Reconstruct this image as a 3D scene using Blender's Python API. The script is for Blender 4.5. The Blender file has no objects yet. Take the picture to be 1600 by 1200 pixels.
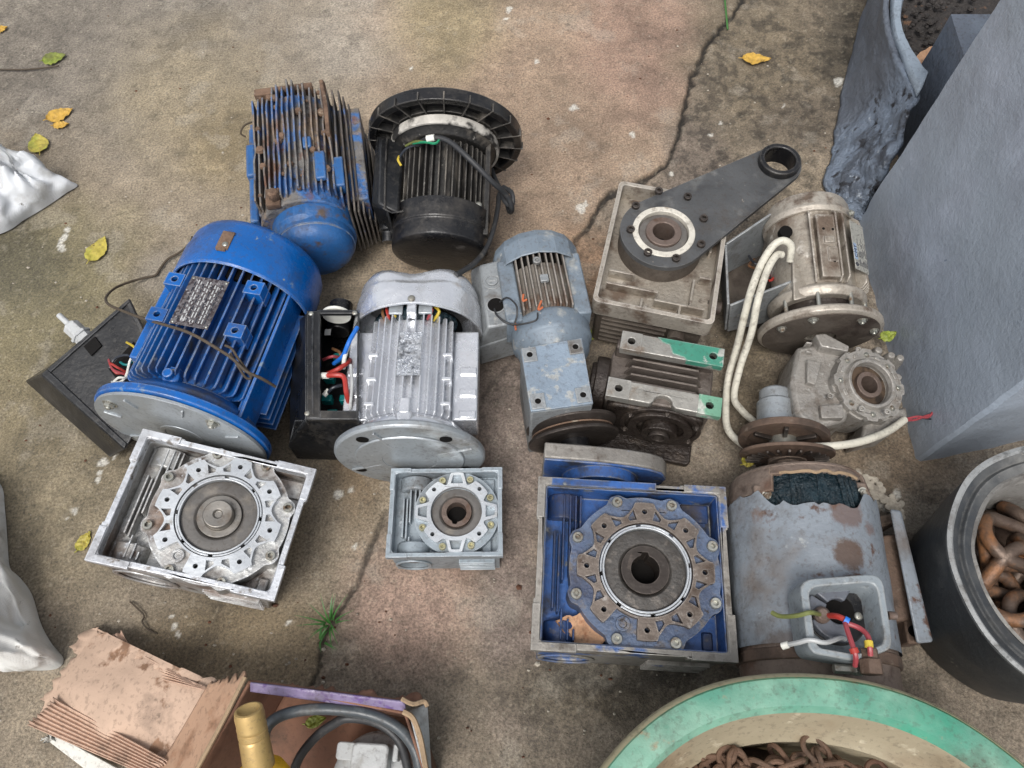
import bpy, bmesh, math, random
import numpy as np
from mathutils import Vector, Matrix, noise, geometry
R = math.radians
PI = math.pi
random.seed(7)
SC = bpy.context.scene
COL = SC.collection

# ---------------- camera ----------------
CAM_H = 1.4
TILT = R(27)
FPX = 1155.0
CT, ST = math.cos(TILT), math.sin(TILT)
cd = bpy.data.cameras.new('camera')
cam = bpy.data.objects.new('camera', cd)
COL.objects.link(cam)
cam.location = (0, 0, CAM_H)
cam.rotation_euler = (TILT, 0, 0)
cd.sensor_width = 36
cd.lens = 36 * FPX / 1600
cd.clip_start = 0.02
cd.clip_end = 500
SC.camera = cam
# ---------------- sky, sun, exposure ----------------
SUN_EL, SUN_AZ = R(62), R(200)
w = bpy.data.worlds.new('World')
SC.world = w
w.use_nodes = True
nt = w.node_tree
nt.nodes.clear()
o_ = nt.nodes.new('ShaderNodeOutputWorld')
b_ = nt.nodes.new('ShaderNodeBackground')
h_ = nt.nodes.new('ShaderNodeHueSaturation')
s_ = nt.nodes.new('ShaderNodeTexSky')
s_.sky_type = 'NISHITA'
s_.sun_disc = False
s_.sun_elevation = SUN_EL
s_.sun_rotation = SUN_AZ
s_.air_density = 1.0
s_.dust_density = 4.0
h_.inputs['Saturation'].default_value = 0.28
nt.links.new(s_.outputs[0], h_.inputs['Color'])
nt.links.new(h_.outputs[0], b_.inputs[0])
b_.inputs[1].default_value = 0.13
nt.links.new(b_.outputs[0], o_.inputs[0])
sd = bpy.data.lights.new('sun', 'SUN')
sd.energy = 1.5
sd.angle = R(22)
sd.color = (1.0, 0.965, 0.92)
sun = bpy.data.objects.new('sun', sd)
COL.objects.link(sun)
# direction towards the sun: azimuth measured like the sky node (from +Y, clockwise)
sdir = Vector((math.sin(SUN_AZ) * math.cos(SUN_EL), math.cos(SUN_AZ) * math.cos(SUN_EL), math.sin(SUN_EL)))
sun.rotation_euler = sdir.to_track_quat('Z', 'Y').to_euler()
SC.view_settings.view_transform = 'Standard'
SC.view_settings.look = 'None'
SC.view_settings.gamma = 1.0
SC.view_settings.exposure = 0.5
SC.view_settings.use_curve_mapping = False


# ---------------- places ----------------
def at(px, py, z=0.0):
    """world point seen at a photograph position, at height z"""
    u, v = px - 800, 600 - py
    dy, dz = v * CT + FPX * ST, v * ST - FPX * CT
    s = (CAM_H - z) / -dz
    return Vector((u * s, dy * s, z))


def pxm(py, z=0.0):
    v = 600 - py
    return -(v * ST - FPX * CT) / (CAM_H - z)


# ---------------- materials ----------------
def s2l(c):
    return tuple(((x / 255) / 12.92 if x <= 10 else (((x / 255) + 0.055) / 1.055) ** 2.4) for x in c)


def _mix(nt, a, b, fac, kind='RGBA'):
    m = nt.nodes.new('ShaderNodeMix')
    m.data_type = kind
    ia, ib, io = (6, 7, 2) if kind == 'RGBA' else (2, 3, 0)
    for idx, val in ((ia, a), (ib, b)):
        if isinstance(val, (tuple, list)):
            m.inputs[idx].default_value = tuple(val)[:3] + (1,)
        elif isinstance(val, (int, float)):
            m.inputs[idx].default_value = val
        else:
            nt.links.new(val, m.inputs[idx])
    if isinstance(fac, (int, float)):
        m.inputs[0].default_value = fac
    else:
        nt.links.new(fac, m.inputs[0])
    return m.outputs[io]


def _mask(nt, vec, scale, lo, hi, detail=6, rough=0.6, stretch=None, off=0.0, ridged=False):
    mp = nt.nodes.new('ShaderNodeMapping')
    mp.inputs['Location'].default_value = (off, off * 1.7, off * .6)
    if stretch:
        mp.inputs['Scale'].default_value = stretch
    nt.links.new(vec, mp.inputs['Vector'])
    n = nt.nodes.new('ShaderNodeTexNoise')
    n.inputs['Scale'].default_value = scale
    n.inputs['Detail'].default_value = detail
    n.inputs['Roughness'].default_value = rough
    nt.links.new(mp.outputs[0], n.inputs['Vector'])
    mr = nt.nodes.new('ShaderNodeMapRange')
    mr.inputs['From Min'].default_value = lo
    mr.inputs['From Max'].default_value = hi
    nt.links.new(n.outputs['Fac'], mr.inputs['Value'])
    return mr.outputs[0]


_off = [0.0]


def mat(name, col, rough=0.5, metal=0.0, var=0.25, vscale=14, layers=(), edge=None,
        bump=0.25, bscale=120, coarse=0.0, cscale=20, world=True, spec=0.5, coat=0.0, grime=None):
    """layers: (colour, scale, lo, hi, rough, metal[, stretch]) put on top of the base where noise passes lo..hi
    edge: (colour, radius, strength, rough, metal): paint worn off along edges"""
    m = bpy.data.materials.new(name)
    m.use_nodes = True
    nt = m.node_tree
    p = nt.nodes['Principled BSDF']
    _off[0] += 3.17
    off = _off[0]
    if world:
        vec = nt.nodes.new('ShaderNodeNewGeometry').outputs['Position']
    else:
        vec = nt.nodes.new('ShaderNodeTexCoord').outputs['Object']
    c = s2l(col)
    f = _mask(nt, vec, vscale, 0.3, 0.7, off=off, detail=5)
    cc = _mix(nt, tuple(x * (1 - var) for x in c), tuple(min(1, x * (1 + var)) for x in c), f)
    rr = _mix(nt, max(0.05, rough - .08), min(1, rough + .12), f, 'FLOAT')
    mm = metal
    for i, L in enumerate(layers):
        lc, sc, lo, hi, lr, lm = L[:6]
        k = _mask(nt, vec, sc, lo, hi, off=off + 5.3 * (i + 1), stretch=L[6] if len(L) > 6 else None, detail=8)
        l3 = s2l(lc)
        k2 = _mask(nt, vec, sc * 3.1, .3, .7, off=off + 9.3 * (i + 1), detail=4)
        lcol = _mix(nt, tuple(x * .72 for x in l3), tuple(min(1, x * 1.25) for x in l3), k2)
        cc = _mix(nt, cc, lcol, k)
        rr = _mix(nt, rr, lr, k, 'FLOAT')
        mm = _mix(nt, mm, lm, k, 'FLOAT')
    if grime is None:
        grime = .6 if bump else 0
    if grime:
        g1 = _mask(nt, vec, 8, .53, .68, off=off + 31, detail=10, rough=.72)
        g2 = _mask(nt, vec, 120, .55, .63, off=off + 37, detail=6)
        g3 = nt.nodes.new('ShaderNodeMath')
        g3.operation = 'MULTIPLY_ADD'
        nt.links.new(g2, g3.inputs[0])
        g3.inputs[1].default_value = .45
        nt.links.new(g1, g3.inputs[2])
        g4 = nt.nodes.new('ShaderNodeMath')
        g4.operation = 'MULTIPLY'
        g4.use_clamp = True
        nt.links.new(g3.outputs[0], g4.inputs[0])
        g4.inputs[1].default_value = grime
        lum = sum(c) / 3
        if lum < .05:
            g4.inputs[1].default_value = grime * .38
        gc = s2l((62, 52, 42)) if lum > .05 else s2l((104, 98, 90))
        cc = _mix(nt, cc, gc, g4.outputs[0])
        rr = _mix(nt, rr, .8, g4.outputs[0], 'FLOAT')
        mm = _mix(nt, mm, 0.0, g4.outputs[0], 'FLOAT')
    if edge:
        ec, er, es, erough, em = edge
        bv = nt.nodes.new('ShaderNodeBevel')
        bv.samples = 3
        bv.inputs['Radius'].default_value = er * 1.4
        g2 = nt.nodes.new('ShaderNodeNewGeometry')
        dp = nt.nodes.new('ShaderNodeVectorMath')
        dp.operation = 'DOT_PRODUCT'
        nt.links.new(bv.outputs[0], dp.inputs[0])
        nt.links.new(g2.outputs['Normal'], dp.inputs[1])
        mr = nt.nodes.new('ShaderNodeMapRange')
        mr.inputs['From Min'].default_value = 0.985
        mr.inputs['From Max'].default_value = 0.88
        nt.links.new(dp.outputs['Value'], mr.inputs['Value'])
        nk = _mask(nt, vec, 45, .34, .56, off=off + 1.3)
        ml = nt.nodes.new('ShaderNodeMath')
        ml.operation = 'MULTIPLY'
        nt.links.new(mr.outputs[0], ml.inputs[0])
        nt.links.new(nk, ml.inputs[1])
        m3 = nt.nodes.new('ShaderNodeMath')
        m3.operation = 'MULTIPLY'
        m3.inputs[1].default_value = es
        nt.links.new(ml.outputs[0], m3.inputs[0])
        cc = _mix(nt, cc, s2l(ec), m3.outputs[0])
        rr = _mix(nt, rr, erough, m3.outputs[0], 'FLOAT')
        mm = _mix(nt, mm, em, m3.outputs[0], 'FLOAT')
    nt.links.new(cc, p.inputs['Base Color'])
    if isinstance(rr, (int, float)):
        p.inputs['Roughness'].default_value = rr
    else:
        nt.links.new(rr, p.inputs['Roughness'])
    if isinstance(mm, (int, float)):
        p.inputs['Metallic'].default_value = mm
    else:
        nt.links.new(mm, p.inputs['Metallic'])
    p.inputs['Specular IOR Level'].default_value = spec
    if coat:
        p.inputs['Coat Weight'].default_value = coat
        p.inputs['Coat Roughness'].default_value = .15
    if bump or coarse:
        h = _mask(nt, vec, bscale, 0.2, 0.8, off=off + 2, detail=4)
        if coarse:
            h2 = _mask(nt, vec, cscale, .3, .7, off=off + 4, detail=7, rough=.65)
            a = nt.nodes.new('ShaderNodeMath')
            a.operation = 'MULTIPLY_ADD'
            nt.links.new(h2, a.inputs[0])
            a.inputs[1].default_value = coarse
            nt.links.new(h, a.inputs[2])
            h = a.outputs[0]
        b = nt.nodes.new('ShaderNodeBump')
        b.inputs['Strength'].default_value = bump
        b.inputs['Distance'].default_value = .002
        nt.links.new(h, b.inputs['Height'])
        nt.links.new(b.outputs[0], p.inputs['Normal'])
    return m


DUST = (140, 126, 105)
RUST = (112, 62, 34)
GREASE = (38, 32, 28)
ALU = (188, 190, 192)
M = {}
M['alu_cast'] = mat('grimy_cast_aluminium', (178, 178, 176), .4, .7, .15, layers=[((112, 92, 78), 9, .46, .64, .55, .2), ((66, 52, 44), 22, .54, .66, .65, .1), ((205, 207, 210), 60, .6, .7, .35, .8)], edge=((215, 218, 220), .003, .8, .3, .9), bump=.35, coarse=1.0, cscale=60)
M['alu_rim'] = mat('worn_white_alloy', (192, 195, 200), .4, .55, .12, layers=[((120, 112, 104), 40, .57, .66, .6, .3), ((88, 80, 74), 90, .64, .7, .6, .2)], edge=((225, 226, 228), .003, .7, .3, .8), bump=.3, coarse=.8, cscale=80)
M['grey_alu'] = mat('grey_painted_alloy', (146, 156, 163), .42, .35, .1, layers=[((110, 112, 112), 12, .58, .75, .55, .2), ((190, 196, 200), 70, .66, .72, .4, .5)], edge=((205, 210, 214), .0025, .7, .3, .7), bump=.2)
M['bright_alu'] = mat('machined_bright_alloy', (205, 209, 212), .32, .75, .07, layers=[((140, 138, 132), 30, .62, .74, .5, .4)], edge=((230, 232, 235), .002, .6, .25, .9), bump=.15)
M['silver'] = mat('silver_paint', (226, 228, 232), .2, .7, .05, layers=[((150, 150, 150), 10, .62, .8, .45, .5), ((232, 235, 238), 26, .6, .72, .25, .6)], edge=((235, 238, 240), .003, .7, .25, .9), bump=.25, coarse=.7, cscale=30, grime=.22)
M['silver_flange'] = mat('grey_silver_flange', (160, 166, 170), .38, .5, .1, layers=[((125, 120, 112), 9, .58, .75, .5, .3), ((200, 204, 206), 50, .66, .72, .35, .6)], edge=((205, 209, 212), .003, .7, .3, .8), bump=.2)
M['zinc'] = mat('zinc_bolt', (168, 168, 160), .35, .8, .2, layers=[((96, 76, 56), 60, .5, .65, .7, .2)], bump=.1)
M['yellow_zinc'] = mat('yellow_zinc_bolt', (176, 172, 140), .35, .75, .15, layers=[((110, 100, 80), 60, .55, .7, .6, .2)], bump=.1)
M['dark_steel'] = mat('dark_oily_steel', (66, 60, 56), .42, .6, .25, layers=[((110, 100, 92), 30, .58, .7, .4, .7), ((40, 30, 24), 14, .5, .7, .5, .2)], edge=((140, 130, 122), .002, .6, .35, .8), bump=.25)
M['rubber'] = mat('grey_rubber_seal', (92, 89, 86), .6, 0, .2, layers=[((120, 114, 106), 25, .55, .7, .8, 0)], bump=.3)
M['dark_seal'] = mat('dark_worn_seal', (74, 71, 68), .5, .2, .25, vscale=40, layers=[((112, 106, 100), 45, .56, .66, .5, .4)], bump=.5, coarse=1.2, cscale=90)
M['steel_disc'] = mat('turned_steel', (140, 136, 130), .38, .85, .12, layers=[((98, 86, 74), 30, .5, .7, .5, .5)], bump=.1)
M['bore'] = mat('hole_shade_black', (13, 11, 10), .7, 0, .2, bump=.2, grime=.05, spec=.15)  # near-black: the shade inside bores, holes and gaps is put into the colour
M['brown_bore'] = mat('grimy_brown_bore', (92, 76, 62), .5, .4, .2, layers=[((48, 40, 34), 30, .5, .6, .5, .3)], bump=.2)
M['blue'] = mat('bright_blue_paint', (0, 88, 164), .26, 0, .14, vscale=8, layers=[((120, 140, 158), 24, .64, .7, .5, .1, (1, 1, .5)), ((30, 56, 92), 7, .56, .74, .5, 0), ((168, 170, 165), 70, .69, .73, .5, .3)], edge=((176, 184, 186), .0025, .75, .45, .4), bump=.2, coarse=.5, cscale=30, coat=.2)
M['blue_fin'] = mat('dusty_blue_paint', (16, 80, 146), .42, 0, .2, vscale=18, layers=[((66, 68, 74), 16, .52, .7, .7, 0), ((128, 138, 146), 40, .64, .72, .6, .1)], edge=((165, 170, 172), .002, .8, .5, .3), bump=.25, coarse=.5)
M['blue_dark'] = mat('grimy_dark_blue', (34, 58, 100), .4, .05, .3, vscale=25, layers=[((52, 52, 54), 16, .5, .68, .5, .1), ((96, 92, 88), 60, .6, .7, .6, .2)], bump=.3, coarse=.8, cscale=50)
M['blue_cover'] = mat('worn_blue_grey_cast', (84, 98, 122), .45, .15, .25, vscale=28, layers=[((66, 76, 100), 9, .5, .64, .45, .1), ((112, 104, 96), 30, .56, .7, .6, .3), ((58, 50, 44), 70, .62, .7, .6, .1)], edge=((150, 146, 142), .002, .5, .4, .6), bump=.45, coarse=1.2, cscale=70)
M['blue_vivid'] = mat('blue_box_paint', (44, 84, 144), .38, 0, .25, layers=[((46, 50, 60), 20, .5, .66, .6, .1), ((128, 130, 128), 34, .6, .68, .6, .3)], edge=((150, 150, 146), .003, .9, .5, .4), bump=.3, coarse=.8)
M['worn_rim'] = mat('worn_grey_rim', (136, 132, 126), .5, .4, .2, layers=[((54, 88, 142), 9, .56, .6, .45, 0), ((92, 84, 76), 30, .55, .68, .6, .2)], edge=((180, 178, 172), .003, .7, .4, .7), bump=.35, coarse=1.0, cscale=60)
M['brown_cast'] = mat('brown_worn_cast', (112, 102, 94), .5, .45, .2, layers=[((74, 60, 50), 22, .5, .66, .6, .2), ((158, 152, 146), 60, .6, .7, .4, .7)], edge=((165, 158, 152), .0022, .9, .4, .8), bump=.4, coarse=1.0, cscale=60)
M['rust_blue'] = mat('rusted_blue_fins', (108, 106, 104), .7, .1, .3, vscale=26, layers=[((52, 96, 150), 14, .5, .58, .5, 0), ((128, 112, 96), 18, .52, .62, .85, 0), ((104, 66, 46), 14, .56, .66, .85, 0), ((52, 44, 40), 30, .58, .68, .8, 0)], edge=((150, 142, 132), .002, .7, .7, .2), bump=.6, coarse=1.5, cscale=60)
M['old_blue'] = mat('scuffed_blue_cover', (38, 88, 142), .42, 0, .18, layers=[((110, 120, 128), 12, .6, .7, .6, .1), ((78, 66, 58), 20, .6, .7, .7, 0), ((24, 62, 118), 5, .5, .7, .4, 0)], edge=((150, 150, 144), .003, .8, .5, .3), bump=.35, coarse=1, cscale=25)
M['dark_fin'] = mat('dirty_dark_fins', (70, 66, 64), .7, .15, .3, layers=[((112, 104, 96), 25, .55, .68, .8, .1), ((40, 84, 140), 18, .62, .68, .5, 0)], edge=((140, 132, 122), .002, .7, .6, .3), bump=.5, coarse=1)
M['rusty_plate'] = mat('rusty_plate', (112, 90, 74), .85, .1, .3, layers=[((76, 56, 44), 30, .5, .65, .9, 0), ((150, 138, 122), 22, .6, .7, .8, .1)], bump=.6, coarse=1.5, cscale=50)
M['black'] = mat('black_paint', (22, 22, 24), .28, .0, .25, layers=[((92, 88, 84), 16, .62, .74, .6, .1), ((120, 118, 114), 60, .69, .74, .6, .2)], edge=((128, 124, 118), .002, .7, .5, .3), bump=.25, coarse=.6)
M['black_dusty'] = mat('dusty_black_fins', (36, 35, 34), .5, .1, .3, layers=[((104, 98, 90), 18, .53, .68, .75, .1, (1, .2, 1)), ((150, 146, 138), 60, .66, .72, .6, .2)], edge=((140, 134, 126), .002, .8, .5, .3), bump=.35, coarse=.8)
M['black_plastic'] = mat('black_plastic', (24, 25, 27), .3, 0, .25, layers=[((72, 71, 70), 10, .6, .78, .6, 0), ((124, 120, 112), 80, .7, .75, .7, 0)], edge=((104, 106, 108), .003, .6, .5, 0), bump=.2, coarse=.6)
M['white_chip'] = mat('black_chipped_to_white', (44, 43, 42), .5, .1, .2, layers=[((186, 182, 174), 12, .44, .5, .6, .1)], bump=.3)
M['blue_grey'] = mat('blue_grey_paint', (114, 126, 137), .45, .1, .12, layers=[((150, 152, 150), 24, .56, .66, .55, .2), ((96, 96, 94), 9, .6, .76, .6, .1), ((186, 186, 182), 60, .66, .71, .5, .3)], edge=((172, 176, 178), .0025, .7, .45, .4), bump=.3, coarse=.9, cscale=40)
M['grey_scuffed'] = mat('scuffed_grey_alloy', (138, 142, 144), .48, .3, .15, layers=[((104, 100, 96), 18, .54, .7, .6, .2), ((182, 182, 178), 50, .62, .7, .5, .4)], edge=((185, 186, 184), .0025, .7, .4, .6), bump=.4, coarse=1, cscale=60)
M['brown_fin'] = mat('rust_dusted_fins', (136, 130, 122), .55, .25, .2, layers=[((98, 70, 52), 14, .52, .68, .8, .1), ((160, 158, 154), 40, .6, .7, .5, .4)], edge=((178, 172, 164), .002, .7, .45, .5), bump=.35, coarse=.8)
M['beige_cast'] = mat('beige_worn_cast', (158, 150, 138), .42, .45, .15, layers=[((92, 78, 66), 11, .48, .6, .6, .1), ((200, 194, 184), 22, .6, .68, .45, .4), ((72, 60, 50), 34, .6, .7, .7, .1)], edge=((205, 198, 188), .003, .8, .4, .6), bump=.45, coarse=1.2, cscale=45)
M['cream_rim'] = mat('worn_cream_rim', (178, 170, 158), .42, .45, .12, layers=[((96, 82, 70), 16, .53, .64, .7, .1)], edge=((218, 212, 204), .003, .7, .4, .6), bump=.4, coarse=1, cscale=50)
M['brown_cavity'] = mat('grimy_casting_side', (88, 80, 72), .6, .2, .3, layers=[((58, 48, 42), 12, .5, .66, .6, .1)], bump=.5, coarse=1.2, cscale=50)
M['arm'] = mat('dark_grey_arm_paint', (74, 75, 76), .45, .05, .15, layers=[((108, 108, 106), 12, .58, .7, .6, .1), ((44, 44, 46), 7, .55, .7, .4, .1), ((150, 140, 128), 50, .68, .73, .6, .1)], edge=((120, 120, 118), .002, .6, .45, .4), bump=.35, coarse=1, cscale=40)
M['white_ring'] = mat('cream_ring_face', (205, 200, 188), .5, .2, .08, layers=[((150, 140, 126), 40, .6, .7, .6, .1)], bump=.2)
M['rusty_steel'] = mat('rusty_steel', (112, 98, 90), .5, .5, .2, layers=[((84, 64, 52), 30, .5, .65, .8, .1)], bump=.35, coarse=.8)
M['green'] = mat('green_paint_worn', (60, 128, 108), .42, 0, .15, layers=[((176, 178, 170), 13, .56, .58, .45, .4)], edge=((190, 190, 184), .003, .8, .4, .6), bump=.3)
M['foot_alu'] = mat('milled_foot_face', (160, 157, 150), .42, .6, .15, layers=[((120, 108, 96), 24, .55, .68, .6, .3), ((52, 132, 106), 4, .66, .68, .45, 0)], edge=((205, 205, 200), .003, .7, .35, .7), bump=.35, coarse=1, cscale=60)
M['oily_body'] = mat('oily_brown_casting', (102, 94, 88), .38, .3, .25, layers=[((50, 40, 35), 12, .5, .66, .35, .2), ((122, 112, 104), 44, .6, .7, .5, .4)], edge=((134, 122, 112), .002, .6, .4, .5), bump=.5, coarse=1.2, cscale=50)
M['oily_dark'] = mat('oil_soaked_dark_casting', (48, 41, 37), .3, .3, .3, layers=[((84, 74, 66), 22, .56, .7, .4, .4)], edge=((100, 90, 82), .002, .5, .35, .5), bump=.6, coarse=1.6, cscale=45)
M['motor_grey'] = mat('old_grey_enamel', (122, 129, 136), .36, .05, .1, layers=[((100, 92, 86), 7, .52, .7, .5, 0), ((84, 62, 52), 15, .61, .66, .7, 0), ((150, 154, 154), 40, .66, .72, .5, .1), ((88, 70, 58), 9, .68, .71, .7, 0)], bump=.3, coarse=1.4, cscale=25)
M['grey_box'] = mat('grey_enamel_box', (132, 140, 145), .4, .05, .1, layers=[((110, 96, 82), 16, .6, .72, .7, 0), ((158, 164, 166), 40, .62, .72, .4, .1)], edge=((160, 152, 138), .003, .6, .5, .1), bump=.3, coarse=1, cscale=40)
M['rust_brown'] = mat('brown_rust', (98, 80, 68), .7, .15, .2, layers=[((66, 54, 46), 14, .5, .66, .85, .0), ((136, 122, 108), 30, .6, .7, .8, 0)], bump=.5, coarse=1.3, cscale=40)
M['rusty_shield'] = mat('rusty_bare_endshield', (120, 106, 96), .6, .3, .2, layers=[((92, 70, 58), 12, .52, .66, .8, .1), ((74, 60, 52), 30, .58, .7, .7, .1)], edge=((160, 140, 122), .003, .8, .5, .4), bump=.5, coarse=1.2, cscale=40)
M['cone_chain'] = mat('rusty_chain_iron', (106, 82, 66), .75, .25, .25, layers=[((84, 58, 44), 16, .5, .66, .8, .2), ((156, 116, 80), 30, .6, .7, .8, .1)], bump=.5, coarse=1, cscale=90)
M['big_chain'] = mat('brown_worn_chain', (98, 84, 74), .36, .5, .3, vscale=25, layers=[((150, 100, 58), 8, .5, .62, .7, .1), ((70, 56, 48), 24, .5, .66, .6, .3)], bump=.4, coarse=.8, cscale=60)
M['winding'] = mat('varnished_dark_winding', (16, 36, 44), .22, .1, .5, vscale=40, bump=1.0, bscale=80, coarse=2, cscale=50, grime=.1)
M['gasket'] = mat('torn_gasket', (150, 128, 102), .8, 0, .15, bump=.4)
M['white_cable'] = mat('white_cable_sheath', (198, 194, 180), .5, 0, .06, layers=[((150, 142, 124), 20, .58, .72, .6, 0)], bump=.15, coarse=.5)
M['black_cable'] = mat('black_cable_sheath', (44, 45, 47), .5, 0, .2, layers=[((92, 88, 82), 30, .6, .72, .7, 0)], bump=.2)
M['hose'] = mat('grey_black_hose', (62, 68, 72), .4, 0, .2, layers=[((104, 108, 108), 24, .55, .72, .5, 0)], bump=.2)
for n_, c_ in (('red', (158, 50, 42)), ('pink_red', (150, 64, 70)), ('yellow', (190, 166, 60)), ('green', (34, 130, 92)), ('blue', (36, 110, 200)), ('white', (214, 214, 206)), ('teal', (0, 112, 112)), ('dark', (40, 44, 52)), ('grey', (170, 172, 172)), ('brown', (110, 78, 52)), ('wire_green', (104, 110, 62))):
    M['w_' + n_] = mat('wire_' + n_, c_, .42, 0, .12, vscale=40, bump=0)
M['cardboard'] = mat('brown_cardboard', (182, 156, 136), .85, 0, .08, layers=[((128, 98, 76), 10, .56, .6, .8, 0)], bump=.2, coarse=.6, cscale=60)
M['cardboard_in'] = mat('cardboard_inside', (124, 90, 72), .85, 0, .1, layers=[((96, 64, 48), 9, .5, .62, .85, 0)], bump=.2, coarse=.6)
M['cardboard_out'] = mat('cardboard_outer_face', (164, 132, 108), .85, 0, .08, layers=[((140, 106, 82), 14, .54, .64, .8, 0)], bump=.15, coarse=.5)
M['corrugated'] = mat('corrugated_inner_ply', (182, 152, 132), .9, 0, .08, bump=.2)
M['paper_white'] = mat('white_torn_paper', (206, 204, 196), .8, 0, .06, bump=.2)
M['purple'] = mat('purple_print', (120, 108, 138), .45, 0, .1, layers=[((92, 70, 120), 60, .53, .62, .5, 0), ((186, 176, 198), 30, .62, .7, .5, 0)], bump=.25, bscale=200)
M['gold'] = mat('gold_foil_cap', (178, 150, 98), .36, .5, .08, bump=.15)
M['yellow_plastic'] = mat('yellow_label', (222, 172, 30), .35, 0, .05, bump=.1)
M['white_plastic'] = mat('dirty_white_plastic', (170, 172, 172), .45, 0, .12, layers=[((120, 116, 108), 16, .56, .7, .6, 0)], bump=.2, coarse=.6)
M['tub_green'] = mat('faded_green_plastic', (80, 136, 116), .42, 0, .07, vscale=6, layers=[((122, 158, 138), 7, .42, .66, .5, 0), ((44, 130, 104), 5, .56, .72, .4, 0), ((140, 126, 100), 30, .63, .72, .7, 0)], bump=.2, coarse=.7, cscale=30)
M['tub_edge'] = mat('beige_plastic_edge', (168, 160, 130), .55, 0, .08, bump=.2)
M['tub_in'] = mat('beige_plastic_inside', (146, 136, 114), .5, 0, .1, vscale=5, layers=[((126, 110, 88), 6, .5, .7, .6, 0), ((170, 160, 138), 40, .62, .7, .5, 0)], bump=.2, coarse=.7)
M['barrel'] = mat('dusty_black_barrel', (50, 53, 56), .5, 0, .2, vscale=9, layers=[((98, 98, 96), 6, .5, .72, .7, 0), ((40, 42, 46), 10, .56, .72, .4, 0), ((126, 122, 114), 50, .66, .72, .8, 0)], edge=((120, 120, 118), .004, .6, .6, 0), bump=.3, coarse=1, cscale=30)
M['barrel_in'] = mat('dusty_grey_barrel_inside', (122, 120, 116), .7, 0, .15, layers=[((92, 88, 84), 14, .5, .68, .8, 0), ((150, 148, 142), 30, .6, .7, .8, 0)], bump=.4, coarse=1, cscale=50)
M['leaf_yellow'] = mat('yellow_leaf', (172, 158, 70), .5, 0, .15, vscale=60, layers=[((146, 156, 60), 30, .5, .7, .5, 0), ((110, 76, 34), 50, .66, .7, .7, 0)], bump=.3)
M['leaf_gold'] = mat('golden_leaf', (190, 152, 66), .5, 0, .12, vscale=60, layers=[((120, 78, 36), 50, .64, .7, .7, 0)], bump=.3)
M['leaf_green'] = mat('lime_green_leaf', (136, 146, 62), .5, 0, .15, vscale=60, layers=[((112, 132, 44), 20, .5, .7, .5, 0)], bump=.3)
M['leaf_brown'] = mat('dry_brown_leaf', (184, 144, 112), .7, 0, .15, vscale=60, layers=[((140, 90, 60), 40, .55, .68, .8, 0)], bump=.4)
M['grass'] = mat('grass_blade', (58, 108, 48), .5, 0, .2, bump=0)
M['twig'] = mat('dry_twig', (72, 62, 50), .8, 0, .2, bump=.3)
M['pebble'] = mat('pale_grit', (172, 164, 150), .8, 0, .25, vscale=60, bump=.3)
M['dark_crumb'] = mat('brown_crumb', (92, 58, 40), .8, 0, .3, vscale=60, bump=.3)
M['sign_black'] = mat('plate_print', (34, 38, 52), .5, 0, .05, bump=0)
M['plate'] = mat('etched_nameplate', (186, 184, 174), .4, .5, .06, layers=[((110, 106, 100), 240, .56, .62, .6, .2, (1, 1, 1))], edge=None, bump=.15)
M['plate_worn'] = mat('scratched_nameplate', (108, 104, 106), .4, .5, .2, layers=[((52, 44, 48), 120, .48, .56, .6, .2), ((200, 196, 196), 160, .6, .64, .4, .7), ((130, 74, 74), 14, .62, .66, .6, .1)], bump=.4, bscale=200)
M['sack'] = None


def stain(m, centre, radius, col, rough=.75, amt=.9, wob=.6):
    """a stain with its own ragged outline at one place on a surface"""
    nt = m.node_tree
    p = nt.nodes['Principled BSDF']
    cin = p.inputs['Base Color'].links[0].from_socket
    pos = nt.nodes.new('ShaderNodeNewGeometry').outputs['Position']
    d = nt.nodes.new('ShaderNodeVectorMath')
    d.operation = 'DISTANCE'
    nt.links.new(pos, d.inputs[0])
    d.inputs[1].default_value = tuple(centre)
    n = _mask(nt, pos, 1.6 / radius, 0, 1, detail=8, rough=.7)
    ma = nt.nodes.new('ShaderNodeMath')
    ma.operation = 'MULTIPLY_ADD'
    nt.links.new(n, ma.inputs[0])
    ma.inputs[1].default_value = -radius * wob * 2
    nt.links.new(d.outputs['Value'], ma.inputs[2])
    mr = nt.nodes.new('ShaderNodeMapRange')
    mr.inputs['From Min'].default_value = radius * (1.1 - wob)
    mr.inputs['From Max'].default_value = radius * (.85 - wob)
    mr.inputs['To Max'].default_value = amt
    nt.links.new(ma.outputs[0], mr.inputs['Value'])
    nt.links.new(_mix(nt, cin, s2l(col), mr.outputs[0]), p.inputs['Base Color'])


# ---------------- mesh building ----------------
def tiltd(mb, c, ang):
    rt = Matrix.Translation(c) @ Matrix.Rotation(ang, 4, 'X') @ Matrix.Translation(-Vector(c))
    return mb.deform(lambda p: rt @ p)


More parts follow.
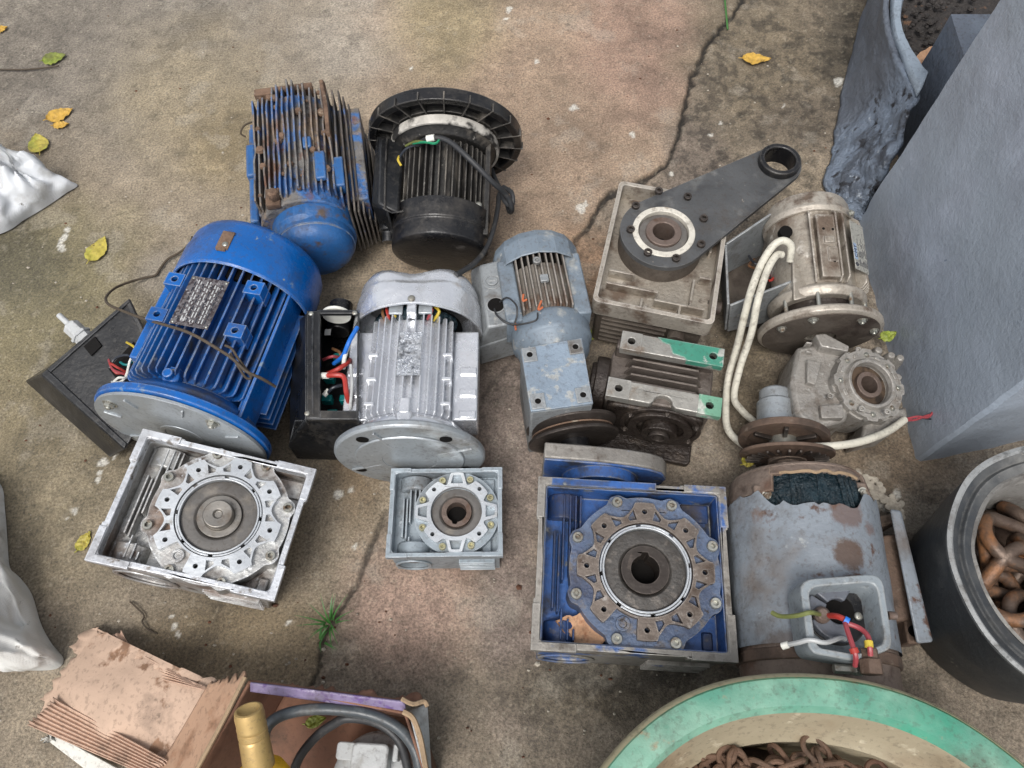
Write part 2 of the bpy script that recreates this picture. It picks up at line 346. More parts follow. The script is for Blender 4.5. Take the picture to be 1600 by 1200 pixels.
class MB:
    def __init__(self):
        self.v, self.f = [], []

    def add(self, vs, fs, mx=None):
        n = len(self.v)
        for p in vs:
            p = Vector(p)
            self.v.append(mx @ p if mx is not None else p)
        self.f += [tuple(i + n for i in f) for f in fs]
        return self

    def box(self, c, s, mx=None, rz=0):
        x, y, z = s[0] / 2, s[1] / 2, s[2] / 2
        rot = Matrix.Translation(Vector(c)) @ Matrix.Rotation(rz, 4, 'Z')
        if mx is not None:
            rot = mx @ rot
        vs = [(-x, -y, -z), (x, -y, -z), (x, y, -z), (-x, y, -z), (-x, -y, z), (x, -y, z), (x, y, z), (-x, y, z)]
        return self.add(vs, [(0, 3, 2, 1), (4, 5, 6, 7), (0, 1, 5, 4), (1, 2, 6, 5), (2, 3, 7, 6), (3, 0, 4, 7)], rot)

    def hexa(self, top, bot):
        """top, bot: four points each, same winding"""
        return self.add(list(bot) + list(top), [(0, 3, 2, 1), (4, 5, 6, 7), (0, 1, 5, 4), (1, 2, 6, 5), (2, 3, 7, 6), (3, 0, 4, 7)])

    def prism(self, outline, h0, h1, holes=(), axis='Z', mx=None):
        def m3(a, b, c):
            return {'Z': (a, b, c), 'Y': (a, c, b), 'X': (c, a, b)}[axis]
        loops = [list(outline)] + [list(h) for h in holes]
        flat = [p for L in loops for p in L]
        n = len(flat)
        vs = [m3(p[0], p[1], h0) for p in flat] + [m3(p[0], p[1], h1) for p in flat]
        fs = []
        if holes:
            tri = geometry.tessellate_polygon([[Vector((p[0], p[1], 0)) for p in L] for L in loops])
            for t in tri:
                if len(set(t)) == 3:
                    fs.append(tuple(t))
                    fs.append(tuple(i + n for i in reversed(t)))
        else:
            fs.append(tuple(range(n)))
            fs.append(tuple(range(2 * n - 1, n - 1, -1)))
        k = 0
        for L in loops:
            m = len(L)
            for i in range(m):
                j = (i + 1) % m
                fs.append((k + i, k + j, k + j + n, k + i + n))
            k += m
        return self.add(vs, fs, mx)

    def lathe(self, prof, c=(0, 0, 0), axis='Z', seg=48, mx=None, closed=False, a0=0, a1=2 * PI):
        """prof: (r, h) list; closed joins last to first (a ring)"""
        full = abs(a1 - a0 - 2 * PI) < 1e-6
        ns = seg if full else seg + 1
        vs, fs, rings = [], [], []
        for (r, h) in prof:
            if r < 1e-6:
                rings.append([len(vs)])
                vs.append((0, 0, h))
            else:
                rings.append(list(range(len(vs), len(vs) + ns)))
                for k in range(ns):
                    a = a0 + (a1 - a0) * k / seg
                    vs.append((r * math.cos(a), r * math.sin(a), h))
        pairs = list(zip(rings[:-1], rings[1:]))
        if closed:
            pairs.append((rings[-1], rings[0]))
        for A, B in pairs:
            for k in range(seg):
                k2 = (k + 1) % ns
                if len(A) == 1 and len(B) == 1:
                    continue
                if len(A) == 1:
                    fs.append((A[0], B[k2], B[k]))
                elif len(B) == 1:
                    fs.append((A[k], A[k2], B[0]))
                else:
                    fs.append((A[k], A[k2], B[k2], B[k]))
        if axis == 'Y':
            vs = [(x, h, -y) for x, y, h in vs]
        elif axis == 'X':
            vs = [(h, x, y) for x, y, h in vs]
        T = Matrix.Translation(Vector(c))
        return self.add(vs, fs, mx @ T if mx is not None else T)

    def cyl(self, r, h0, h1, c=(0, 0, 0), axis='Z', seg=32, mx=None):
        return self.lathe([(0, h0), (r, h0), (r, h1), (0, h1)], c, axis, seg, mx)

    def ring(self, r0, r1, h0, h1, c=(0, 0, 0), axis='Z', seg=48, mx=None):
        return self.lathe([(r0, h0), (r1, h0), (r1, h1), (r0, h1)], c, axis, seg, mx, closed=True)

    def tube(self, pts, r, seg=8, smooth=4, mx=None, taper=1.0, closed=False):
        P = [Vector(p) for p in pts]
        if smooth > 1 and len(P) > 2:
            Q = []
            n = len(P)
            rng = range(n if closed else n - 1)
            for i in rng:
                if closed:
                    p0, p1, p2, p3 = P[i - 1], P[i], P[(i + 1) % n], P[(i + 2) % n]
                else:
                    p0, p1, p2, p3 = P[max(i - 1, 0)], P[i], P[i + 1], P[min(i + 2, n - 1)]
                for k in range(smooth):
                    t = k / smooth
                    Q.append(.5 * ((2 * p1) + (p2 - p0) * t + (2 * p0 - 5 * p1 + 4 * p2 - p3) * t * t + (3 * p1 - p0 - 3 * p2 + p3) * t ** 3))
            if not closed:
                Q.append(P[-1])
            P = Q
        n = len(P)
        vs, fs = [], []
        up = None
        for i, p in enumerate(P):
            a, b = (P[i - 1], P[(i + 1) % n]) if closed else (P[max(i - 1, 0)], P[min(i + 1, n - 1)])
            d = (b - a).normalized()
            if up is None:
                up = d.orthogonal().normalized()
            up = (up - d * up.dot(d)).normalized()
            sd_ = d.cross(up)
            rr = r * (1 + (taper - 1) * i / (n - 1))
            for k in range(seg):
                an = 2 * PI * k / seg
                vs.append(p + (up * math.cos(an) + sd_ * math.sin(an)) * rr)
        for i in range(n if closed else n - 1):
            j = (i + 1) % n
            for k in range(seg):
                k2 = (k + 1) % seg
                fs.append((i * seg + k, i * seg + k2, j * seg + k2, j * seg + k))
        if not closed:
            fs.append(tuple(range(seg))[::-1])
            fs.append(tuple((n - 1) * seg + k for k in range(seg)))
        return self.add(vs, fs, mx)

    def grid(self, fn, nu, nv):
        vs = [fn(i / (nu - 1), j / (nv - 1)) for j in range(nv) for i in range(nu)]
        fs = [(j * nu + i, j * nu + i + 1, (j + 1) * nu + i + 1, (j + 1) * nu + i) for j in range(nv - 1) for i in range(nu - 1)]
        return self.add(vs, fs)

    def deform(self, fn):
        self.v = [fn(p) for p in self.v]
        return self

    def mesh(self, name, m, sharp=38):
        me = bpy.data.meshes.new(name)
        bm = bmesh.new()
        bv = [bm.verts.new(p) for p in self.v]
        bm.verts.index_update()
        for f in self.f:
            if len(set(f)) < 3:
                continue
            try:
                bm.faces.new([bv[i] for i in f])
            except ValueError:
                pass
        bmesh.ops.recalc_face_normals(bm, faces=bm.faces)
        for f in bm.faces:
            f.smooth = True
        bm.to_mesh(me)
        bm.free()
        me.set_sharp_from_angle(angle=R(sharp))
        me.materials.append(m)
        return me


def link(o, parent=None):
    COL.objects.link(o)
    if parent is not None:
        o.parent = parent
    return o


def islands(mb):
    par = list(range(len(mb.v)))

    def find(i):
        while par[i] != i:
            par[i] = par[par[i]]
            i = par[i]
        return i
    for f in mb.f:
        r0 = find(f[0])
        for j in f[1:]:
            par[find(j)] = r0
    groups = {}
    for f in mb.f:
        groups.setdefault(find(f[0]), []).append(f)
    return list(groups.values())


def split_apart(mb):
    """separate pieces that stand clear of each other into meshes of their own"""
    if len(mb.v) > 6000:
        return [mb]
    gs = islands(mb)
    if not 2 <= len(gs) <= 24:
        return [mb]
    bb = []
    for g in gs:
        ids = {i for f in g for i in f}
        P = [mb.v[i] for i in ids]
        bb.append([[min(p[k] for p in P) for k in range(3)], [max(p[k] for p in P) for k in range(3)]])
    # merge pieces whose boxes overlap
    lab = list(range(len(gs)))
    for i in range(len(gs)):
        for j in range(i):
            if all(bb[i][0][k] <= bb[j][1][k] and bb[j][0][k] <= bb[i][1][k] for k in range(3)):
                a, b = lab[i], lab[j]
                lab = [b if x == a else x for x in lab]
    if len(set(lab)) < 2:
        return [mb]
    out = []
    for L in dict.fromkeys(lab):
        fs = [f for g, l in zip(gs, lab) if l == L for f in g]
        ids = sorted({i for f in fs for i in f})
        mp = {i: n for n, i in enumerate(ids)}
        q = MB()
        q.v = [mb.v[i] for i in ids]
        q.f = [tuple(mp[i] for i in f) for f in fs]
        out.append(q)
    return out


SINGULAR = {'corner_pads': 'corner_pad', 'casting_ribs': 'casting_rib', 'worm_bulges': 'worm_bulge', 'side_ribs': 'side_rib', 'stiffening_webs': 'stiffening_web', 'side_fins': 'side_fin', 'cross_ribs': 'cross_rib', 'winding_ends': 'winding_end', 'flange_ribs': 'flange_rib', 'flange_holes': 'flange_hole', 'foot_bosses': 'foot_boss', 'blue_lugs': 'blue_lug', 'fin_bosses': 'fin_boss', 'panel_holes': 'panel_hole', 'hole_bottoms': 'hole_bottom', 'screw_bosses': 'screw_boss'}


def part(name, mb, m, parent, bevel=.0015, sharp=38, label=None, solid=0, stuff=False):
    if parent is not None and not stuff:
        q = split_apart(mb)
        name = SINGULAR.get(name, name)
        if len(q) > 1:
            obs = [part_(name, k, m, parent, bevel, sharp, label, solid) for k in q]
            return obs[0]
    return part_(name, mb, m, parent, bevel, sharp, label, solid)


def part_(name, mb, m, parent, bevel=.0015, sharp=38, label=None, solid=0):
    o = bpy.data.objects.new(name, mb.mesh(name, M[m] if isinstance(m, str) else m, sharp))
    link(o, parent)
    if solid:
        s = o.modifiers.new('solid', 'SOLIDIFY')
        s.thickness = solid
    if bevel:
        b = o.modifiers.new('bevel', 'BEVEL')
        b.width = bevel
        b.segments = 2
        b.limit_method = 'ANGLE'
        b.angle_limit = R(40)
        b.harden_normals = False
    if label:
        o['label'] = label
    return o


def thing(name, label, cat, mx, group=None):
    o = bpy.data.objects.new(name, None)
    o.empty_display_size = .05
    link(o)
    o.matrix_world = mx
    o['label'] = label
    o['category'] = cat
    if group:
        o['group'] = group
    return o


def single(name, mb, m, label, cat, group=None, bevel=0, **kw):
    o = part(name, mb, m, None, bevel, **kw)
    o['label'] = label
    o['category'] = cat
    if group:
        o['group'] = group
    return o


def recenter(o):
    """put a world-built single mesh's origin under its middle"""
    vs = o.data.vertices
    n = len(vs)
    a = np.empty(n * 3)
    vs.foreach_get('co', a)
    a = a.reshape(-1, 3)
    c = Vector(((a[:, 0].min() + a[:, 0].max()) / 2, (a[:, 1].min() + a[:, 1].max()) / 2, a[:, 2].min()))
    o.data.transform(Matrix.Translation(-c))
    o.location = c
    return o


def at_mx(p, yaw=0):
    return Matrix.Translation(p) @ Matrix.Rotation(yaw, 4, 'Z')


_cache = {}


def shared(key, fn):
    if key not in _cache:
        _cache[key] = fn()
    return _cache[key]


def place(name, mesh, parent, mx=None, scale=1.0, bevel=0, m=None):
    o = bpy.data.objects.new(name, mesh)
    link(o, parent)
    mx = mx if mx is not None else Matrix()
    o.matrix_local = mx @ Matrix.Diagonal((scale, scale, scale, 1))
    if bevel:
        b = o.modifiers.new('bevel', 'BEVEL')
        b.width = bevel
        b.segments = 2
        b.limit_method = 'ANGLE'
        b.angle_limit = R(40)
    return o


def socket_mesh(m):
    def f():
        b = MB()
        b.lathe([(0, .1), (.56, .1)], seg=6)
        b.lathe([(.56, .1), (.56, 1.0)], seg=6)
        b.lathe([(.52, 1.0), (.92, 1.0), (1, .9), (1, 0)], seg=20)
        b.lathe([(.56, 1.0), (.60, 1.0)], seg=6)
        return b.mesh('bolt', M[m])
    return shared('sock' + m, f)


def hex_mesh(m):
    def f():
        b = MB()
        b.lathe([(0, .75), (.8, .75), (1.0, .6), (1.0, 0.12)], seg=6)
        b.lathe([(1.35, .12), (1.35, 0), (0, 0)], seg=20)
        b.lathe([(1.0, .12), (1.35, .12)], seg=20)
        b.lathe([(0, 1.1), (.45, 1.1), (.5, 1.0), (.5, .7)], seg=12)
        return b.mesh('bolt', M[m])
    return shared('hex' + m, f)


def screw_mesh(m):
    def f():
        b = MB()
        b.lathe([(0, .55), (.5, .5), (.85, .35), (1, .1), (1, 0)], seg=18)
        b.box((0, 0, .55), (1.3, .16, .06))
        return b.mesh('screw', M[m])
    return shared('scr' + m, f)


def rot_to(d, p):
    """matrix placing +Z along d at p"""
    q = Vector(d).to_track_quat('Z', 'Y').to_matrix().to_4x4()
    return Matrix.Translation(Vector(p)) @ q


def circ(r, n=16, c=(0, 0), a0=0):
    return [(c[0] + r * math.cos(a0 + 2 * PI * k / n), c[1] + r * math.sin(a0 + 2 * PI * k / n)) for k in range(n)]


def rect(x0, y0, x1, y1):
    return [(x0, y0), (x1, y0), (x1, y1), (x0, y1)]


def rrect(x0, y0, x1, y1, r, n=4):
    P = []
    for cx, cy, a in ((x1 - r, y0 + r, -90), (x1 - r, y1 - r, 0), (x0 + r, y1 - r, 90), (x0 + r, y0 + r, 180)):
        for k in range(n + 1):
            t = R(a + 90 * k / n)
            P.append((cx + r * math.cos(t), cy + r * math.sin(t)))
    return P


def fbm(x, y, z=0, o=4):
    return noise.fractal(Vector((x, y, z)), 1.0, 2.0, o)

# ---------------- ground ----------------
def seg_dist(X, Y, pts):
    d = np.full(X.shape, 1e9)
    for (x0, y0), (x1, y1) in zip(pts[:-1], pts[1:]):
        dx, dy = x1 - x0, y1 - y0
        t = np.clip(((X - x0) * dx + (Y - y0) * dy) / (dx * dx + dy * dy), 0, 1)
        d = np.minimum(d, np.hypot(X - x0 - t * dx, Y - y0 - t * dy))
    return d


def vnoise(x, y, seed=0):
    xi, yi = np.floor(x).astype(np.int64), np.floor(y).astype(np.int64)
    xf, yf = x - xi, y - yi
    xf, yf = xf * xf * (3 - 2 * xf), yf * yf * (3 - 2 * yf)

    def h(a, b):
        n = (a * 374761393 + b * 668265263 + seed * 974634777) & 0x7fffffff
        n = ((n ^ (n >> 13)) * 1274126177) & 0x7fffffff
        return ((n ^ (n >> 16)) & 0xffff) / 65535.0
    return (h(xi, yi) * (1 - xf) + h(xi + 1, yi) * xf) * (1 - yf) + (h(xi, yi + 1) * (1 - xf) + h(xi + 1, yi + 1) * xf) * yf


def nfbm(x, y, s, o=5, seed=0, gain=.55):
    t, a, n = 0, 1, 0
    for k in range(o):
        t = t + a * vnoise(x * s, y * s, seed + k * 17)
        n += a
        a *= gain
        s *= 2.03
    return t / n


def sstep(a, b, x):
    t = np.clip((x - a) / (b - a), 0, 1)
    return t * t * (3 - 2 * t)


def build_ground():
    step = .0046
    far = np.concatenate([np.geomspace(.03, 60, 26)])
    xs = np.concatenate([-1.9 - far[::-1], np.arange(-1.9, 1.9001, step), 1.9 + far])
    ys = np.concatenate([-.45 - far[::-1], np.arange(-.45, 2.4001, step), 2.4 + far])
    X, Y = np.meshgrid(xs, ys)
    dep = np.maximum(Y * ST + CAM_H * CT, .25)
    px = 800 + FPX * X / dep
    py = 600 - FPX * (Y * CT - CAM_H * ST) / dep
    wx = px + 26 * (nfbm(X, Y, 9, 4, 3) - .5) + 7 * (nfbm(X, Y, 60, 3, 5) - .5)
    wy = py + 26 * (nfbm(X, Y, 9, 4, 8) - .5) + 7 * (nfbm(X, Y, 60, 3, 11) - .5)
    crack = [(1175, -60), (1163, 0), (1125, 45), (1090, 100), (1072, 160), (1071, 200), (1045, 240), (1005, 275), (955, 310), (920, 345), (893, 385), (860, 450), (800, 560), (700, 700), (610, 800), (580, 860), (570, 890), (540, 950), (505, 1010), (490, 1060), (465, 1110), (440, 1200), (420, 1400)]
    dcr = seg_dist(wx, wy, crack)
    # which side of the crack: x of the crack at this height
    cyv = np.array([c[1] for c in crack][::1])
    cxv = np.array([c[0] for c in crack])
    cx = np.interp(wy, cyv, cxv)
    right = sstep(-6, 10, wx - cx)
    gapw = 1.1 + 3.0 * nfbm(X, Y, 14, 3, 21)
    strength = np.interp(py, [0, 350, 400, 780, 850, 1060, 1130], [1, 1, .5, .3, .8, .8, .0])
    groove = (1 - sstep(gapw * .6, gapw * 1.8, dcr)) * strength
    big = nfbm(X, Y, 2.2, 5, 31) - .5
    mid = nfbm(X, Y, 22, 5, 41) - .5
    fine = nfbm(X, Y, 150, 3, 51) - .5
    brushed = nfbm(X * .7 + Y * .7, (Y - X) * .18, 120, 3, 61) - .5
    Z = .006 * big + .0045 * mid + .0022 * fine
    Z += right * (-.004 + .006 * mid + .004 * brushed)
    Z -= .009 * groove
    # shallow trowelled scars
    for k in range(7):
        a, b = random.uniform(100, 1000), random.uniform(0, 500)
        Z -= .0012 * (1 - sstep(2, 7, seg_dist(wx, wy, [(a, b), (a + random.uniform(-40, 40), b + random.uniform(30, 90))])))
    edge = np.minimum(np.minimum(X + 1.9, 1.9 - X), np.minimum(Y + .45, 2.4 - Y))
    Z *= sstep(-.3, .1, edge)

    C = np.zeros(X.shape + (3,))

    def col(c):
        return np.array(c, float)

    def blend(c, m):
        C[:] = C * (1 - m[..., None]) + col(c) * m[..., None]

    def blob(cx_, cy_, rx, ry, c, amt=1.0, ang=0):
        dx, dy = wx - cx_, wy - cy_
        ca, sa = math.cos(R(ang)), math.sin(R(ang))
        q = np.hypot((dx * ca + dy * sa) / rx, (-dx * sa + dy * ca) / ry)
        blend(c, amt * (1 - sstep(.35, 1.15, q + .5 * (nfbm(X, Y, 7, 4, int(cx_) + 3) - .5))))
    C[:] = col((132, 121, 105))
    blob(150, 60, 420, 200, (118, 112, 104), .8)
    blob(560, 60, 120, 120, (136, 130, 122), .6)
    blob(300, 160, 160, 160, (134, 122, 98), .6)
    blob(860, 180, 330, 330, (138, 119, 102), .9)
    blob(1000, 60, 130, 170, (140, 116, 102), .8)
    blob(700, 40, 110, 120, (132, 122, 92), .6)
    blob(420, 240, 170, 100, (130, 116, 88), .5)
    blob(60, 480, 230, 220, (112, 105, 80), .9)
    blob(20, 400, 90, 110, (82, 78, 62), .7)
    blob(60, 720, 200, 210, (122, 112, 88), .8)
    blob(130, 800, 150, 160, (132, 122, 104), .5)
    blob(380, 1010, 260, 90, (116, 103, 82), .9)
    blob(250, 430, 60, 50, (128, 122, 114), .6)
    # ground past the crack
    blend((118, 108, 96), right * .85)
    m_r = right

    def blobr(*a, **k):
        blob(*a, **k)
    blob(1190, 110, 150, 200, (102, 92, 76), .85)
    blob(1330, 60, 60, 130, (70, 64, 54), .8)
    blob(1240, 190, 90, 60, (84, 76, 66), .75)
    blob(1230, 280, 110, 70, (136, 124, 106), .5)
    blob(1080, 250, 60, 80, (102, 92, 84), .6)
    blob(920, 420, 110, 80, (138, 112, 90), .8)
    blob(790, 650, 90, 260, (126, 114, 108), .8, 0)
    blob(640, 960, 130, 130, (144, 122, 110), .9, 25)
    blob(720, 800, 60, 120, (138, 112, 100), .8)
    blob(800, 960, 70, 190, (116, 104, 98), .8)
    blob(950, 1080, 230, 70, (92, 84, 72), .9)
    blob(1000, 1050, 170, 40, (56, 52, 46), .7)
    blob(1170, 570, 70, 160, (96, 86, 70), .8)
    blob(1400, 720, 120, 80, (112, 98, 82), .8)
    blob(1450, 860, 60, 130, (84, 76, 66), .8)
    blob(560, 700, 60, 160, (112, 96, 76), .7)
    blob(430, 800, 60, 120, (124, 108, 84), .5)
    L = np.where(C <= 10, C / 255 / 12.92, ((C / 255 + .055) / 1.055) ** 2.4)
    # tone variation, dark damp stains, pale rubbed patches
    L *= 1.1 * (1 + .55 * big + .6 * mid)[..., None]
    st = sstep(.56, .68, nfbm(X, Y, 5.5, 6, 71, .62))
    L *= (1 - .22 * st)[..., None]
    st2 = sstep(.56, .66, nfbm(X, Y, 30, 4, 77, .6)) * (.35 + .65 * right)
    L *= (1 - .45 * st2 * np.interp(py, [300, 520], [1, .45]))[..., None]
    st3 = sstep(.5, .7, nfbm(X * .8 + Y * .6, Y * .8 - X * .6, 46, 4, 177, .7)) * right
    L *= (1 - .4 * st3 * np.interp(py, [300, 520], [1, .35]))[..., None]
    pl = sstep(.6, .7, nfbm(X, Y, 12, 5, 83, .6))
    L = L * (1 - .25 * pl[..., None]) + np.array([.36, .33, .28]) * .25 * pl[..., None]
    wet = np.interp(wy, [0, 560, 900, 1200], [.0, .1, .45, .6])
    L *= (1 - .28 * sstep(.45, .62, nfbm(X, Y, 3.1, 5, 91)) * wet * 2)[..., None]
    L *= (1 - .85 * groove)[..., None]
    L *= (1 - .22 * (1 - sstep(2, 9, dcr)) * strength)[..., None]
    # paint drips
    for (a, b, rr) in ((105, 372, 9), (100, 388, 7), (110, 360, 6), (160, 722, 8), (152, 740, 7), (175, 715, 5), (150, 752, 5), (120, 800, 8), (108, 812, 5), (262, 958, 6), (270, 975, 6), (276, 990, 5), (843, 102, 5), (898, 168, 8), (905, 323, 10), (914, 319, 7), (994, 212, 6), (590, 190, 4), (640, 107, 3), (1108, 210, 5), (1222, 160, 3), (1124, 185, 3), (1310, 125, 9), (1318, 140, 7), (530, 775, 9), (545, 770, 5), (1375, 780, 16), (1390, 795, 12), (1405, 775, 7), (1330, 740, 9), (1345, 745, 8), (1185, 605, 3), (560, 860, 4), (455, 975, 5), (800, 20, 5), (796, 35, 3), (930, 470, 4), (1040, 265, 4)):
        dd = np.hypot((wx - a) * (1 + .5 * ((a * 7) % 5) / 5), wy - b) + 7 * (nfbm(X, Y, 90, 2, 101) - .5)
        kk = (1 - sstep(rr * .55, rr * .95, dd)) * .85
        L = L * (1 - kk[..., None]) + np.array([.55, .54, .50]) * kk[..., None]
    # pale grit in the surface
    g = sstep(.80, .86, vnoise(X * 190, Y * 190, 7))
    L = L * (1 - .2 * g[..., None]) + np.array([.42, .38, .30]) * .2 * g[..., None]
    g = sstep(.84, .9, vnoise(X * 150, Y * 150, 77))
    L = L * (1 - .3 * g[..., None])
    L = np.clip(L, .004, .8)

    nx, ny = len(xs), len(ys)
    me = bpy.data.meshes.new('ground')
    me.vertices.add(nx * ny)
    co = np.stack([X, Y, Z], -1).astype(np.float32)
    me.vertices.foreach_set('co', co.ravel())
    ii = (np.arange(ny - 1)[:, None] * nx + np.arange(nx - 1)[None]).ravel()
    q = np.stack([ii, ii + 1, ii + 1 + nx, ii + nx], -1).astype(np.int32)
    me.loops.add(q.size)
    me.loops.foreach_set('vertex_index', q.ravel())
    me.polygons.add(len(q))
    me.polygons.foreach_set('loop_start', np.arange(0, q.size, 4, dtype=np.int32))
    me.polygons.foreach_set('use_smooth', np.ones(len(q), bool))
    me.update(calc_edges=True)
    at_ = me.color_attributes.new('surface', 'FLOAT_COLOR', 'POINT')
    rgba = np.ones((nx * ny, 4), np.float32)
    rgba[:, :3] = L.reshape(-1, 3)
    at_.data.foreach_set('color', rgba.ravel())
    m = bpy.data.materials.new('weathered_concrete')
    m.use_nodes = True
    nt = m.node_tree
    p = nt.nodes['Principled BSDF']
    a = nt.nodes.new('ShaderNodeAttribute')
    a.attribute_name = 'surface'
    vec = nt.nodes.new('ShaderNodeNewGeometry').outputs['Position']
    k = _mask(nt, vec, 210, .33, .67, detail=6, rough=.75)
    g1 = _mix(nt, (.42, .41, .4), (1.62, 1.6, 1.55), k)
    mul = nt.nodes.new('ShaderNodeMix')
    mul.data_type = 'RGBA'
    mul.blend_type = 'MULTIPLY'
    mul.inputs[0].default_value = 1
    nt.links.new(a.outputs['Color'], mul.inputs[6])
    nt.links.new(g1, mul.inputs[7])
    k2 = _mask(nt, vec, 130, .60, .66, detail=4)
    fin = _mix(nt, mul.outputs[2], (.07, .055, .04), k2)
    k2s = nt.nodes.new('ShaderNodeMath')
    k2s.operation = 'MULTIPLY'
    k2s.inputs[1].default_value = .3
    nt.links.new(k2, k2s.inputs[0])
    fin = _mix(nt, mul.outputs[2], (.07, .055, .04), k2s.outputs[0])
    nt.links.new(fin, p.inputs['Base Color'])
    rg = _mask(nt, vec, 6, .3, .7)
    nt.links.new(_mix(nt, .55, .85, rg, 'FLOAT'), p.inputs['Roughness'])
    h = _mask(nt, vec, 300, .2, .8, detail=6, rough=.7)
    b = nt.nodes.new('ShaderNodeBump')
    b.inputs['Strength'].default_value = .8
    b.inputs['Distance'].default_value = .002
    nt.links.new(h, b.inputs['Height'])
    nt.links.new(b.outputs[0], p.inputs['Normal'])
    me.materials.append(m)
    o = bpy.data.objects.new('ground', me)
    link(o)
    o['kind'] = 'structure'
    return o


build_ground()


# ---------------- wall, planter ----------------
M['wall'] = mat('grey_blue_wall_paint', (152, 162, 174), .42, 0, .07, vscale=5, layers=[((158, 166, 180), 3, .5, .7, .45, 0), ((138, 150, 164), 3.5, .55, .8, .45, 0), ((120, 132, 148), 60, .68, .72, .5, 0)], bump=.35, bscale=150, coarse=1.6, cscale=38, grime=.12)
M['wall_low'] = mat('blue_grey_rough_plaster', (134, 150, 170), .5, 0, .12, vscale=7, layers=[((82, 90, 104), 9, .53, .62, .5, 0), ((48, 50, 54), 46, .58, .66, .7, 0), ((150, 156, 164), 60, .62, .7, .6, 0)], bump=.6, bscale=90, coarse=2.5, cscale=30)
M['planter'] = mat('slate_grey_plaster', (104, 112, 124), .5, 0, .08, vscale=5, layers=[((122, 132, 144), 5, .56, .7, .5, 0)], bump=.5, coarse=2.0, cscale=30)
M['planter_rim'] = mat('pale_slate_rim', (136, 148, 160), .5, 0, .08, bump=.5, coarse=2.0, cscale=30)


def gate_planter():
    m = M['planter_wall']
    nt = m.node_tree
    p = nt.nodes['Principled BSDF']
    cin = p.inputs['Base Color'].links[0].from_socket
    pos = nt.nodes.new('ShaderNodeNewGeometry').outputs['Position']
    sep = nt.nodes.new('ShaderNodeSeparateXYZ')
    nt.links.new(pos, sep.inputs[0])
    n = _mask(nt, pos, 9, 0, 1, detail=8)
    ma = nt.nodes.new('ShaderNodeMath')
    ma.operation = 'MULTIPLY_ADD'
    nt.links.new(n, ma.inputs[0])
    ma.inputs[1].default_value = .28
    nt.links.new(sep.outputs['Y'], ma.inputs[2])
    mr = nt.nodes.new('ShaderNodeMapRange')
    mr.inputs['From Min'].default_value = 1.545
    mr.inputs['From Max'].default_value = 1.60
    nt.links.new(ma.outputs[0], mr.inputs['Value'])
    nt.links.new(_mix(nt, cin, s2l((100, 107, 118)), mr.outputs[0]), p.inputs['Base Color'])


M['planter_wall'] = mat('half_painted_planter_plaster', (118, 130, 146), .5, 0, .14, vscale=9, layers=[((86, 94, 106), 12, .5, .58, .5, 0), ((44, 46, 52), 26, .56, .62, .7, 0), ((160, 168, 178), 60, .62, .7, .6, 0)], bump=1.0, bscale=110, coarse=2.6, cscale=60, grime=.3)
gate_planter()
M['soil'] = mat('dark_gravelly_soil', (58, 54, 52), .9, 0, .4, vscale=60, layers=[((110, 84, 66), 30, .6, .68, .9, 0)], bump=1.0, bscale=90, coarse=2, cscale=50)


def wall_block(mb, pts, z0, z1, res=.03, seed=0, amp=.004):
    """closed outline (counter-clockwise) swept up with an uneven plastered surface and rounded top edge"""
    P = []
    n = len(pts)
    for i in range(n):
        a, b = Vector(pts[i]), Vector(pts[(i + 1) % n])
        m = max(1, int((b - a).length / res))
        for k in range(m):
            P.append((a.lerp(b, k / m), (b - a).normalized()))
    hs = [z0 + (z1 - z0) * k / max(1, int((z1 - z0) / res)) for k in range(int((z1 - z0) / res) + 1)]
    if hs[-1] < z1:
        hs.append(z1)
    vs = []
    for z in hs:
        for p, d in P:
            nrm = Vector((d.y, -d.x))
            q = p + nrm * (amp * fbm(p.x * 9 + seed, p.y * 9, z * 9) + amp * .5 * fbm(p.x * 40, p.y * 40, z * 40 + seed))
            vs.append((q.x, q.y, z))
    m = len(P)
    fs = [(j * m + i, j * m + (i + 1) % m, (j + 1) * m + (i + 1) % m, (j + 1) * m + i) for j in range(len(hs) - 1) for i in range(m)]
    fs.append(tuple((len(hs) - 1) * m + i for i in range(m)))
    mb.add(vs, fs)


A_ = at(1434, 722)
B_ = at(1338, 343)
C_ = at(1600, 688)
dirx = (C_ - A_).normalized()
mb = MB()
far1 = A_ + dirx * 2.2
wall_block(mb, [A_.xy, far1.xy, (far1 + (B_ - A_)).xy, B_.xy], -.02, 1.02, seed=3)
o = single('painted_wall', mb, 'wall', 'large smooth blue-grey painted wall corner rising on the right side', 'wall', sharp=50)
o.modifiers.new('bevel', 'BEVEL').width = .008
recenter(o)

# low rough plinth in front of the round planter
lowpts = [at(1300, 262), at(1352, 337), at(1352, 337) + Vector((.6, .1, 0)), at(1475, 40) + Vector((.7, 0, 0)), at(1400, -90), at(1338, 92)]
mb = MB()

# round planter: ring wall with a rim, soil inside
rimz = .24
rim_in = [(1432, -60), (1412, 0), (1408, 42), (1426, 84), (1450, 112)]
rim_out = [(1398, -60), (1391, 2), (1393, 48), (1408, 92), (1432, 150)]
base = [(1376, -60), (1352, 30), (1336, 92), (1322, 140), (1312, 210)]
pi_ = [at(*q, rimz) for q in rim_in]
po_ = [at(*q, rimz) for q in rim_out]
pb_ = [at(*q, 0) for q in base]


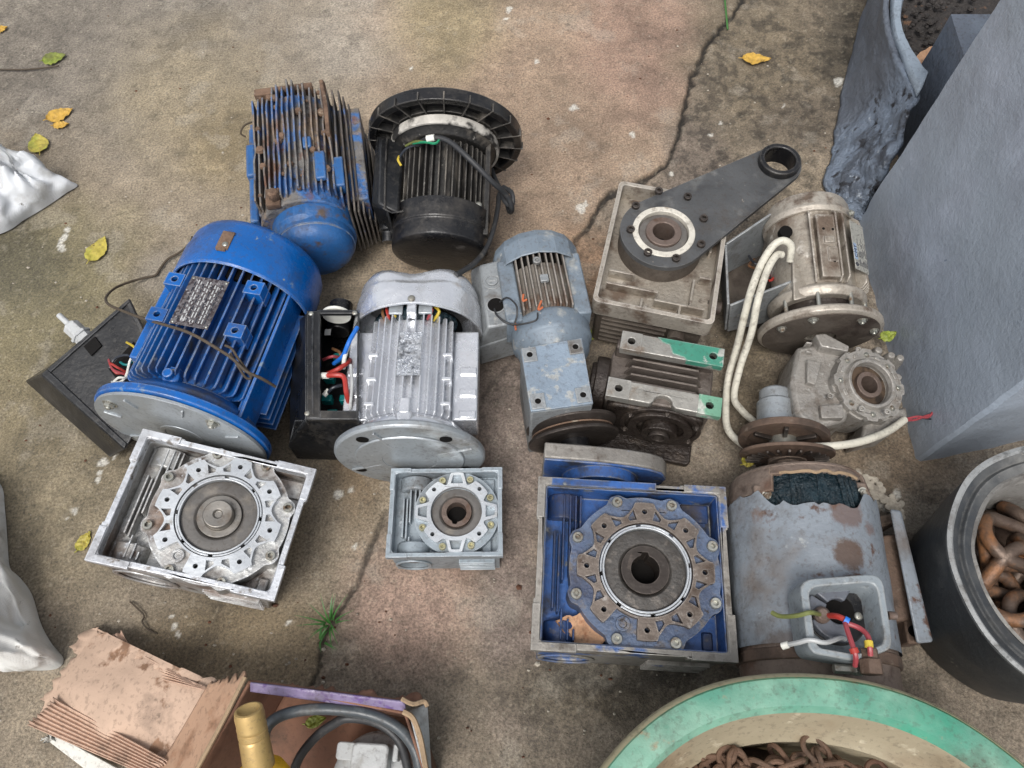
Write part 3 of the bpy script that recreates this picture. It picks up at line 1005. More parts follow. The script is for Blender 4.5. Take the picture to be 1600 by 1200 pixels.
def dens(P, n=8):
    Q = []
    for i in range(len(P) - 1):
        p0, p1, p2, p3 = P[max(i - 1, 0)], P[i], P[i + 1], P[min(i + 2, len(P) - 1)]
        for k in range(n):
            t = k / n
            Q.append(.5 * ((2 * p1) + (p2 - p0) * t + (2 * p0 - 5 * p1 + 4 * p2 - p3) * t * t + (3 * p1 - p0 - 3 * p2 + p3) * t ** 3))
    Q.append(P[-1])
    return Q


DI, DO, DB = dens(pi_), dens(po_), dens(pb_)
pe_t = po_[:4] + [at(1434, 148, rimz - .004), B_ + Vector((.05, .11, .225)), B_ + Vector((.035, .07, .21)), B_ + Vector((.02, .03, .17)), B_ + Vector((.015, .012, .10)), B_ + Vector((.01, .004, .03))]
pe_b = pb_[:4] + [at(1312, 205), at(1303, 240), at(1296, 272), at(1294, 305), at(1302, 328), at(1328, 348)]
ET, EB = dens(pe_t, 9), dens(pe_b, 9)
planter = thing('round_planter', 'curved slate-grey plastered planter with soil and a brown leaf in the top right corner', 'planter', at_mx(at(1400, 60)))
inv = planter.matrix_world.inverted()
mb = MB()
vs, fs = [], []
rows = 14
rows = 34
for i in range(len(ET)):
    k_ = min(1, max(0, (i - 27) / 12))
    for j in range(rows):
        t = j / (rows - 1)
        p = EB[i].lerp(ET[i], t)
        f_ = .006 * fbm(p.x * 12, p.y * 12, p.z * 12) + k_ * (.010 * fbm(p.x * 16, p.y * 16, p.z * 16 + 3) + .005 * fbm(p.x * 40, p.y * 40, p.z * 40) - .016 * math.sin(t * PI))
        p = p + Vector((-1, 0, .5)) * f_
        vs.append(inv @ p)
for i in range(len(ET) - 1):
    for j in range(rows - 1):
        fs.append((i * rows + j, (i + 1) * rows + j, (i + 1) * rows + j + 1, i * rows + j + 1))
mb.add(vs, fs)
part('planter_wall', mb, 'planter_wall', planter, 0, solid=.012)
mb = MB()
vs, fs = [], []
for i in range(len(DI)):
    q = [DO[i], DO[i].lerp(DI[i], .2) + Vector((0, 0, .010)), DO[i].lerp(DI[i], .8) + Vector((0, 0, .010)), DI[i], DI[i] - Vector((0, 0, .22))]
    vs += [inv @ (p + Vector((0, 0, .003 * fbm(p.x * 30, p.y * 30)))) for p in q]
for i in range(len(DI) - 1):
    for j in range(4):
        fs.append((i * 5 + j, (i + 1) * 5 + j, (i + 1) * 5 + j + 1, i * 5 + j + 1))
mb.add(vs, fs)
part('planter_rim', mb, 'planter_rim', planter, 0, solid=.008)
mb = MB()
c0 = at(1385, -80, .12)
mb.grid(lambda u, v: inv @ (Vector((c0.x - .05 + .85 * u, c0.y - .55 + .95 * v, .1 + .012 * fbm(u * 30, v * 30)))), 70, 70)
so = part('soil', mb, 'soil', planter, 0)
mb = MB()
for k in range(170):
    p = at(random.uniform(1405, 1530), random.uniform(-20, 150), .115)
    r = random.uniform(.004, .010)
    mb.lathe([(0, -r * .6), (r * .8, -r * .4), (r, 0), (r * .6, r * .5), (0, r * .6)], inv @ p, seg=6)
g = part('gravel', mb, 'soil', planter, 0)
g['kind'] = 'stuff'

# cross wall that leaves the painted wall and divides the planter
mb = MB()
q = [at(1452, 152, .26), at(1430, 212, .26)]
X1 = at(1486, 22, .30)
X0 = at(1503, 76, .30)
X0 = X0 + (X0 - X1) * .9
w2 = Vector((.5, .0, 0))
wall_block(mb, [X0.xy, (X0 + w2).xy, (X1 + w2).xy, X1.xy], -.02, .30, seed=9, amp=.002)
o = single('divider_wall', mb, 'planter', 'dark slate-grey divider wall between the round planter and the painted wall', 'wall')
recenter(o)


# ---------------- worm gearboxes ----------------
def quad_frame(TL, TR, BR, BL, z, lean=None):
    if lean:
        P = [at(*q, zz) for q, zz in zip((TL, TR, BR, BL), lean)]
        c = sum(P, Vector()) / 4
        xv = ((P[1] - P[0]) + (P[2] - P[3])) / 2
        yv = ((P[0] - P[3]) + (P[1] - P[2])) / 2
        zv = xv.cross(yv).normalized()
        xn = (xv.normalized() + yv.cross(zv).normalized()).normalized()
        m = Matrix((xn, zv.cross(xn), zv)).transposed().to_4x4()
        m.translation = c - zv * z
        return m, xv.length, yv.length
    P = [at(*q, z) for q in (TL, TR, BR, BL)]
    c = sum(P, Vector()) / 4
    xv = ((P[1] - P[0]) + (P[2] - P[3])) / 2
    yv = ((P[0] - P[3]) + (P[1] - P[2])) / 2
    w, h = xv.length, yv.length
    yaw = math.atan2(xv.y, xv.x)
    yaw2 = math.atan2(yv.y, yv.x) - PI / 2
    yaw = (yaw + yaw2) / 2
    return at_mx(Vector((c.x, c.y, 0)), yaw), w, h


def polar(fn, n, c=(0, 0)):
    return [(c[0] + fn(2 * PI * k / n) * math.cos(2 * PI * k / n), c[1] + fn(2 * PI * k / n) * math.sin(2 * PI * k / n)) for k in range(n)]


def dmod(a, period, phase):
    d = (a - phase) % period
    return d - period if d > period / 2 else d


def rib_outline8(c, rc, ph, skip=None, n=320):
    def f(a):
        d = abs(math.degrees(dmod(a, PI / 4, ph)))
        if d < 8.5:
            r = .84
        elif d < 10:
            r = .84 - (d - 8.5) / 1.5 * .05
        else:
            t = (d - 10) / 12.5
            r = .79 - .10 * math.sin(t * PI / 2)
        if skip is not None:
            dd = abs(math.degrees(dmod(a, 2 * PI, skip)))
            if dd < 13:
                r = min(r, .60)
            elif dd < 14.5:
                r = min(r, .60 + (dd - 13) / 1.5 * .24)
        return r * rc
    return polar(f, n, c)


def gear_windows8(c, rc, ph, skip):
    H = []
    for k in range(8):
        a = ph + k * PI / 4
        for s in (-1, 1):
            am = a + s * R(13)
            if skip is not None and abs(math.degrees(dmod(am, 2 * PI, skip))) < 20:
                continue
            q = [(.62, 9.0), (.755, 10.5), (.70, 15), (.665, 18.5), (.62, 17.5)]
            L = [(c[0] + rc * r * math.cos(a + s * R(d)), c[1] + rc * r * math.sin(a + s * R(d))) for r, d in q]
            if s < 0:
                L = L[::-1]
            H.append(L)
    return H


def worm_gearbox(name, label, quad, T, ctr, rc, style, mats, ph_pad, ph_bolt, fr=.014, depth=.055, shaft=None,
                 body_in=.012, bore_c=None, bore_r=.05, skip=None, key=PI / 2, notch=True, draft=0, lean=None):
    mx, W, H = quad_frame(*quad, T, lean)
    t = thing(name, label, 'gearbox', mx)
    inv = mx.inverted()
    lc = inv @ at(ctr[0], ctr[1], T if not lean else sum(lean) / 4)
    c = (lc.x, lc.y)
    rc = rc / pxm(ctr[1], T)
    zf = T - depth
    x0, x1, y0, y1 = -W / 2, W / 2, -H / 2, H / 2
    # perimeter frame with notched pads
    if notch:
        nn = fr * .22
        out = [(x0, y0), (x0 + W * .22, y0), (x0 + W * .22, y0 + nn), (x1 - W * .24, y0 + nn), (x1 - W * .24, y0), (x1, y0),
               (x1, y0 + H * .24), (x1 - nn, y0 + H * .24), (x1 - nn, y1 - H * .26), (x1, y1 - H * .26), (x1, y1),
               (x1 - W * .24, y1), (x1 - W * .24, y1 - nn), (x0 + W * .24, y1 - nn), (x0 + W * .24, y1), (x0, y1),
               (x0, y1 - H * .26), (x0 + nn, y1 - H * .26), (x0 + nn, y0 + H * .28), (x0, y0 + H * .28)]
    else:
        out = rrect(x0, y0, x1, y1, .008)
    ft_ = .020 if style != 'small' else .014
    tw_ = MB().prism(rrect(x0 + .004, y0 + .003, x1 - .004, y1 - .004, .006), zf, T - ft_, [rrect(x0 + fr, y0 + fr, x1 - fr, y1 - fr, .006)])
    if draft:
        tw_.deform(lambda p: Vector((p.x - (T - p.z) * draft * (p.x > 0), p.y, p.z)))
    part('tray_wall', tw_, mats['body'], t, .002)
    mb = MB().prism(out, T - ft_, T, [rrect(x0 + fr, y0 + fr, x1 - fr, y1 - fr, .006)])
    if draft:
        mb.deform(lambda p: Vector((p.x - (T - p.z) * draft * (p.x > 0), p.y, p.z)))
    fo = part('perimeter_frame', mb, mats['rim'], t, .0022)
    # corner pads a touch proud
    mb = MB()
    for (a, b, s, u) in ((x0, y0, 1, 1), (x1, y0, -1, 1), (x1, y1, -1, -1), (x0, y1, 1, -1)):
        L = W * .22 if style != 'small' else W * .18
        K = H * .25
        e = .0012
        mb.prism([(a - s * e, b - u * e), (a + s * L, b - u * e), (a + s * L, b + u * (fr - .001)), (a + s * (fr - .001), b + u * (fr - .001)), (a + s * (fr - .001), b + u * K), (a - s * e, b + u * K)], T - .012, T + .0022)
    part('corner_pads', mb, mats['rim'], fo, .001)
    # housing
    bi = body_in
    hb = zf + .002
    bc = bore_c if bore_c is not None else (x0 + bi + bore_r * 1.25, zf * .52)
    mb = MB().prism(rect(x0 + bi, .004, x1 - bi, hb), y0 + .005, y1 - bi, [circ(bore_r, 28, bc)], axis='Y')
    if draft:
        mb.deform(lambda p: Vector((p.x - (T - p.z) * draft * (p.x > W * .35), p.y, p.z)))
    part('housing', mb, mats['body'], t, .003)
    mb = MB().ring(bore_r + .0005, bore_r * 1.22, -.004, .0, (bc[0], y0 + .005, bc[1]), 'Y')
    part('input_collar', mb, mats['body'], t, .002)
    mb = MB().cyl(bore_r * .999, 0, .004, (bc[0], y0 + .022, bc[1]), 'Y')
    mb.ring(bore_r * .30, bore_r * .55, -.012, 0, (bc[0], y0 + .022, bc[1]), 'Y', 24)
    part('input_bearing', mb, 'brown_bore', t, 0)
    mb = MB()
    for k in range(5):
        zz = .02 + k * (zf - .02) / 5
        mb.box(((x1 - bi - W * (.2 + draft * .35)), y0 + .004, zz), (W * .32, .012, .004))
    part('side_ribs', mb, mats['body'], t, .001)
    # tray floor details: webs
    mb = MB()
    xa = x0 + fr
    fx = c[0] - rc
    for i, (xx, ya, yb) in enumerate(((.50, .40, .97), (.66, .44, .97), (.80, .52, .97), (.92, .60, .97), (.28, .22, .72), (.40, .20, .70), (.50, .03, .22), (.66, .03, .16), (.8, .03, .10))):
        X = xa + (fx - xa + rc * .25) * xx
        Y0, Y1 = y0 + fr + (H - 2 * fr) * ya, y0 + fr + (H - 2 * fr) * yb
        mb.box((X, (Y0 + Y1) / 2, zf + depth * .28), (.0032, Y1 - Y0, depth * .56))
    part('stiffening_webs', mb, mats['in'], t, .0008)
    mb = MB()
    mb.lathe([(0, -H * .16), (.03, -H * .16), (.03, H * .0), (0, H * .0)], (xa + .035, y1 - fr - .001 - H * .0, zf - .004), 'Y', 24)
    mb.lathe([(0, 0), (.03, 0), (.03, H * .14), (0, H * .14)], (xa + .035, y0 + fr + .001, zf - .004), 'Y', 24)
    mb.box((x1 - fr - .02, c[1] - rc * .75, zf + .004), (.018, .03, .012))
    mb.box((x1 - fr - .03, y1 - fr - .02, zf + .003), (.05, .034, .008))
    part('worm_bulges', mb, mats['in'], t, .003)
    # round cover with bolt ears
    zc1 = T - .010
    rr0 = .565 * rc

    if style == 'small':
        rcov = rc
        cov = circ(rcov, 96, c)
        bolt_r = .86 * rc
    else:
        def fc(a):
            d = abs(math.degrees(dmod(a, PI / 4, ph_bolt)))
            base = .93
            if skip is not None:
                base = .93
            return rc * (base + .07 * math.exp(-(d / 6.5) ** 4))
        cov = polar(fc, 180, c)
        bolt_r = .905 * rc
    holes = [circ(rr0, 48, c)]
    pad_r = .72 * rc if style != 'small' else .76 * rc
    npad = 8 if style != 'small' else 4
    pads = [k for k in range(npad) if not (skip is not None and abs(math.degrees(dmod(ph_pad + k * 2 * PI / npad, 2 * PI, skip))) < 14)]
    hr = .033 * rc if style != 'small' else .05 * rc
    hh = [circ(hr, 14, (c[0] + pad_r * math.cos(ph_pad + k * 2 * PI / npad), c[1] + pad_r * math.sin(ph_pad + k * 2 * PI / npad))) for k in pads]
    mb = MB().prism(cov, zf + .001, zc1, holes + hh)
    co = part('cover', mb, mats['cover'], t, .0022)
    mb = MB()
    for k in pads:
        p = (c[0] + pad_r * math.cos(ph_pad + k * 2 * PI / npad), c[1] + pad_r * math.sin(ph_pad + k * 2 * PI / npad))
        mb.cyl(hr * 1.05, zf + .001, zc1 - .018, (p[0], p[1], 0), seg=14)
    part('hole_bottoms', mb, 'bore', co, 0)
    # raised ribbed ring
    hh2 = [circ(hr * 1.02, 14, (c[0] + pad_r * math.cos(ph_pad + k * 2 * PI / npad), c[1] + pad_r * math.sin(ph_pad + k * 2 * PI / npad))) for k in pads]
    if style == 'small':
        def fs_(a):
            d = abs(math.degrees(dmod(a, PI / 2, ph_pad)))
            if d < 14:
                return rc * .86
            if d < 33:
                t_ = (d - 14) / 19
                return rc * (.86 - .17 * math.sin(t_ * PI) - .0 * t_)
            return rc * .955 if d > 36 else rc * (.86 + (d - 33) / 3 * .095)
        out = polar(fs_, 240, c)
        win = []
        for k in range(4):
            a = ph_pad + PI / 4 + k * PI / 2
            L = [(.70, -12), (.90, -6), (.90, 6), (.70, 12)]
            win.append([(c[0] + rc * r * math.cos(a + R(d)), c[1] + rc * r * math.sin(a + R(d))) for r, d in L])
        ri = .60 * rc
    else:
        out = rib_outline8(c, rc, ph_pad, skip)
        win = gear_windows8(c, rc, ph_pad, skip)
        ri = .575 * rc
    mb = MB().prism(out, zc1, T + .001, [circ(ri, 56, c)] + hh2 + win)
    part('ribbed_flange_ring', mb, mats['ring'], t, .0016)
    if style != 'small':
        mb = MB()
        n = 6 if skip is None else 8
        for k in range(n):
            a = k * 2 * PI / n + .2
            mb.lathe([(.535 * rc, T - .010), (.560 * rc, T - .010), (.560 * rc, T - .0015), (.535 * rc, T - .0015)], (c[0], c[1], 0), 'Z', 12, None, True, a, a + 2 * PI / n * .86)
        mb.ring(.505 * rc, .53 * rc, T - .012, T + .0005, (c[0], c[1], 0))
        part('pilot_lip', mb, mats['lip'], t, .0006)
        mb = MB().ring(.48 * rc, .575 * rc, T - .02, T - .011, (c[0], c[1], 0))
        part('groove', mb, 'bore', t, 0)
        so = .505
    else:
        so = .60
    # seal and hub
    hub = .30 if style != 'small' else .36
    mb = MB().lathe([(hub * rc, T - .012), (hub * rc + .004, T - .007), (so * rc - .006, T - .006), (so * rc - .0005, T - .009), (so * rc - .0005, T - .03), (hub * rc, T - .03)], (c[0], c[1], 0), closed=True)
    part('oil_seal', mb, mats['seal'], t, .0008)
    if shaft:
        mb = MB().ring(.0 + .20 * rc, hub * rc - .0006, T - .03, T - .006, (c[0], c[1], 0))
        part('hollow_shaft', mb, mats['hub'], t, .001)
        mb = MB().lathe([(0, T + .004), (.006, T + .004), (.008, T + .009), (.185 * rc, T + .010), (.2 * rc, T + .006), (.2 * rc, T - .03), (0, T - .03)], (c[0], c[1], 0))
        part('shaft_stub', mb, 'steel_disc', t, .0008)
    else:
        br = (.175 if style != 'small' else .235) * rc
        kw = br * .26
        hole = []
        for k in range(40):
            a = 2 * PI * k / 40
            d = dmod(a, 2 * PI, key)
            r = br * 1.22 / math.cos(d) if abs(d) < .24 else br
            hole.append((c[0] + r * math.cos(a), c[1] + r * math.sin(a)))
        mb = MB().prism(circ(hub * rc - .0006, 48, c), T - .075, T - .004, [hole])
        part('hollow_shaft', mb, mats['hub'], t, .0012)
        mb = MB().cyl(hub * rc * .98, 0, .003, (c[0], c[1], zf + .003))
        part('bore_floor', mb, 'bore', t, 0)
    # bolts
    bm_ = socket_mesh(mats['bolt'])
    for k in range(8):
        a = ph_bolt + k * PI / 4
        s = rc * (.066 if style != 'small' else .082)
        b = place('bolt', bm_, t, Matrix.Translation((c[0] + bolt_r * math.cos(a), c[1] + bolt_r * math.sin(a), zc1 - .0005)) @ Matrix.Rotation(k * 1.3, 4, 'Z'), s)
    if skip is not None:
        p = (c[0] + .71 * rc * math.cos(skip), c[1] + .71 * rc * math.sin(skip), zc1)
        mb = MB().ring(.048 * rc, .088 * rc, -.001, .005, p, seg=28).cyl(.05 * rc, -.001, .0015, p)
        part('oil_plug', mb, mats['cover'], t, .001)
    return t, mx, W, H, c, rc


gA = worm_gearbox('worm_gearbox', 'large silver worm gearbox with square frame and solid shaft stub, lowest on the left', ((225, 667), (489, 737), (431, 941), (135, 873)), .165, (341, 804), 113, 'large',
                  dict(rim='alu_rim', body='alu_cast', cover='alu_cast', ring='bright_alu', **{'in': 'alu_cast'}, seal='rubber', hub='steel_disc', bolt='zinc', lip='bright_alu'),
                  R(-4), R(21), shaft=True, bore_r=.046, skip=R(242), fr=.0125, depth=.05, draft=.08, lean=(.212, .155, .155, .212))
gB = worm_gearbox('worm_gearbox', 'small light grey worm gearbox with ring of eight yellowish bolts, below the silver motor', ((609, 729), (782, 735), (787, 871), (607, 868)), .115, (713, 799), 67, 'small',
                  dict(rim='grey_alu', body='grey_alu', cover='grey_alu', ring='bright_alu', **{'in': 'grey_alu'}, seal='rubber', hub='rusty_steel', bolt='yellow_zinc', lip='bright_alu'),
                  R(45), R(24), bore_r=.027, fr=.008, depth=.035, body_in=.006, key=R(260), notch=False)
gC = worm_gearbox('worm_gearbox', 'big blue worm gearbox with square frame, open keyed bore and a curled leaf inside', ((841, 748), (1140, 760), (1144, 1029), (831, 1020)), .175, (1009, 889), 128, 'large',
                  dict(rim='worn_rim', body='worn_rim', cover='blue_cover', ring='brown_cast', **{'in': 'blue_dark'}, seal='dark_seal', hub='dark_steel', bolt='zinc', lip='bright_alu'),
                  R(0), R(22), bore_r=.04, fr=.013, depth=.06, skip=R(247), key=R(92))
# blue inner faces of the frame of the big blue gearbox: a painted liner sheet on floor and walls
t, mx, W, H, c, rc = gC
mb = MB()
fr = .013
x0, x1, y0, y1 = -W / 2 + fr + .0006, W / 2 - fr - .0006, -H / 2 + fr + .0006, H / 2 - fr - .0006
mb.prism(rect(x0, y0, x1, y1), .1166, .1686, [rect(x0 + .0016, y0 + .0016, x1 - .0016, y1 - .0016)])
mb.prism(rect(x0 + .002, y0 + .002, x1 - .002, y1 - .002), .1180, .1188, [circ(rc * .85, 40, c)])
part('painted_recess', mb, 'blue_vivid', t, 0)
mb = MB()
mb.box((W * .05 - W / 2 + W * .3, H / 2 - fr / 2, .1755), (W * .56, fr * .96, .0044))
part('blue_top_edge', mb, 'blue_vivid', t, 0)


# gearbox with torque arm (upper right)
TD = .175
mx, W, H = quad_frame((968, 281), (1148, 316), (1110, 502), (925, 474), TD)
t = thing('worm_gearbox', 'dirty beige gearbox with dark torque arm bolted on its round face', 'gearbox', mx)
inv = mx.inverted()


def lo(px, py, z, inv=None):
    return (inv or globals()['inv']) @ at(px, py, z)


x0, x1, y0, y1 = -W / 2, W / 2, -H / 2, H / 2
fr, dp = .009, .045
mb = MB().prism(rrect(x0, y0, x1, y1, .012), TD - dp, TD, [rrect(x0 + fr, y0 + fr, x1 - fr, y1 - fr, .008)])
part('perimeter_frame', mb, 'cream_rim', t, .0025)
mb = MB().prism(rrect(x0 + .01, y0 + .012, x1 - .01, y1 - .01, .01), .01, TD - dp + .001)
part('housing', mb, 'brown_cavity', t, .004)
mb = MB().box((0, 0, TD - dp + .0018), (W - 2 * fr + .004, H - 2 * fr + .004, .002))
part('web_plate', mb, 'beige_cast', t, 0)
mb = MB()
for yy, xa, xb in ((-.30, -.42, .02), (-.20, -.42, -.2), (-.36, .0, .42), (-.12, .34, .44)):
    mb.box(((xa + xb) / 2 * W, yy * H, TD - dp + .014), ((xb - xa) * W, .005, .026))
for xx, ya, yb in ((.30, -.36, -.14), (.22, -.47, -.36), (-.1, -.47, -.36), (.4, .1, .3)):
    mb.box((xx * W, (ya + yb) / 2 * H, TD - dp + .012), (.005, (yb - ya) * H, .022))
part('stiffening_webs', mb, 'beige_cast', t, .001)
mb = MB()
for k in range(6):
    mb.box((-W * .12, y0 + .010, .03 + k * .016), (W * .55, .014, .005))
mb.cyl(.018, -.02, .03, (x1 - .06, y0 + .012, .10), 'Y', 20)
mb.cyl(.014, 0, .03, (x1 - .012, y0 + .08, .12), 'X', 20)
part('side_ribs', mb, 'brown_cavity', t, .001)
AZ = TD + .012
cL = lo(1037, 362, AZ)
mb = MB().ring(.04, .088, TD - dp, AZ - .0125, (cL.x, cL.y, 0), seg=64)
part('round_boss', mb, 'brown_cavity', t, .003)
eL = lo(1216, 256, AZ)
# arm plate outline: tangent hull of two circles
ra, re = 68 / pxm(362, AZ), 36 / pxm(256, AZ)
d = Vector((eL.x - cL.x, eL.y - cL.y))
D = d.length
a = math.atan2(d.y, d.x)
ga = math.acos((ra - re) / D)
out = []
for k in range(41):
    th = a + ga + (2 * PI - 2 * ga) * k / 40
    out.append((cL.x + ra * math.cos(th), cL.y + ra * math.sin(th)))
for k in range(25):
    th = a - ga + 2 * ga * k / 24
    out.append((eL.x + re * math.cos(th), eL.y + re * math.sin(th)))
hr = 26 / pxm(256, AZ)
mb = MB().prism(out, AZ - .012, AZ, [circ(hr, 36, (eL.x, eL.y)), circ(49 / pxm(362, AZ), 56, (cL.x, cL.y))])
arm = part('torque_arm', mb, 'arm', t, .002)
mb = MB().ring(24 / pxm(256, AZ), 32 / pxm(256, AZ), AZ - .03, AZ + .016, (eL.x, eL.y, 0))
part('arm_bushing', mb, 'black', arm, .002)
s = 1 / pxm(362, AZ)
mb = MB().ring(39.5 * s, 49 * s, AZ - .012, AZ + .002, (cL.x, cL.y, 0))
part('pilot_ring', mb, 'white_ring', t, .001)
mb = MB().lathe([(26 * s, AZ - .008), (28 * s, AZ - .005), (37 * s, AZ - .005), (39.4 * s, AZ - .009), (39.4 * s, AZ - .03), (26 * s, AZ - .03)], (cL.x, cL.y, 0), closed=True)
part('oil_seal', mb, 'rubber', t, .0006)
mb = MB().ring(17 * s, 28 * s, AZ - .07, AZ + .002, (cL.x, cL.y, 0))
part('hollow_shaft', mb, 'rusty_steel', t, .0015)
mb = MB().cyl(27 * s, 0, .004, (cL.x, cL.y, TD - dp + .003))
part('bore_floor', mb, 'bore', t, 0)
for (bx, by) in ((1029, 300), (1074, 309), (993, 323), (1099, 343), (985, 360), (1095, 383), (1012, 396), (1056, 405)):
    p = lo(bx, by, AZ)
    place('bolt', socket_mesh('dark_steel'), t, Matrix.Translation((p.x, p.y, AZ - .001)), .0085)


# green footed gearbox
TE = .165
P1, P2 = at(974, 520, TE), at(1132, 546, TE)
Q1, Q2 = at(950, 592, TE), at(1126, 628, TE)
xv = ((P2 - P1) + (Q2 - Q1)) / 2
yaw = math.atan2(xv.y, xv.x)
ce = (P1 + P2 + Q1 + Q2) / 4
mx = at_mx(Vector((ce.x, ce.y, 0)), yaw)
inv = mx.inverted()
t = thing('footed_gearbox', 'oily brown gearbox with four finned ribs and two green-tipped mounting feet', 'gearbox', mx)
for (pts, nm, cut) in ((((974, 519), (1134, 545), (1127, 572), (968, 544)), 'upper', False), (((953, 591), (1130, 622), (1124, 651), (945, 617)), 'lower', True)):
    L = [lo(*q, TE) for q in pts]
    ya, yb = (L[2].y + L[3].y) / 2, (L[0].y + L[1].y) / 2
    xa, xb = (L[0].x + L[3].x) / 2, (L[1].x + L[2].x) / 2
    hw = .0075
    xs_ = [xa + (xb - xa) * .1, xa + (xb - xa) * .9]
    ym = (ya + yb) / 2
    if cut:
        xm = (xa + xb) / 2
        out = [(xa, ya)] + [(xm - .024, ya), (xm - .020, ya + .004)] + [(xm - .018 * math.cos(PI * k / 8), ya + .006 + .016 * math.sin(PI * k / 8)) for k in range(9)] + [(xm + .020, ya + .004), (xm + .024, ya), (xb, ya), (xb, yb), (xa, yb)]
        hs = [circ(hw, 20, (x, ym)) for x in xs_]
    else:
        out = rect(xa, ya, xb, yb)
        hs = [circ(hw, 20, (x, ym)) for x in xs_]
    mb = MB().prism(out, TE - .02, TE, hs)
    ft = part('mounting_foot', mb, 'foot_alu', t, .002)
    if cut:
        mb = MB().prism(rect(xb - (xb - xa) * .2, ya - .001, xb + .0008, yb + .001), TE - .014, TE + .0012, [circ(hw, 20, (xs_[1], ym))])
        part('painted_pad', mb, mat('pale_green_worn_pad', (104, 150, 126), .45, .1, .2, layers=[((186, 190, 180), 24, .55, .63, .45, .4)], bump=.3), ft, .0008, label='green-painted foot pad')
        mb = MB().prism(rect(xa - .0008, ya - .001, xa + (xb - xa) * .2, yb + .001), TE - .014, TE + .0012, [circ(hw, 20, (xs_[0], ym))])
        part('milled_pad', mb, 'foot_alu', ft, .0008)
    else:
        xq = xa + (xb - xa) * .5
        pol = [(xb + .0008, ya - .001), (xb + .0008, yb + .001), (xq - .03, yb + .001), (xq - .02, yb - .009), (xq - .006, yb - .012), (xq + .002, ya + .008), (xq + .024, ya + .005), (xq + .03, ya - .001)]
        mb = MB().prism(pol[::-1], TE - .014, TE + .001, [circ(hw, 20, (xs_[1], ym))])
        part('painted_pad', mb, 'green', ft, .0008, label='green-painted half of the foot')
        mb = MB().prism(rect(xa - .0008, ya - .001, xa + (xb - xa) * .2, yb + .001), TE - .014, TE + .0012, [circ(hw, 20, (xs_[0], ym))])
        part('milled_pad', mb, 'foot_alu', ft, .0008)
    mb = MB()
    for x in xs_:
        mb.cyl(hw * 1.05, TE - .022, TE - .012, (x, ym, 0), seg=16)
    part('foot_hole', mb, 'bore', ft, 0)
La, Lb = lo(953, 592, TE), lo(1126, 640, TE)
U = lo(974, 519, TE)
U2 = lo(1134, 545, TE)
bx0, bx1 = La.x - .002, U2.x - .008
by0, by1 = lo(945, 617, TE).y + .006, U.y - .004
mb = MB()
mb.prism(rrect(bx0, by0, bx1, by1, .02), .03, TE - .052)
mb.box(((bx0 + bx1) / 2, by1 - .012, TE - .035), (bx1 - bx0 - .01, .022, .04))
mb.box(((bx0 + bx1) / 2, by0 + .014, TE - .035), (bx1 - bx0 - .01, .026, .04))
part('housing', mb, 'oily_body', t, .004)
for k in range(4):
    yy = by1 - .040 - k * .0165
    mb = MB()
    xa, xb = bx0 + .040, bx1 - .035
    zt = TE - .018
    mb.prism([(xa - .012, TE - .054), (xa, zt), (xb, zt), (xb + .014, TE - .054)], yy - .0022, yy + .0022, axis='Y')
    part('cooling_fin', mb, 'oily_body', t, .0012)
# front face with bore
fx, fz = (lo(1030, 676, .09).x, .088)
yf = by0
mb = MB()
mb.prism(rrect(bx0 + .006, .006, bx1 - .012, TE - .021, .02), yf - .012, yf + .02, axis='Y')
part('front_plate', mb, 'oily_dark', t, .004)
mb = MB()
mb.ring(.045, .062, -.008, .0, (fx, yf - .012, fz), 'Y')
mb.ring(.020, .034, -.020, .0, (fx, yf - .012, fz), 'Y')
mb.ring(.068, .078, -.004, .0, (fx, yf - .012, fz), 'Y')
part('output_hub', mb, 'oily_dark', t, .002)
mb = MB().ring(.012, .0195, -.026, 0, (fx, yf - .012, fz), 'Y').cyl(.0119, -.012, 0, (fx, yf - .012, fz), 'Y')
part('output_shaft', mb, 'dark_steel', t, .001)
for k in range(6):
    a = k * PI / 3 + .5
    place('bolt', hex_mesh('dark_steel'), t, rot_to((0, -1, 0), (fx + .073 * math.cos(a), yf - .015, fz + .073 * math.sin(a) * .9)), .006)
mb = MB().prism(rrect(bx0 - .01, yf - .05, bx1 - .01, yf + .05, .01), .002, .018)
part('base_flange', mb, 'oily_dark', t, .003)
mb = MB().cyl(.058, -.026, 0, (bx0, (by0 + by1) / 2 - .01, .08), 'X').cyl(.045, -.034, 0, (bx0, (by0 + by1) / 2 - .01, .08), 'X')
part('input_flange', mb, 'oily_dark', t, .003)

# ---------------- motors ----------------
def motor_frame(fp, zf, bp, zb):
    """frame with +Y along the motor axis (front to back), Z up, origin on the ground under the front end"""
    a, b = at(*fp, zf), at(*bp, zb)
    y = (b - a).normalized()
    x = y.cross(Vector((0, 0, 1))).normalized()
    z = x.cross(y)
    m = Matrix((x, y, z)).transposed().to_4x4()
    o = a - z * zf
    m.translation = o
    return m, (b - a).length


def fin_mesh(key, m, y0, y1, r0, r1, th, chamfer=.0, bev=True):
    def f():
        b = MB()
        out = [(y0, r0), (y1, r0), (y1, r1 - chamfer), (y1 - chamfer, r1), (y0 + chamfer, r1), (y0, r1 - chamfer)] if chamfer else rect(y0, r0, y1, r1)
        b.prism(out, -th / 2, th / 2, axis='X')
        return b.mesh('cooling_fin', M[m])
    return shared(key, f)


def add_fins(parent, mesh, zc, angles, bevel=.0008, jitter=0.0, xc=0):
    for a in angles:
        place('cooling_fin', mesh, parent, Matrix.Translation((xc, 0, zc)) @ Matrix.Rotation(R(a + random.uniform(-jitter, jitter)), 4, 'Y'), 1, bevel)


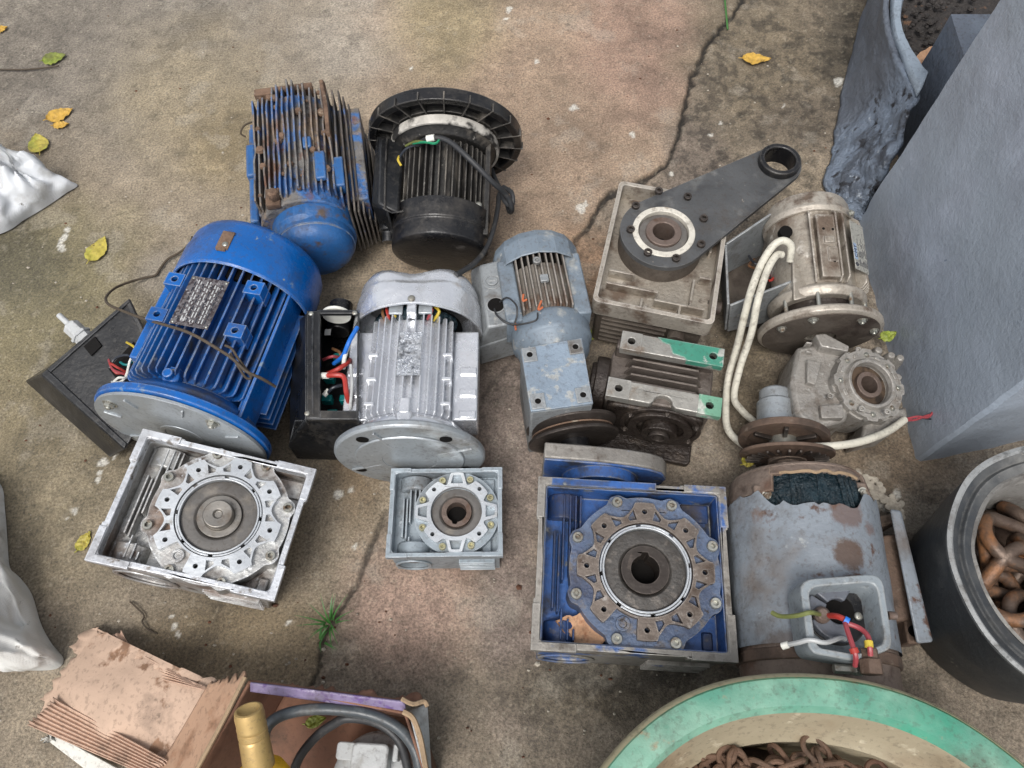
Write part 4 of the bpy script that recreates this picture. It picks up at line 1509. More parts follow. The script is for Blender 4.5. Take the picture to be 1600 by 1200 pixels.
def cover_profile(Rr, y0, y1, lip=.004, step=True):
    P = [(Rr - .004, y0 + .002), (Rr - .004, y1 - .03), (Rr * .6, y1 - .012), (0, y1 - .012)]
    o = [(0, y1), (Rr * .55, y1), (Rr * .80, y1 - .004), (Rr * .93, y1 - .014), (Rr * .985, y1 - .03)]
    if step:
        ym = y0 + (y1 - y0) * .52
        o += [(Rr * .99, ym + .006), (Rr * 1.012, ym), (Rr * 1.012, y0 + .004)]
    o += [(Rr, y0 + .003), (Rr, y0)]
    return P[::-1] + [(0, y1 - .012)][:0] + [], P, o


def fan_cover(t, name, m, Rr, y0, y1, zc, xc=0, step=True, bevel=.001, deform=None, seg=72, label=None):
    _, P, o = cover_profile(Rr, y0, y1, step=step)
    prof = o + P
    if deform:
        # finer rings so that dents can bend the sheet
        q = []
        for a, b in zip(prof[:-1], prof[1:]):
            n = max(1, int((Vector(a) - Vector(b)).length / .006))
            q += [(a[0] + (b[0] - a[0]) * k / n, a[1] + (b[1] - a[1]) * k / n) for k in range(n)]
        prof = q + [prof[-1]]
    mb = MB().lathe(prof, (xc, 0, zc), 'Y', seg)
    if deform:
        mb.deform(deform)
    return part(name, mb, m, t, bevel, label=label)


def ground_yaw(mx):
    return mx


# --- large blue motor ---
zF, RF = .158, .157
ztop = .15
RC = .137
pb = at(377, 331, ztop + RC)
mxf, _ = motor_frame((287, 676), zF, (380, 343), ztop + RC)
# aim at the back centre itself
a = at(287, 676, zF)
b = Vector((pb.x, pb.y, ztop))
y = (b - a).normalized()
x = y.cross(Vector((0, 0, 1))).normalized()
z = x.cross(y)
mx = Matrix((x, y, z)).transposed().to_4x4()
mx.translation = a - z * zF
LF = (b - a).length
inv = mx.inverted()
t = thing('electric_motor', 'large bright blue finned motor with round grey front flange and scratched nameplate', 'electric motor', mx)
motorF = t
y_body0, y_cov = .045, LF - .125
mb = MB().cyl(.100, y_body0, y_cov + .03, (0, 0, zF), 'Y', 64)
mb.lathe([(0, .02), (.128, .02), (.128, .035), (.112, .05), (.10, .055), (0, .055)], (0, 0, zF), 'Y', 64)
body = part('motor_body', mb, 'blue_fin', t, .002)
fm = fin_mesh('finF', 'blue_fin', y_body0 + .012, y_cov + .018, .098, .126, .0034, .006)
add_fins(body, fm, zF, [k * 8.2 + 4 for k in range(-8, 8)])
# side foot pads with vertical-side fins
for s in (-1, 1):
    mb = MB()
    for k in range(4):
        mb.box((s * .108, (y_body0 + y_cov) / 2 + .01, zF - .005 - k * .022), (.05, y_cov - y_body0 - .02, .0035))
    part('side_fins', mb, 'blue_fin', body, .001)
mb = MB().box((.118, (y_body0 + y_cov) / 2 - .005, zF + .028), (.006, y_cov - y_body0 + .06, .07))
mb.box((.112, y_body0 + .02, zF + .03), (.012, .05, .05))
part('side_foot_rail', mb, 'blue', t, .0015)
mb = MB().box((-.112, (y_body0 + y_cov) / 2 + .03, zF + .035), (.022, y_cov - y_body0 - .05, .06))
part('terminal_seat', mb, 'blue', t, .003)
for (X, Y, Z) in ((-.085, y_cov - .03, .103), (-.085, y_cov - .11, .103), (.072, y_cov - .025, .112), (.072, y_cov - .12, .112)):
    mb = MB().prism(rect(X - .017, Y - .014, X + .017, Y + .014), zF + Z - .04, zF + Z, [circ(.006, 16, (X, Y))])
    mb2 = MB().cyl(.0062, zF + Z - .02, zF + Z - .010, (X, Y, 0), seg=14)
    o = part('mounting_pad', mb, 'blue', t, .0015)
    part('pad_hole', mb2, 'bore', o, 0)
mb = MB().lathe([(0, 0), (.015, 0), (.015, .018), (.009, .022), (.009, .034), (0, .034)], (0, y_body0 + .010, zF + .096), 'Z', 24)
mb.box((0, y_body0 + .012, zF + .105), (.020, .034, .022))
part('lifting_boss', mb, 'blue', t, .0015)
place('bolt', hex_mesh('zinc'), t, Matrix.Translation((0, y_body0 + .016, zF + .116)), .006)
# nameplate
mb = MB().box((-.002, y_cov - .085, zF + .1285), (.072, .105, .0016))
npF = part('nameplate', mb, 'plate_worn', t, .0004)
for sx in (-.033, .030):
    for sy in (-.048, .048):
        place('rivet', screw_mesh('zinc'), npF, Matrix.Translation((sx, y_cov - .085 + sy, zF + .1292)), .0028)
random.seed(17)
for k in range(10):
    mb = MB()
    yy = -.044
    while yy < .040:
        ln = random.uniform(.004, .012)
        mb.box((-.026 + k * .0056, y_cov - .085 + yy + ln / 2, zF + .1296), (.0022, ln, .0003))
        yy += ln + random.uniform(.002, .006)
    part('stamped_line', mb, 'w_grey' if k % 3 else 'w_dark', npF, 0)
# flange
mb = MB().lathe([(.05, 0.0), (.150, 0.0), (RF, .004), (RF, .016), (.150, .020), (.12, .020), (.05, .02)], (0, 0, zF), 'Y', 96, closed=True)
part('flange_rim', mb, 'blue', t, .001)
mb = MB()
holes = [circ(.0085, 18, (.132 * math.cos(a), .132 * math.sin(a))) for a in (R(45), R(135), R(225), R(315))]
mb.prism(circ(.1525, 96), -.006, -.0005, holes, axis='Y', mx=Matrix.Translation((0, 0, zF)))
fl = part('flange_face', mb, 'silver_flange', t, .001)
mb = MB().ring(.030, .040, -.007, -.004, (0, 0, zF), 'Y', 72)
for k in range(8):
    a = R(22.5 + 45 * k)
    mb.box((.121, -.0075, 0), (.03, .004, .004), mx=Matrix.Translation((0, 0, zF)) @ Matrix.Rotation(a, 4, 'Y'))
part('spigot_ring', mb, 'silver_flange', fl, .001)
for a in (R(45), R(135)):
    place('bolt', hex_mesh('zinc'), t, rot_to((0, -1, 0), (.132 * math.cos(a), -.006, zF + .132 * math.sin(a))), .0095)
fan_cover(t, 'fan_cover', 'blue', RC, y_cov, LF, ztop + .004)
mb = MB().box((-.005, y_cov + .052, ztop + RC + .006), (.024, .042, .004)).box((-.005, y_cov + .03, ztop + RC + .004), (.018, .006, .012))
cp = part('cover_clip', mb, 'rusty_plate', t, .001)
place('screw', screw_mesh('zinc'), cp, Matrix.Translation((-.001, y_cov + .042, ztop + RC + .008)), .006)
mb = MB().cyl(.11, y_cov - .01, y_cov + .02, (0, 0, zF), 'Y')
part('fan_gap', mb, 'bore', t, 0)

# its black terminal box, tipped over on the left
T4 = [at(203, 465, .17), at(64, 585, .13), at(196, 703, .095), at(262, 590, .12)]
B4 = [at(203, 490, .03), at(38, 596, .06), at(172, 716, .02), at(276, 640, .01)]
ib = mx.inverted()
mb = MB().hexa([ib @ p for p in T4], [ib @ p for p in B4])
tb = part('terminal_box', mb, 'black_plastic', t, .004)


def quadpt(Q, u, v, off=0):
    p = Q[0].lerp(Q[3], u).lerp(Q[1].lerp(Q[2], u), v)
    n = (Q[1] - Q[0]).cross(Q[3] - Q[0]).normalized()
    if n.z < 0:
        n = -n
    return p + n * off


def quad_slab(Q, u0, v0, u1, v1, o0, o1, ib):
    top = [ib @ quadpt(Q, *uv, o1) for uv in ((u0, v0), (u0, v1), (u1, v1), (u1, v0))]
    bot = [ib @ quadpt(Q, *uv, o0) for uv in ((u0, v0), (u0, v1), (u1, v1), (u1, v0))]
    return MB().hexa(top, bot)


mb = MB()
for (a_, b_, c_, d_) in ((0.01, .93, .99, .99), (0.01, .01, .05, .93), (0.05, .01, .99, .05)):
    mb.v += []
    q = quad_slab(T4, a_, b_, c_, d_, -.002, .004, ib)
    n = len(mb.v)
    mb.v += q.v
    mb.f += [tuple(i + n for i in f) for f in q.f]
part('box_lid_rim', mb, 'black_plastic', tb, .0015)
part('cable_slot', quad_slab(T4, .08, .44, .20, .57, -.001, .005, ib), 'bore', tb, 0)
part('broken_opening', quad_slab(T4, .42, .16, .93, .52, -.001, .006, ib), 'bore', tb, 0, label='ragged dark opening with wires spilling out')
g0 = at(128, 525, .135)
gd = (at(84, 485, .16) - g0).normalized()
mb = MB()
qx = rot_to(ib.to_3x3() @ gd, ib @ g0)
mb.lathe([(0, -.02), (.018, -.02), (.018, .0), (.021, .0), (.021, .006), (.017, .006), (.017, .03), (.012, .034), (0, .034)], seg=6, mx=qx)
mb.lathe([(0, .03), (.006, .03), (.0055, .062), (0, .064)], seg=12, mx=qx)
part('cable_gland', mb, 'white_plastic', t, .001)
for i, (cn, pts) in enumerate((
        ('white', [(215, 575, 0.155), (205, 560, 0.180), (196, 590, 0.170), (180, 600, 0.160)]),
        ('red', [(205, 585, 0.155), (185, 575, 0.180), (172, 568, 0.170), (182, 583, 0.165), (200, 580, 0.160)]),
        ('yellow', [(222, 570, 0.155), (212, 545, 0.180), (198, 535, 0.160)]),
        ('dark', [(220, 565, 0.155), (200, 555, 0.177), (180, 560, 0.165), (172, 575, 0.157)]),
        ('pink_red', [(210, 590, 0.155), (190, 583, 0.170), (176, 577, 0.175), (170, 562, 0.160)]),
        ('grey', [(206, 600, 0.150), (190, 598, 0.170), (175, 597, 0.160)]),
        ('teal', [(215, 560, 0.155), (198, 570, 0.175), (188, 566, 0.170)]),
        ('white', [(208, 578, 0.155), (198, 590, 0.175), (186, 590, 0.180), (176, 598, 0.155)]))):
    part('loose_wire', MB().tube([ib @ at(*p) for p in pts], .0024, 6, 4), 'w_' + cn, t, 0)

# --- silver motor with dented cover ---
zG, RG = .135, .137
a = at(641, 716, zG)
pb = at(648, 400, .125 + .118)
b = Vector((pb.x, pb.y, .128))
y = (b - a).normalized()
x = y.cross(Vector((0, 0, 1))).normalized()
z = x.cross(y)
mx = Matrix((x, y, z)).transposed().to_4x4()
mx.translation = a - z * zG
LG = (b - a).length
ig = mx.inverted()
t = thing('electric_motor', 'bright silver finned motor with crushed fan cover and round grey flange', 'electric motor', mx)
yb0, yc = .04, LG - .115
mb = MB().cyl(.086, yb0, yc - .012, (0, 0, zG), 'Y', 56)
mb.lathe([(0, .012), (.108, .012), (.108, .03), (.098, .046), (.088, .05), (0, .05)], (0, 0, zG), 'Y', 64)
body = part('motor_body', mb, 'silver', t, .002)
fm = fin_mesh('finG', 'silver', yb0 + .006, yc - .006, .084, .104, .0032, .004)
add_fins(body, fm, zG, [k * 8.4 - 4 for k in range(-5, 7)])
for s in (-1, 1):
    mb = MB().box((s * .1, (yb0 + yc) / 2 + .0, zG + .012), (.046, yc - yb0 - .03, .066))
    part('side_block', mb, 'silver', t, .003)
    mb = MB()
    for k in range(3):
        mb.box((s * (.068), yb0 + .03 + k * .05, zG + .07), (.018, .007, .03))
        mb.box((s * .105, yb0 + .025 + k * .045, zG + .046), (.03, .014, .008))
    part('cross_ribs', mb, 'silver', t, .0012)
mb = MB().lathe([(0, 0), (.016, 0), (.016, .012), (.011, .018), (0, .018)], (0, yb0 - .006, zG + .092), 'Z', 22).box((0, yb0 + .014, zG + .100), (.018, .03, .022))
mb.box((0, yc + .0, zG + .1), (.018, .03, .02))
part('lifting_boss', mb, 'silver', t, .002)
mb = MB().box((.002, (yb0 + yc) / 2 + .01, zG + .1065), (.042, .09, .0016))
mb.deform(lambda p: p)
part('nameplate', mb, mat('painted_over_plate', (200, 204, 210), .22, .85, .1, layers=[((120, 124, 130), 40, .56, .6, .3, .8)], bump=1.0, coarse=4, cscale=25), t, .0005)
mb = MB()
# torn windings visible below the cover
for k in range(16):
    an = R(-55 + 7.4 * k)
    mb.lathe([(0, 0), (.008, .002), (.011, .014), (.007, .026), (0, .028)], (math.sin(an) * .086, yc - .014, zG + math.cos(an) * .086), 'Y', 8)
part('winding_ends', mb, 'winding', t, 0)
for an, cn in ((-30, 'red'), (-22, 'yellow'), (18, 'pink_red'), (26, 'yellow'), (-36, 'brown')):
    a2 = R(an)
    part('winding_wire', MB().tube([(math.sin(a2) * .088, yc - .012, zG + math.cos(a2) * .088), (math.sin(a2 + .05) * .104, yc - .002, zG + math.cos(a2) * .106), (math.sin(a2 - .04) * .096, yc + .016, zG + math.cos(a2) * .096)], .003, 6), 'w_' + cn, t, 0)
for an in (-17, 14):
    a2 = R(an)
    part('winding_tab', MB().box((math.sin(a2) * .104, yc + .004, zG + math.cos(a2) * .104), (.026, .03, .006)), 'silver_flange', t, .002)
# flange
mb = MB().cyl(.052, -.003, .004, (0, 0, zG), 'Y', 48)
mb.lathe([(.04, 0), (RG - .004, 0), (RG, .004), (RG, .012), (RG - .004, .016), (.10, .018), (.04, .018)], (0, 0, zG), 'Y', 96, closed=True)
fl = part('flange', mb, 'silver_flange', t, .0012)
holes = []
mb = MB().lathe([(.05, -.004), (.098, -.004), (.1, -.0005), (.05, -.0005)], (0, 0, zG), 'Y', 72, closed=True)
for k in range(4):
    a2 = R(45 + 90 * k + 22)
    mb.prism([(.06, -.003), (.125, -.0015), (.125, .0015), (.06, .003)], -.0045, 0, axis='Y', mx=Matrix.Translation((0, 0, zG)) @ Matrix.Rotation(a2, 4, 'Y'))
part('flange_ribs', mb, 'silver_flange', fl, .0008)
mb = MB()
for a2 in (R(50), R(130), R(-28), R(208)):
    mb.cyl(.011, -.0012, .002, (.112 * math.cos(a2), 0, zG + .112 * math.sin(a2)), 'Y', 20)
part('flange_holes', mb, 'bore', fl, 0)


def dentG(p):
    # crushed rim at the far end, buckle lines
    yy = (p.y - yc) / (LG - yc)
    ex = math.exp(-((p.x + .005) / .048) ** 2)
    up = max(0, (p.z - zG) / .12)
    q = p.copy()
    q.y -= .030 * ex * max(0, yy - .3) * up ** .5
    q.z -= .016 * ex * max(0, yy - .2) * up
    q.z -= .006 * math.sin(p.x * 40 + 1) * max(0, yy) * up
    q.z += (.0035 * fbm(p.x * 22, p.y * 22, 4) + .008 * (.3 - abs(fbm(p.x * 11 + 2, p.y * 16, 7)))) * up * (1 if yy > .04 else .4)
    q.x *= 1.02 + .06 * (1 - yy) * (1 if abs(p.x) > .02 else .6)
    return q


fan_cover(t, 'dented_fan_cover', 'silver', .118, yc, LG, .134, step=True, deform=dentG, bevel=0)
place('screw', screw_mesh('zinc'), t, Matrix.Translation((0, yc + .012, .134 + .119)), .007)
mb = MB().cyl(.088, yc - .012, yc + .02, (0, 0, zG), 'Y')
part('fan_gap', mb, 'bore', t, 0)
# open terminal box
zt = .20
O = [at(480, 489, zt), at(480, 650, zt), at(560, 656, zt), at(562, 488, zt)]  # TL, BL, BR, TR of the open rim
Bq = [at(470, 492, .03), at(462, 690, .03), at(560, 690, .03), at(565, 505, .03)]
O2 = O


def slab_path(name, P, Q, th, zt, zb, m, par, ib, bevel=.0015):
    """wall between top points P->Q leaning to their lower copies"""
    (pt, pb_), (qt, qb) = P, Q
    d = (qt - pt).normalized()
    n = Vector((d.y, -d.x, 0)) * th
    mb = MB().hexa([ib @ v for v in (pt, qt, qt + n, pt + n)], [ib @ v for v in (pb_, qb, qb + n, pb_ + n)])
    return part(name, mb, m, par, bevel)


box = part('terminal_box', MB().hexa([ig @ v for v in (Vector((p.x, p.y, .06)) for p in Bq)], [ig @ v for v in (Vector((p.x, p.y, .03)) for p in Bq)]), 'black_plastic', t, .002)
for i in range(4):
    j = (i + 1) % 4
    slab_path('box_wall', (O[i], Bq[i]), (O[j], Bq[j]), -.004, 0, 0, 'black_plastic', box, ig)
# wide lid seat along the left, gasket channel
mb = MB()
for (px0, py0, px1, py1, z0, z1) in ((480, 488, 501, 655, zt - .004, zt + .006), (480, 643, 560, 657, zt - .004, zt + .005), (496, 486, 560, 492, zt - .004, zt + .005)):
    c4 = [at(px0, py0, zt), at(px1, py0, zt), at(px1, py1, zt), at(px0, py1, zt)]
    mb2 = MB().hexa([ig @ (v + Vector((0, 0, z1 - zt))) for v in c4], [ig @ (v + Vector((0, 0, z0 - zt))) for v in c4])
    n = len(mb.v)
    mb.v += mb2.v
    mb.f += [tuple(i + n for i in f) for f in mb2.f]
part('lid_seat', mb, 'black_plastic', box, .0015)
mb = MB().tube([ig @ at(489, 492, zt + .006), ig @ at(488, 560, zt + .007), ig @ at(489, 648, zt + .006)], .0022, 6)
part('seat_ridge', mb, 'black_plastic', box, 0)
# side skirt (lower flange of the box)
c4 = [at(459, 655, .17), at(562, 655, .19), at(556, 700, .10), at(449, 697, .08)]
part('box_skirt', MB().hexa([ig @ v for v in c4], [ig @ (v - Vector((0, 0, .07))) for v in c4]), 'black_plastic', box, .004)
c4 = [at(478, 490, .185), at(478, 656, .185), at(452, 690, .10), at(456, 505, .10)]
part('box_side', MB().hexa([ig @ v for v in c4], [ig @ (v - Vector((-.005, 0, .06))) for v in c4]), 'black_plastic', box, .004)
for q in ((486, 490, zt + .006), (480, 646, zt + .006), (554, 489, zt + .004)):
    place('screw', screw_mesh('zinc'), box, Matrix.Translation(ig @ at(*q)), .005)
mb = MB()
for q in ((515, 592), (530, 560), (512, 625), (540, 625), (520, 648)):
    mb.box(ig @ at(q[0], q[1], .13), (.02, .014, .02))
part('terminal_block', mb, 'w_teal', box, .002)
part('capacitor', MB().lathe([(0, 0), (.022, 0), (.024, .004), (.024, .07), (0, .07)], ig @ at(528, 520, .10), 'Y', 24), 'black', box, .001)
part('rating_label', MB().box(ig @ at(512, 519, .142), (.012, .014, .001)), 'w_grey', box, 0)
for cn, r_, pts in (
        ('blue', .0042, [(558, 512, .215), (545, 535, .225), (536, 556, .2), (522, 568, .16)]),
        ('red', .0048, [(503, 588, .19), (520, 586, .205), (537, 589, .205), (541, 612, .2), (546, 632, .17)]),
        ('red', .0044, [(508, 586, .18), (528, 577, .2), (544, 566, .19), (548, 560, .16)]),
        ('white', .004, [(545, 540, .2), (538, 560, .205), (537, 575, .18)]),
        ('dark', .003, [(534, 602, .18), (520, 606, .185), (510, 616, .17)]),
        ('white', .005, [(514, 609, .175), (506, 618, .172)]),
        ('grey', .003, [(548, 570, .2), (550, 600, .2), (547, 640, .18)]),
        ('brown', .003, [(520, 545, .15), (532, 552, .17), (530, 565, .15)]),
        ('pink_red', .003, [(505, 562, .16), (520, 557, .17), (535, 560, .15)])):
    part('box_wire', MB().tube([ig @ at(*p) for p in pts], r_, 8), 'w_' + cn, t, 0)
part('wire_sleeve', MB().tube([ig @ at(500, 587, .19), ig @ at(512, 587, .2)], .006, 8), 'w_white', t, 0)
part('broken_knockout', MB().cyl(.028, -.003, .003, ig @ at(526, 492, .175), 'Y', 28), 'w_white', box, .001)

# --- black motor, flange away from the camera ---
zH = .165
a = at(688, 400, .100)
b_ = at(697, 226, zH)
y = (b_ - a).normalized()
x = y.cross(Vector((0, 0, 1))).normalized()
z = x.cross(y)
mx = Matrix((x, y, z)).transposed().to_4x4()
mx.translation = a - z * .100
LH = (b_ - a).length
ih = mx.inverted()
zc = .105
t = thing('electric_motor', 'black finned motor with wide ribbed black flange and a cable across it', 'electric motor', mx)
fl_R = 115 / pxm(200, .15)
mb = MB().cyl(.082, .06, LH, (0, 0, zc), 'Y', 56).cyl(.088, .06, .075, (0, 0, zc), 'Y', 56)
body = part('motor_body', mb, 'black_dusty', t, .002)
fm = fin_mesh('finH', 'black_dusty', .062, LH - .045, .08, .099, .003, .004)
add_fins(body, fm, zc, [k * 8.6 for k in range(-9, 10)])
mb = MB().lathe([(0, LH - .04), (.098, LH - .04), (.108, LH - .028), (.118, LH - .022), (.118, LH - .006), (.1, LH), (0, LH)], (0, 0, zc + .004), 'Y', 72)
part('end_shield', mb, 'black_dusty', t, .002)
mb = MB().lathe([(.114, LH - .027), (.119, LH - .026), (.1205, LH - .016), (.1195, LH - .006), (.114, LH - .005)], (0, 0, zc + .004), 'Y', 72, closed=True)
part('end_ring', mb, 'white_chip', t, .001, label='end ring with paint chipped to white')
mb = MB().lathe([(.05, LH + .012), (fl_R - .02, LH + .012), (fl_R - .016, LH - .004), (fl_R, LH - .004), (fl_R, LH + .024), (.05, LH + .024)], (0, 0, zc + .002), 'Y', 96, closed=True)
fl = part('flange', mb, 'black', t, .0015)
for k in range(20):
    mb = MB().box((.138, LH + .004, 0), (.07, .018, .0032))
    me_ = shared('ribH', lambda: mb.mesh('flange_rib', M['black_dusty']))
    place('flange_rib', me_, fl, Matrix.Translation((0, 0, zc + .002)) @ Matrix.Rotation(R(k * 18 + 4), 4, 'Y'), 1, .0008)
mb = MB().ring(.112, .122, LH + .0, LH + .013, (0, 0, zc + .002), 'Y', 72)
part('flange_hub', mb, 'black_dusty', fl, .001)


def dentH(p):
    q = p.copy()
    q.z += .003 * fbm(p.x * 12, p.y * 12, 9)
    return q


_, P, o = cover_profile(.108, .0, .085)
prof = [(.104, .083), (.104, .03), (.07, .012), (0, .012), (0, 0), (.088, 0), (.099, .002), (.1035, .006), (.1045, .014), (.1045, .04), (.108, .043), (.109, .085)]
mb = MB().lathe(prof, (0, 0, zc), 'Y', 72)
part('fan_cover', mb, 'black', t, .0015)
mb = MB().box((.098, .14, zc + .02), (.012, .22, .05))
part('side_rail', mb, 'black_dusty', t, .002)
for k in range(3):
    mb = MB().box((.04 - .04 * k, .10, zc + .0985), (.004, .012, .006))
place('screw', screw_mesh('zinc'), t, Matrix.Translation((-.075, .088, zc + .066)), .007)
place('screw', screw_mesh('zinc'), t, Matrix.Translation((.082, .09, zc + .058)), .008)
c4 = [at(592, 213, .215), at(588, 318, .215), at(622, 334, .205), at(633, 222, .205)]
b4 = [at(600, 240, .07), at(600, 330, .07), at(650, 340, .07), at(650, 240, .07)]
tb = part('terminal_box', MB().hexa([ih @ v for v in c4], [ih @ v for v in b4]), 'black_plastic', t, .006)
c4 = [at(587, 211, .19), at(580, 320, .19), at(604, 326, .212), at(608, 214, .212)]
part('box_lid', MB().hexa([ih @ v for v in c4], [ih @ (v + Vector((.006, 0, -.09))) for v in c4]), 'black_plastic', tb, .005)
mb = MB().tube([ih @ at(605, 213, .216), ih @ at(602, 270, .217), ih @ at(601, 324, .215)], .0022, 6, 2)
mb.tube([ih @ at(599, 325, .212), ih @ at(612, 332, .21), ih @ at(630, 330, .205)], .002, 6, 2)
part('lid_seam', mb, 'black', tb, 0)
mb = MB().lathe([(0, 0), (.02, 0), (.02, .03), (.014, .034), (.014, .055), (0, .055)], (0, 0, 0), 'Z', 14, mx=rot_to(ih.to_3x3() @ Vector((.05, -1, -.4)), ih @ at(606, 340, .13)))
part('cable_gland', mb, 'black_plastic', t, .001)
cab = [(652, 226, .245), (672, 216, .275), (700, 220, .282), (735, 250, .275), (770, 285, .24), (792, 306, .20), (800, 326, .17), (796, 330, .14), (790, 310, .13), (776, 285, .12), (768, 265, .12)]
part('power_cable', MB().tube([ih @ at(*p) for p in cab], .0058, 10), 'black_cable', t, 0)
cab = [(800, 300, .12), (786, 298, .13), (780, 305, .13), (778, 325, .13), (772, 355, .14), (760, 388, .15), (740, 412, .18), (712, 430, .22)]
part('power_cable', MB().tube([ih @ at(*p) for p in cab], .0055, 10), 'black_cable', t, 0)
part('cable_knot', MB().tube([ih @ at(*p) for p in [(786, 292, .17), (800, 302, .18), (800, 322, .17), (788, 314, .17), (784, 300, .16), (796, 296, .15)]], .005, 8), 'black_cable', t, 0)
for cn, pts in (('dark', [(652, 226, .245), (635, 232, .235), (624, 246, .23)]), ('yellow', [(624, 244, .23), (622, 250, .23), (627, 259, .225)]), ('green', [(688, 216, .28), (680, 224, .28), (664, 222, .272), (645, 224, .25)]), ('wire_green', [(668, 223, .27), (650, 221, .26), (634, 228, .235)])):
    part('lead_wire', MB().tube([ih @ at(*p) for p in pts], .0026, 6), 'w_' + cn, t, 0)
part('cable_tag', MB().tube([ih @ at(667, 217, .278), ih @ at(679, 215, .282)], .0072, 10), 'w_white', t, 0)

# --- rusty old blue motor ---
zI = .13
a = at(486, 405, zI - .01)
b = at(472, 190, zI)
y = (b - a).normalized()
x = y.cross(Vector((0, 0, 1))).normalized()
z = x.cross(y)
mx = Matrix((x, y, z)).transposed().to_4x4()
mx.translation = a - z * (zI - .01)
LI = (b - a).length
ii_ = mx.inverted()
zc = zI - .01
t = thing('electric_motor', 'rusty old blue finned motor with crusted fins and no flange', 'electric motor', mx)
mb = MB().cyl(.099, .075, LI - .02, (0, 0, zc), 'Y', 48)
mb.box((.01, .09 + (LI - .11) / 2, zc - .02), (.24, LI - .13, .12))
mb.box((.115, .09 + (LI - .11) / 2, zc - .0), (.05, LI - .13, .10))
body = part('motor_body', mb, 'rust_blue', t, .003)
random.seed(11)
for k in range(16):
    xx = -.090 + k * .0118
    top = zc + .112 - .035 * (abs(xx) / .1) ** 2 + random.uniform(-.004, .004)
    y1 = LI - .005 + random.uniform(-.008, .006) + (.012 if 3 < k < 9 else 0)
    y0_ = .085 + random.uniform(0, .02)
    pts = [(y0_, zc + .03), (y1, zc + .03)]
    n = 9
    for j in range(n):
        yy = y1 + (y0_ - y1) * j / (n - 1)
        pts.append((yy, top + random.uniform(-.003, .002) - (.008 if random.random() < .10 else 0)))
    mb = MB().prism(pts, xx - .0019, xx + .0019, axis='X')
    mb.deform(lambda p: Vector((p.x + .0022 * fbm(p.y * 14, p.z * 14, k), p.y, p.z)))
    part('cooling_fin', mb, 'rust_blue', body, .0006)
for k in range(7):
    xx = .100 + k * .0088
    tp = zc + .078 - .008 * k - .0015 * k * k
    pts = [(.055 + .004 * k, zc - .07), (LI - .012 * k, zc - .07)] + [(LI - .012 * k - (LI - .055 - .016 * k) * j / 8, tp + random.uniform(-.004, .003)) for j in range(9)]
    mb = MB().prism(pts, xx - .0018, xx + .0018, axis='X')
    mb.deform(lambda p: p + Vector((.002 * fbm(p.y * 12, p.z * 9, k), 0, 0)))
    part('side_fin', mb, 'dark_fin', body, .0006)
mb = MB()
mb.box((-.106, LI * .62, zc + .03), (.02, .09, .05)).box((-.104, LI * .36, zc + .02), (.018, .12, .05)).box((-.1, LI * .8, zc + .02), (.02, .05, .06))
part('foot_bosses', mb, 'old_blue', t, .004)
mb = MB().box((.052, .16, zc + .10), (.022, .075, .012)).box((.085, .155, zc + .07), (.024, .08, .03)).box((.028, .225, zc + .103), (.018, .03, .010))
part('blue_lugs', mb, 'old_blue', t, .003)
pl_ = [(LI - .17, zc + .03), (LI - .15, zc + .105), (LI - .08, zc + .118), (LI - .03, zc + .122), (LI - .005, zc + .118), (LI + .004, zc + .10), (LI - .005, zc + .03)]
mb = MB().prism(pl_, .070, .078, [circ(.007, 12, (LI - .018, zc + .104))], axis='X')
mb.deform(lambda p: p + Vector((.005 * fbm(p.y * 12, p.z * 12, 2), 0, 0)))
part('foot_bracket', mb, 'rusty_plate', t, .0015)
random.seed(5)
mb = MB()
for k in range(26):
    xx, yy = random.uniform(-.08, .07), random.uniform(.10, LI)
    r = random.uniform(.004, .011)
    zz = zc + .104 - .03 * (abs(xx) / .1) ** 2
    mb.lathe([(0, -r * .5), (r, -r * .2), (r * .8, r * .4), (0, r * .6)], (xx, yy, zz), seg=7)
o = part('rust_lumps', mb, 'rusty_plate', t, 0, stuff=True)
o['kind'] = 'stuff'
prof = [(.084, .10), (.084, .03), (0, .02), (0, 0), (.045, 0), (.066, .004), (.077, .014), (.082, .030), (.084, .045), (.088, .05), (.088, .095)]
mb = MB().lathe(prof, (.012, .0, zc), 'Y', 64)
mb.deform(lambda p: p + Vector((0, 0, .004 * fbm(p.x * 14, p.y * 14, 1))))
part('fan_cover', mb, 'old_blue', t, .001)
mb = MB().box((-.05, .095, zc + .092), (.03, .045, .016)).cyl(.012, 0, .02, (-.045, .09, zc + .10), 'Z', 7)
part('rusty_lug', mb, 'rusty_plate', t, .003)
part('bent_wire', MB().tube([ii_ @ at(*p) for p in [(405, 182, .14), (404, 160, .17), (412, 144, .2), (424, 141, .21), (432, 158, .2), (436, 170, .2)]], .0022, 6), 'twig', t, 0)
part('bent_wire', MB().tube([ii_ @ at(*p) for p in [(396, 190, .13), (382, 196, .13), (376, 208, .12), (384, 214, .11)]], .0022, 6), 'twig', t, 0)
mb = MB().box((-.02, LI + .012, zc + .03), (.13, .02, .12))
mb.deform(lambda p: p + Vector((0, .008 * fbm(p.x * 20, p.z * 20), 0)))
part('broken_end', mb, 'rusty_plate', t, .003)


def yframe(a, b, zc):
    y = (b - a).normalized()
    x = y.cross(Vector((0, 0, 1))).normalized()
    z = x.cross(y)
    m = Matrix((x, y, z)).transposed().to_4x4()
    m.translation = a - z * zc
    return m, (b - a).length


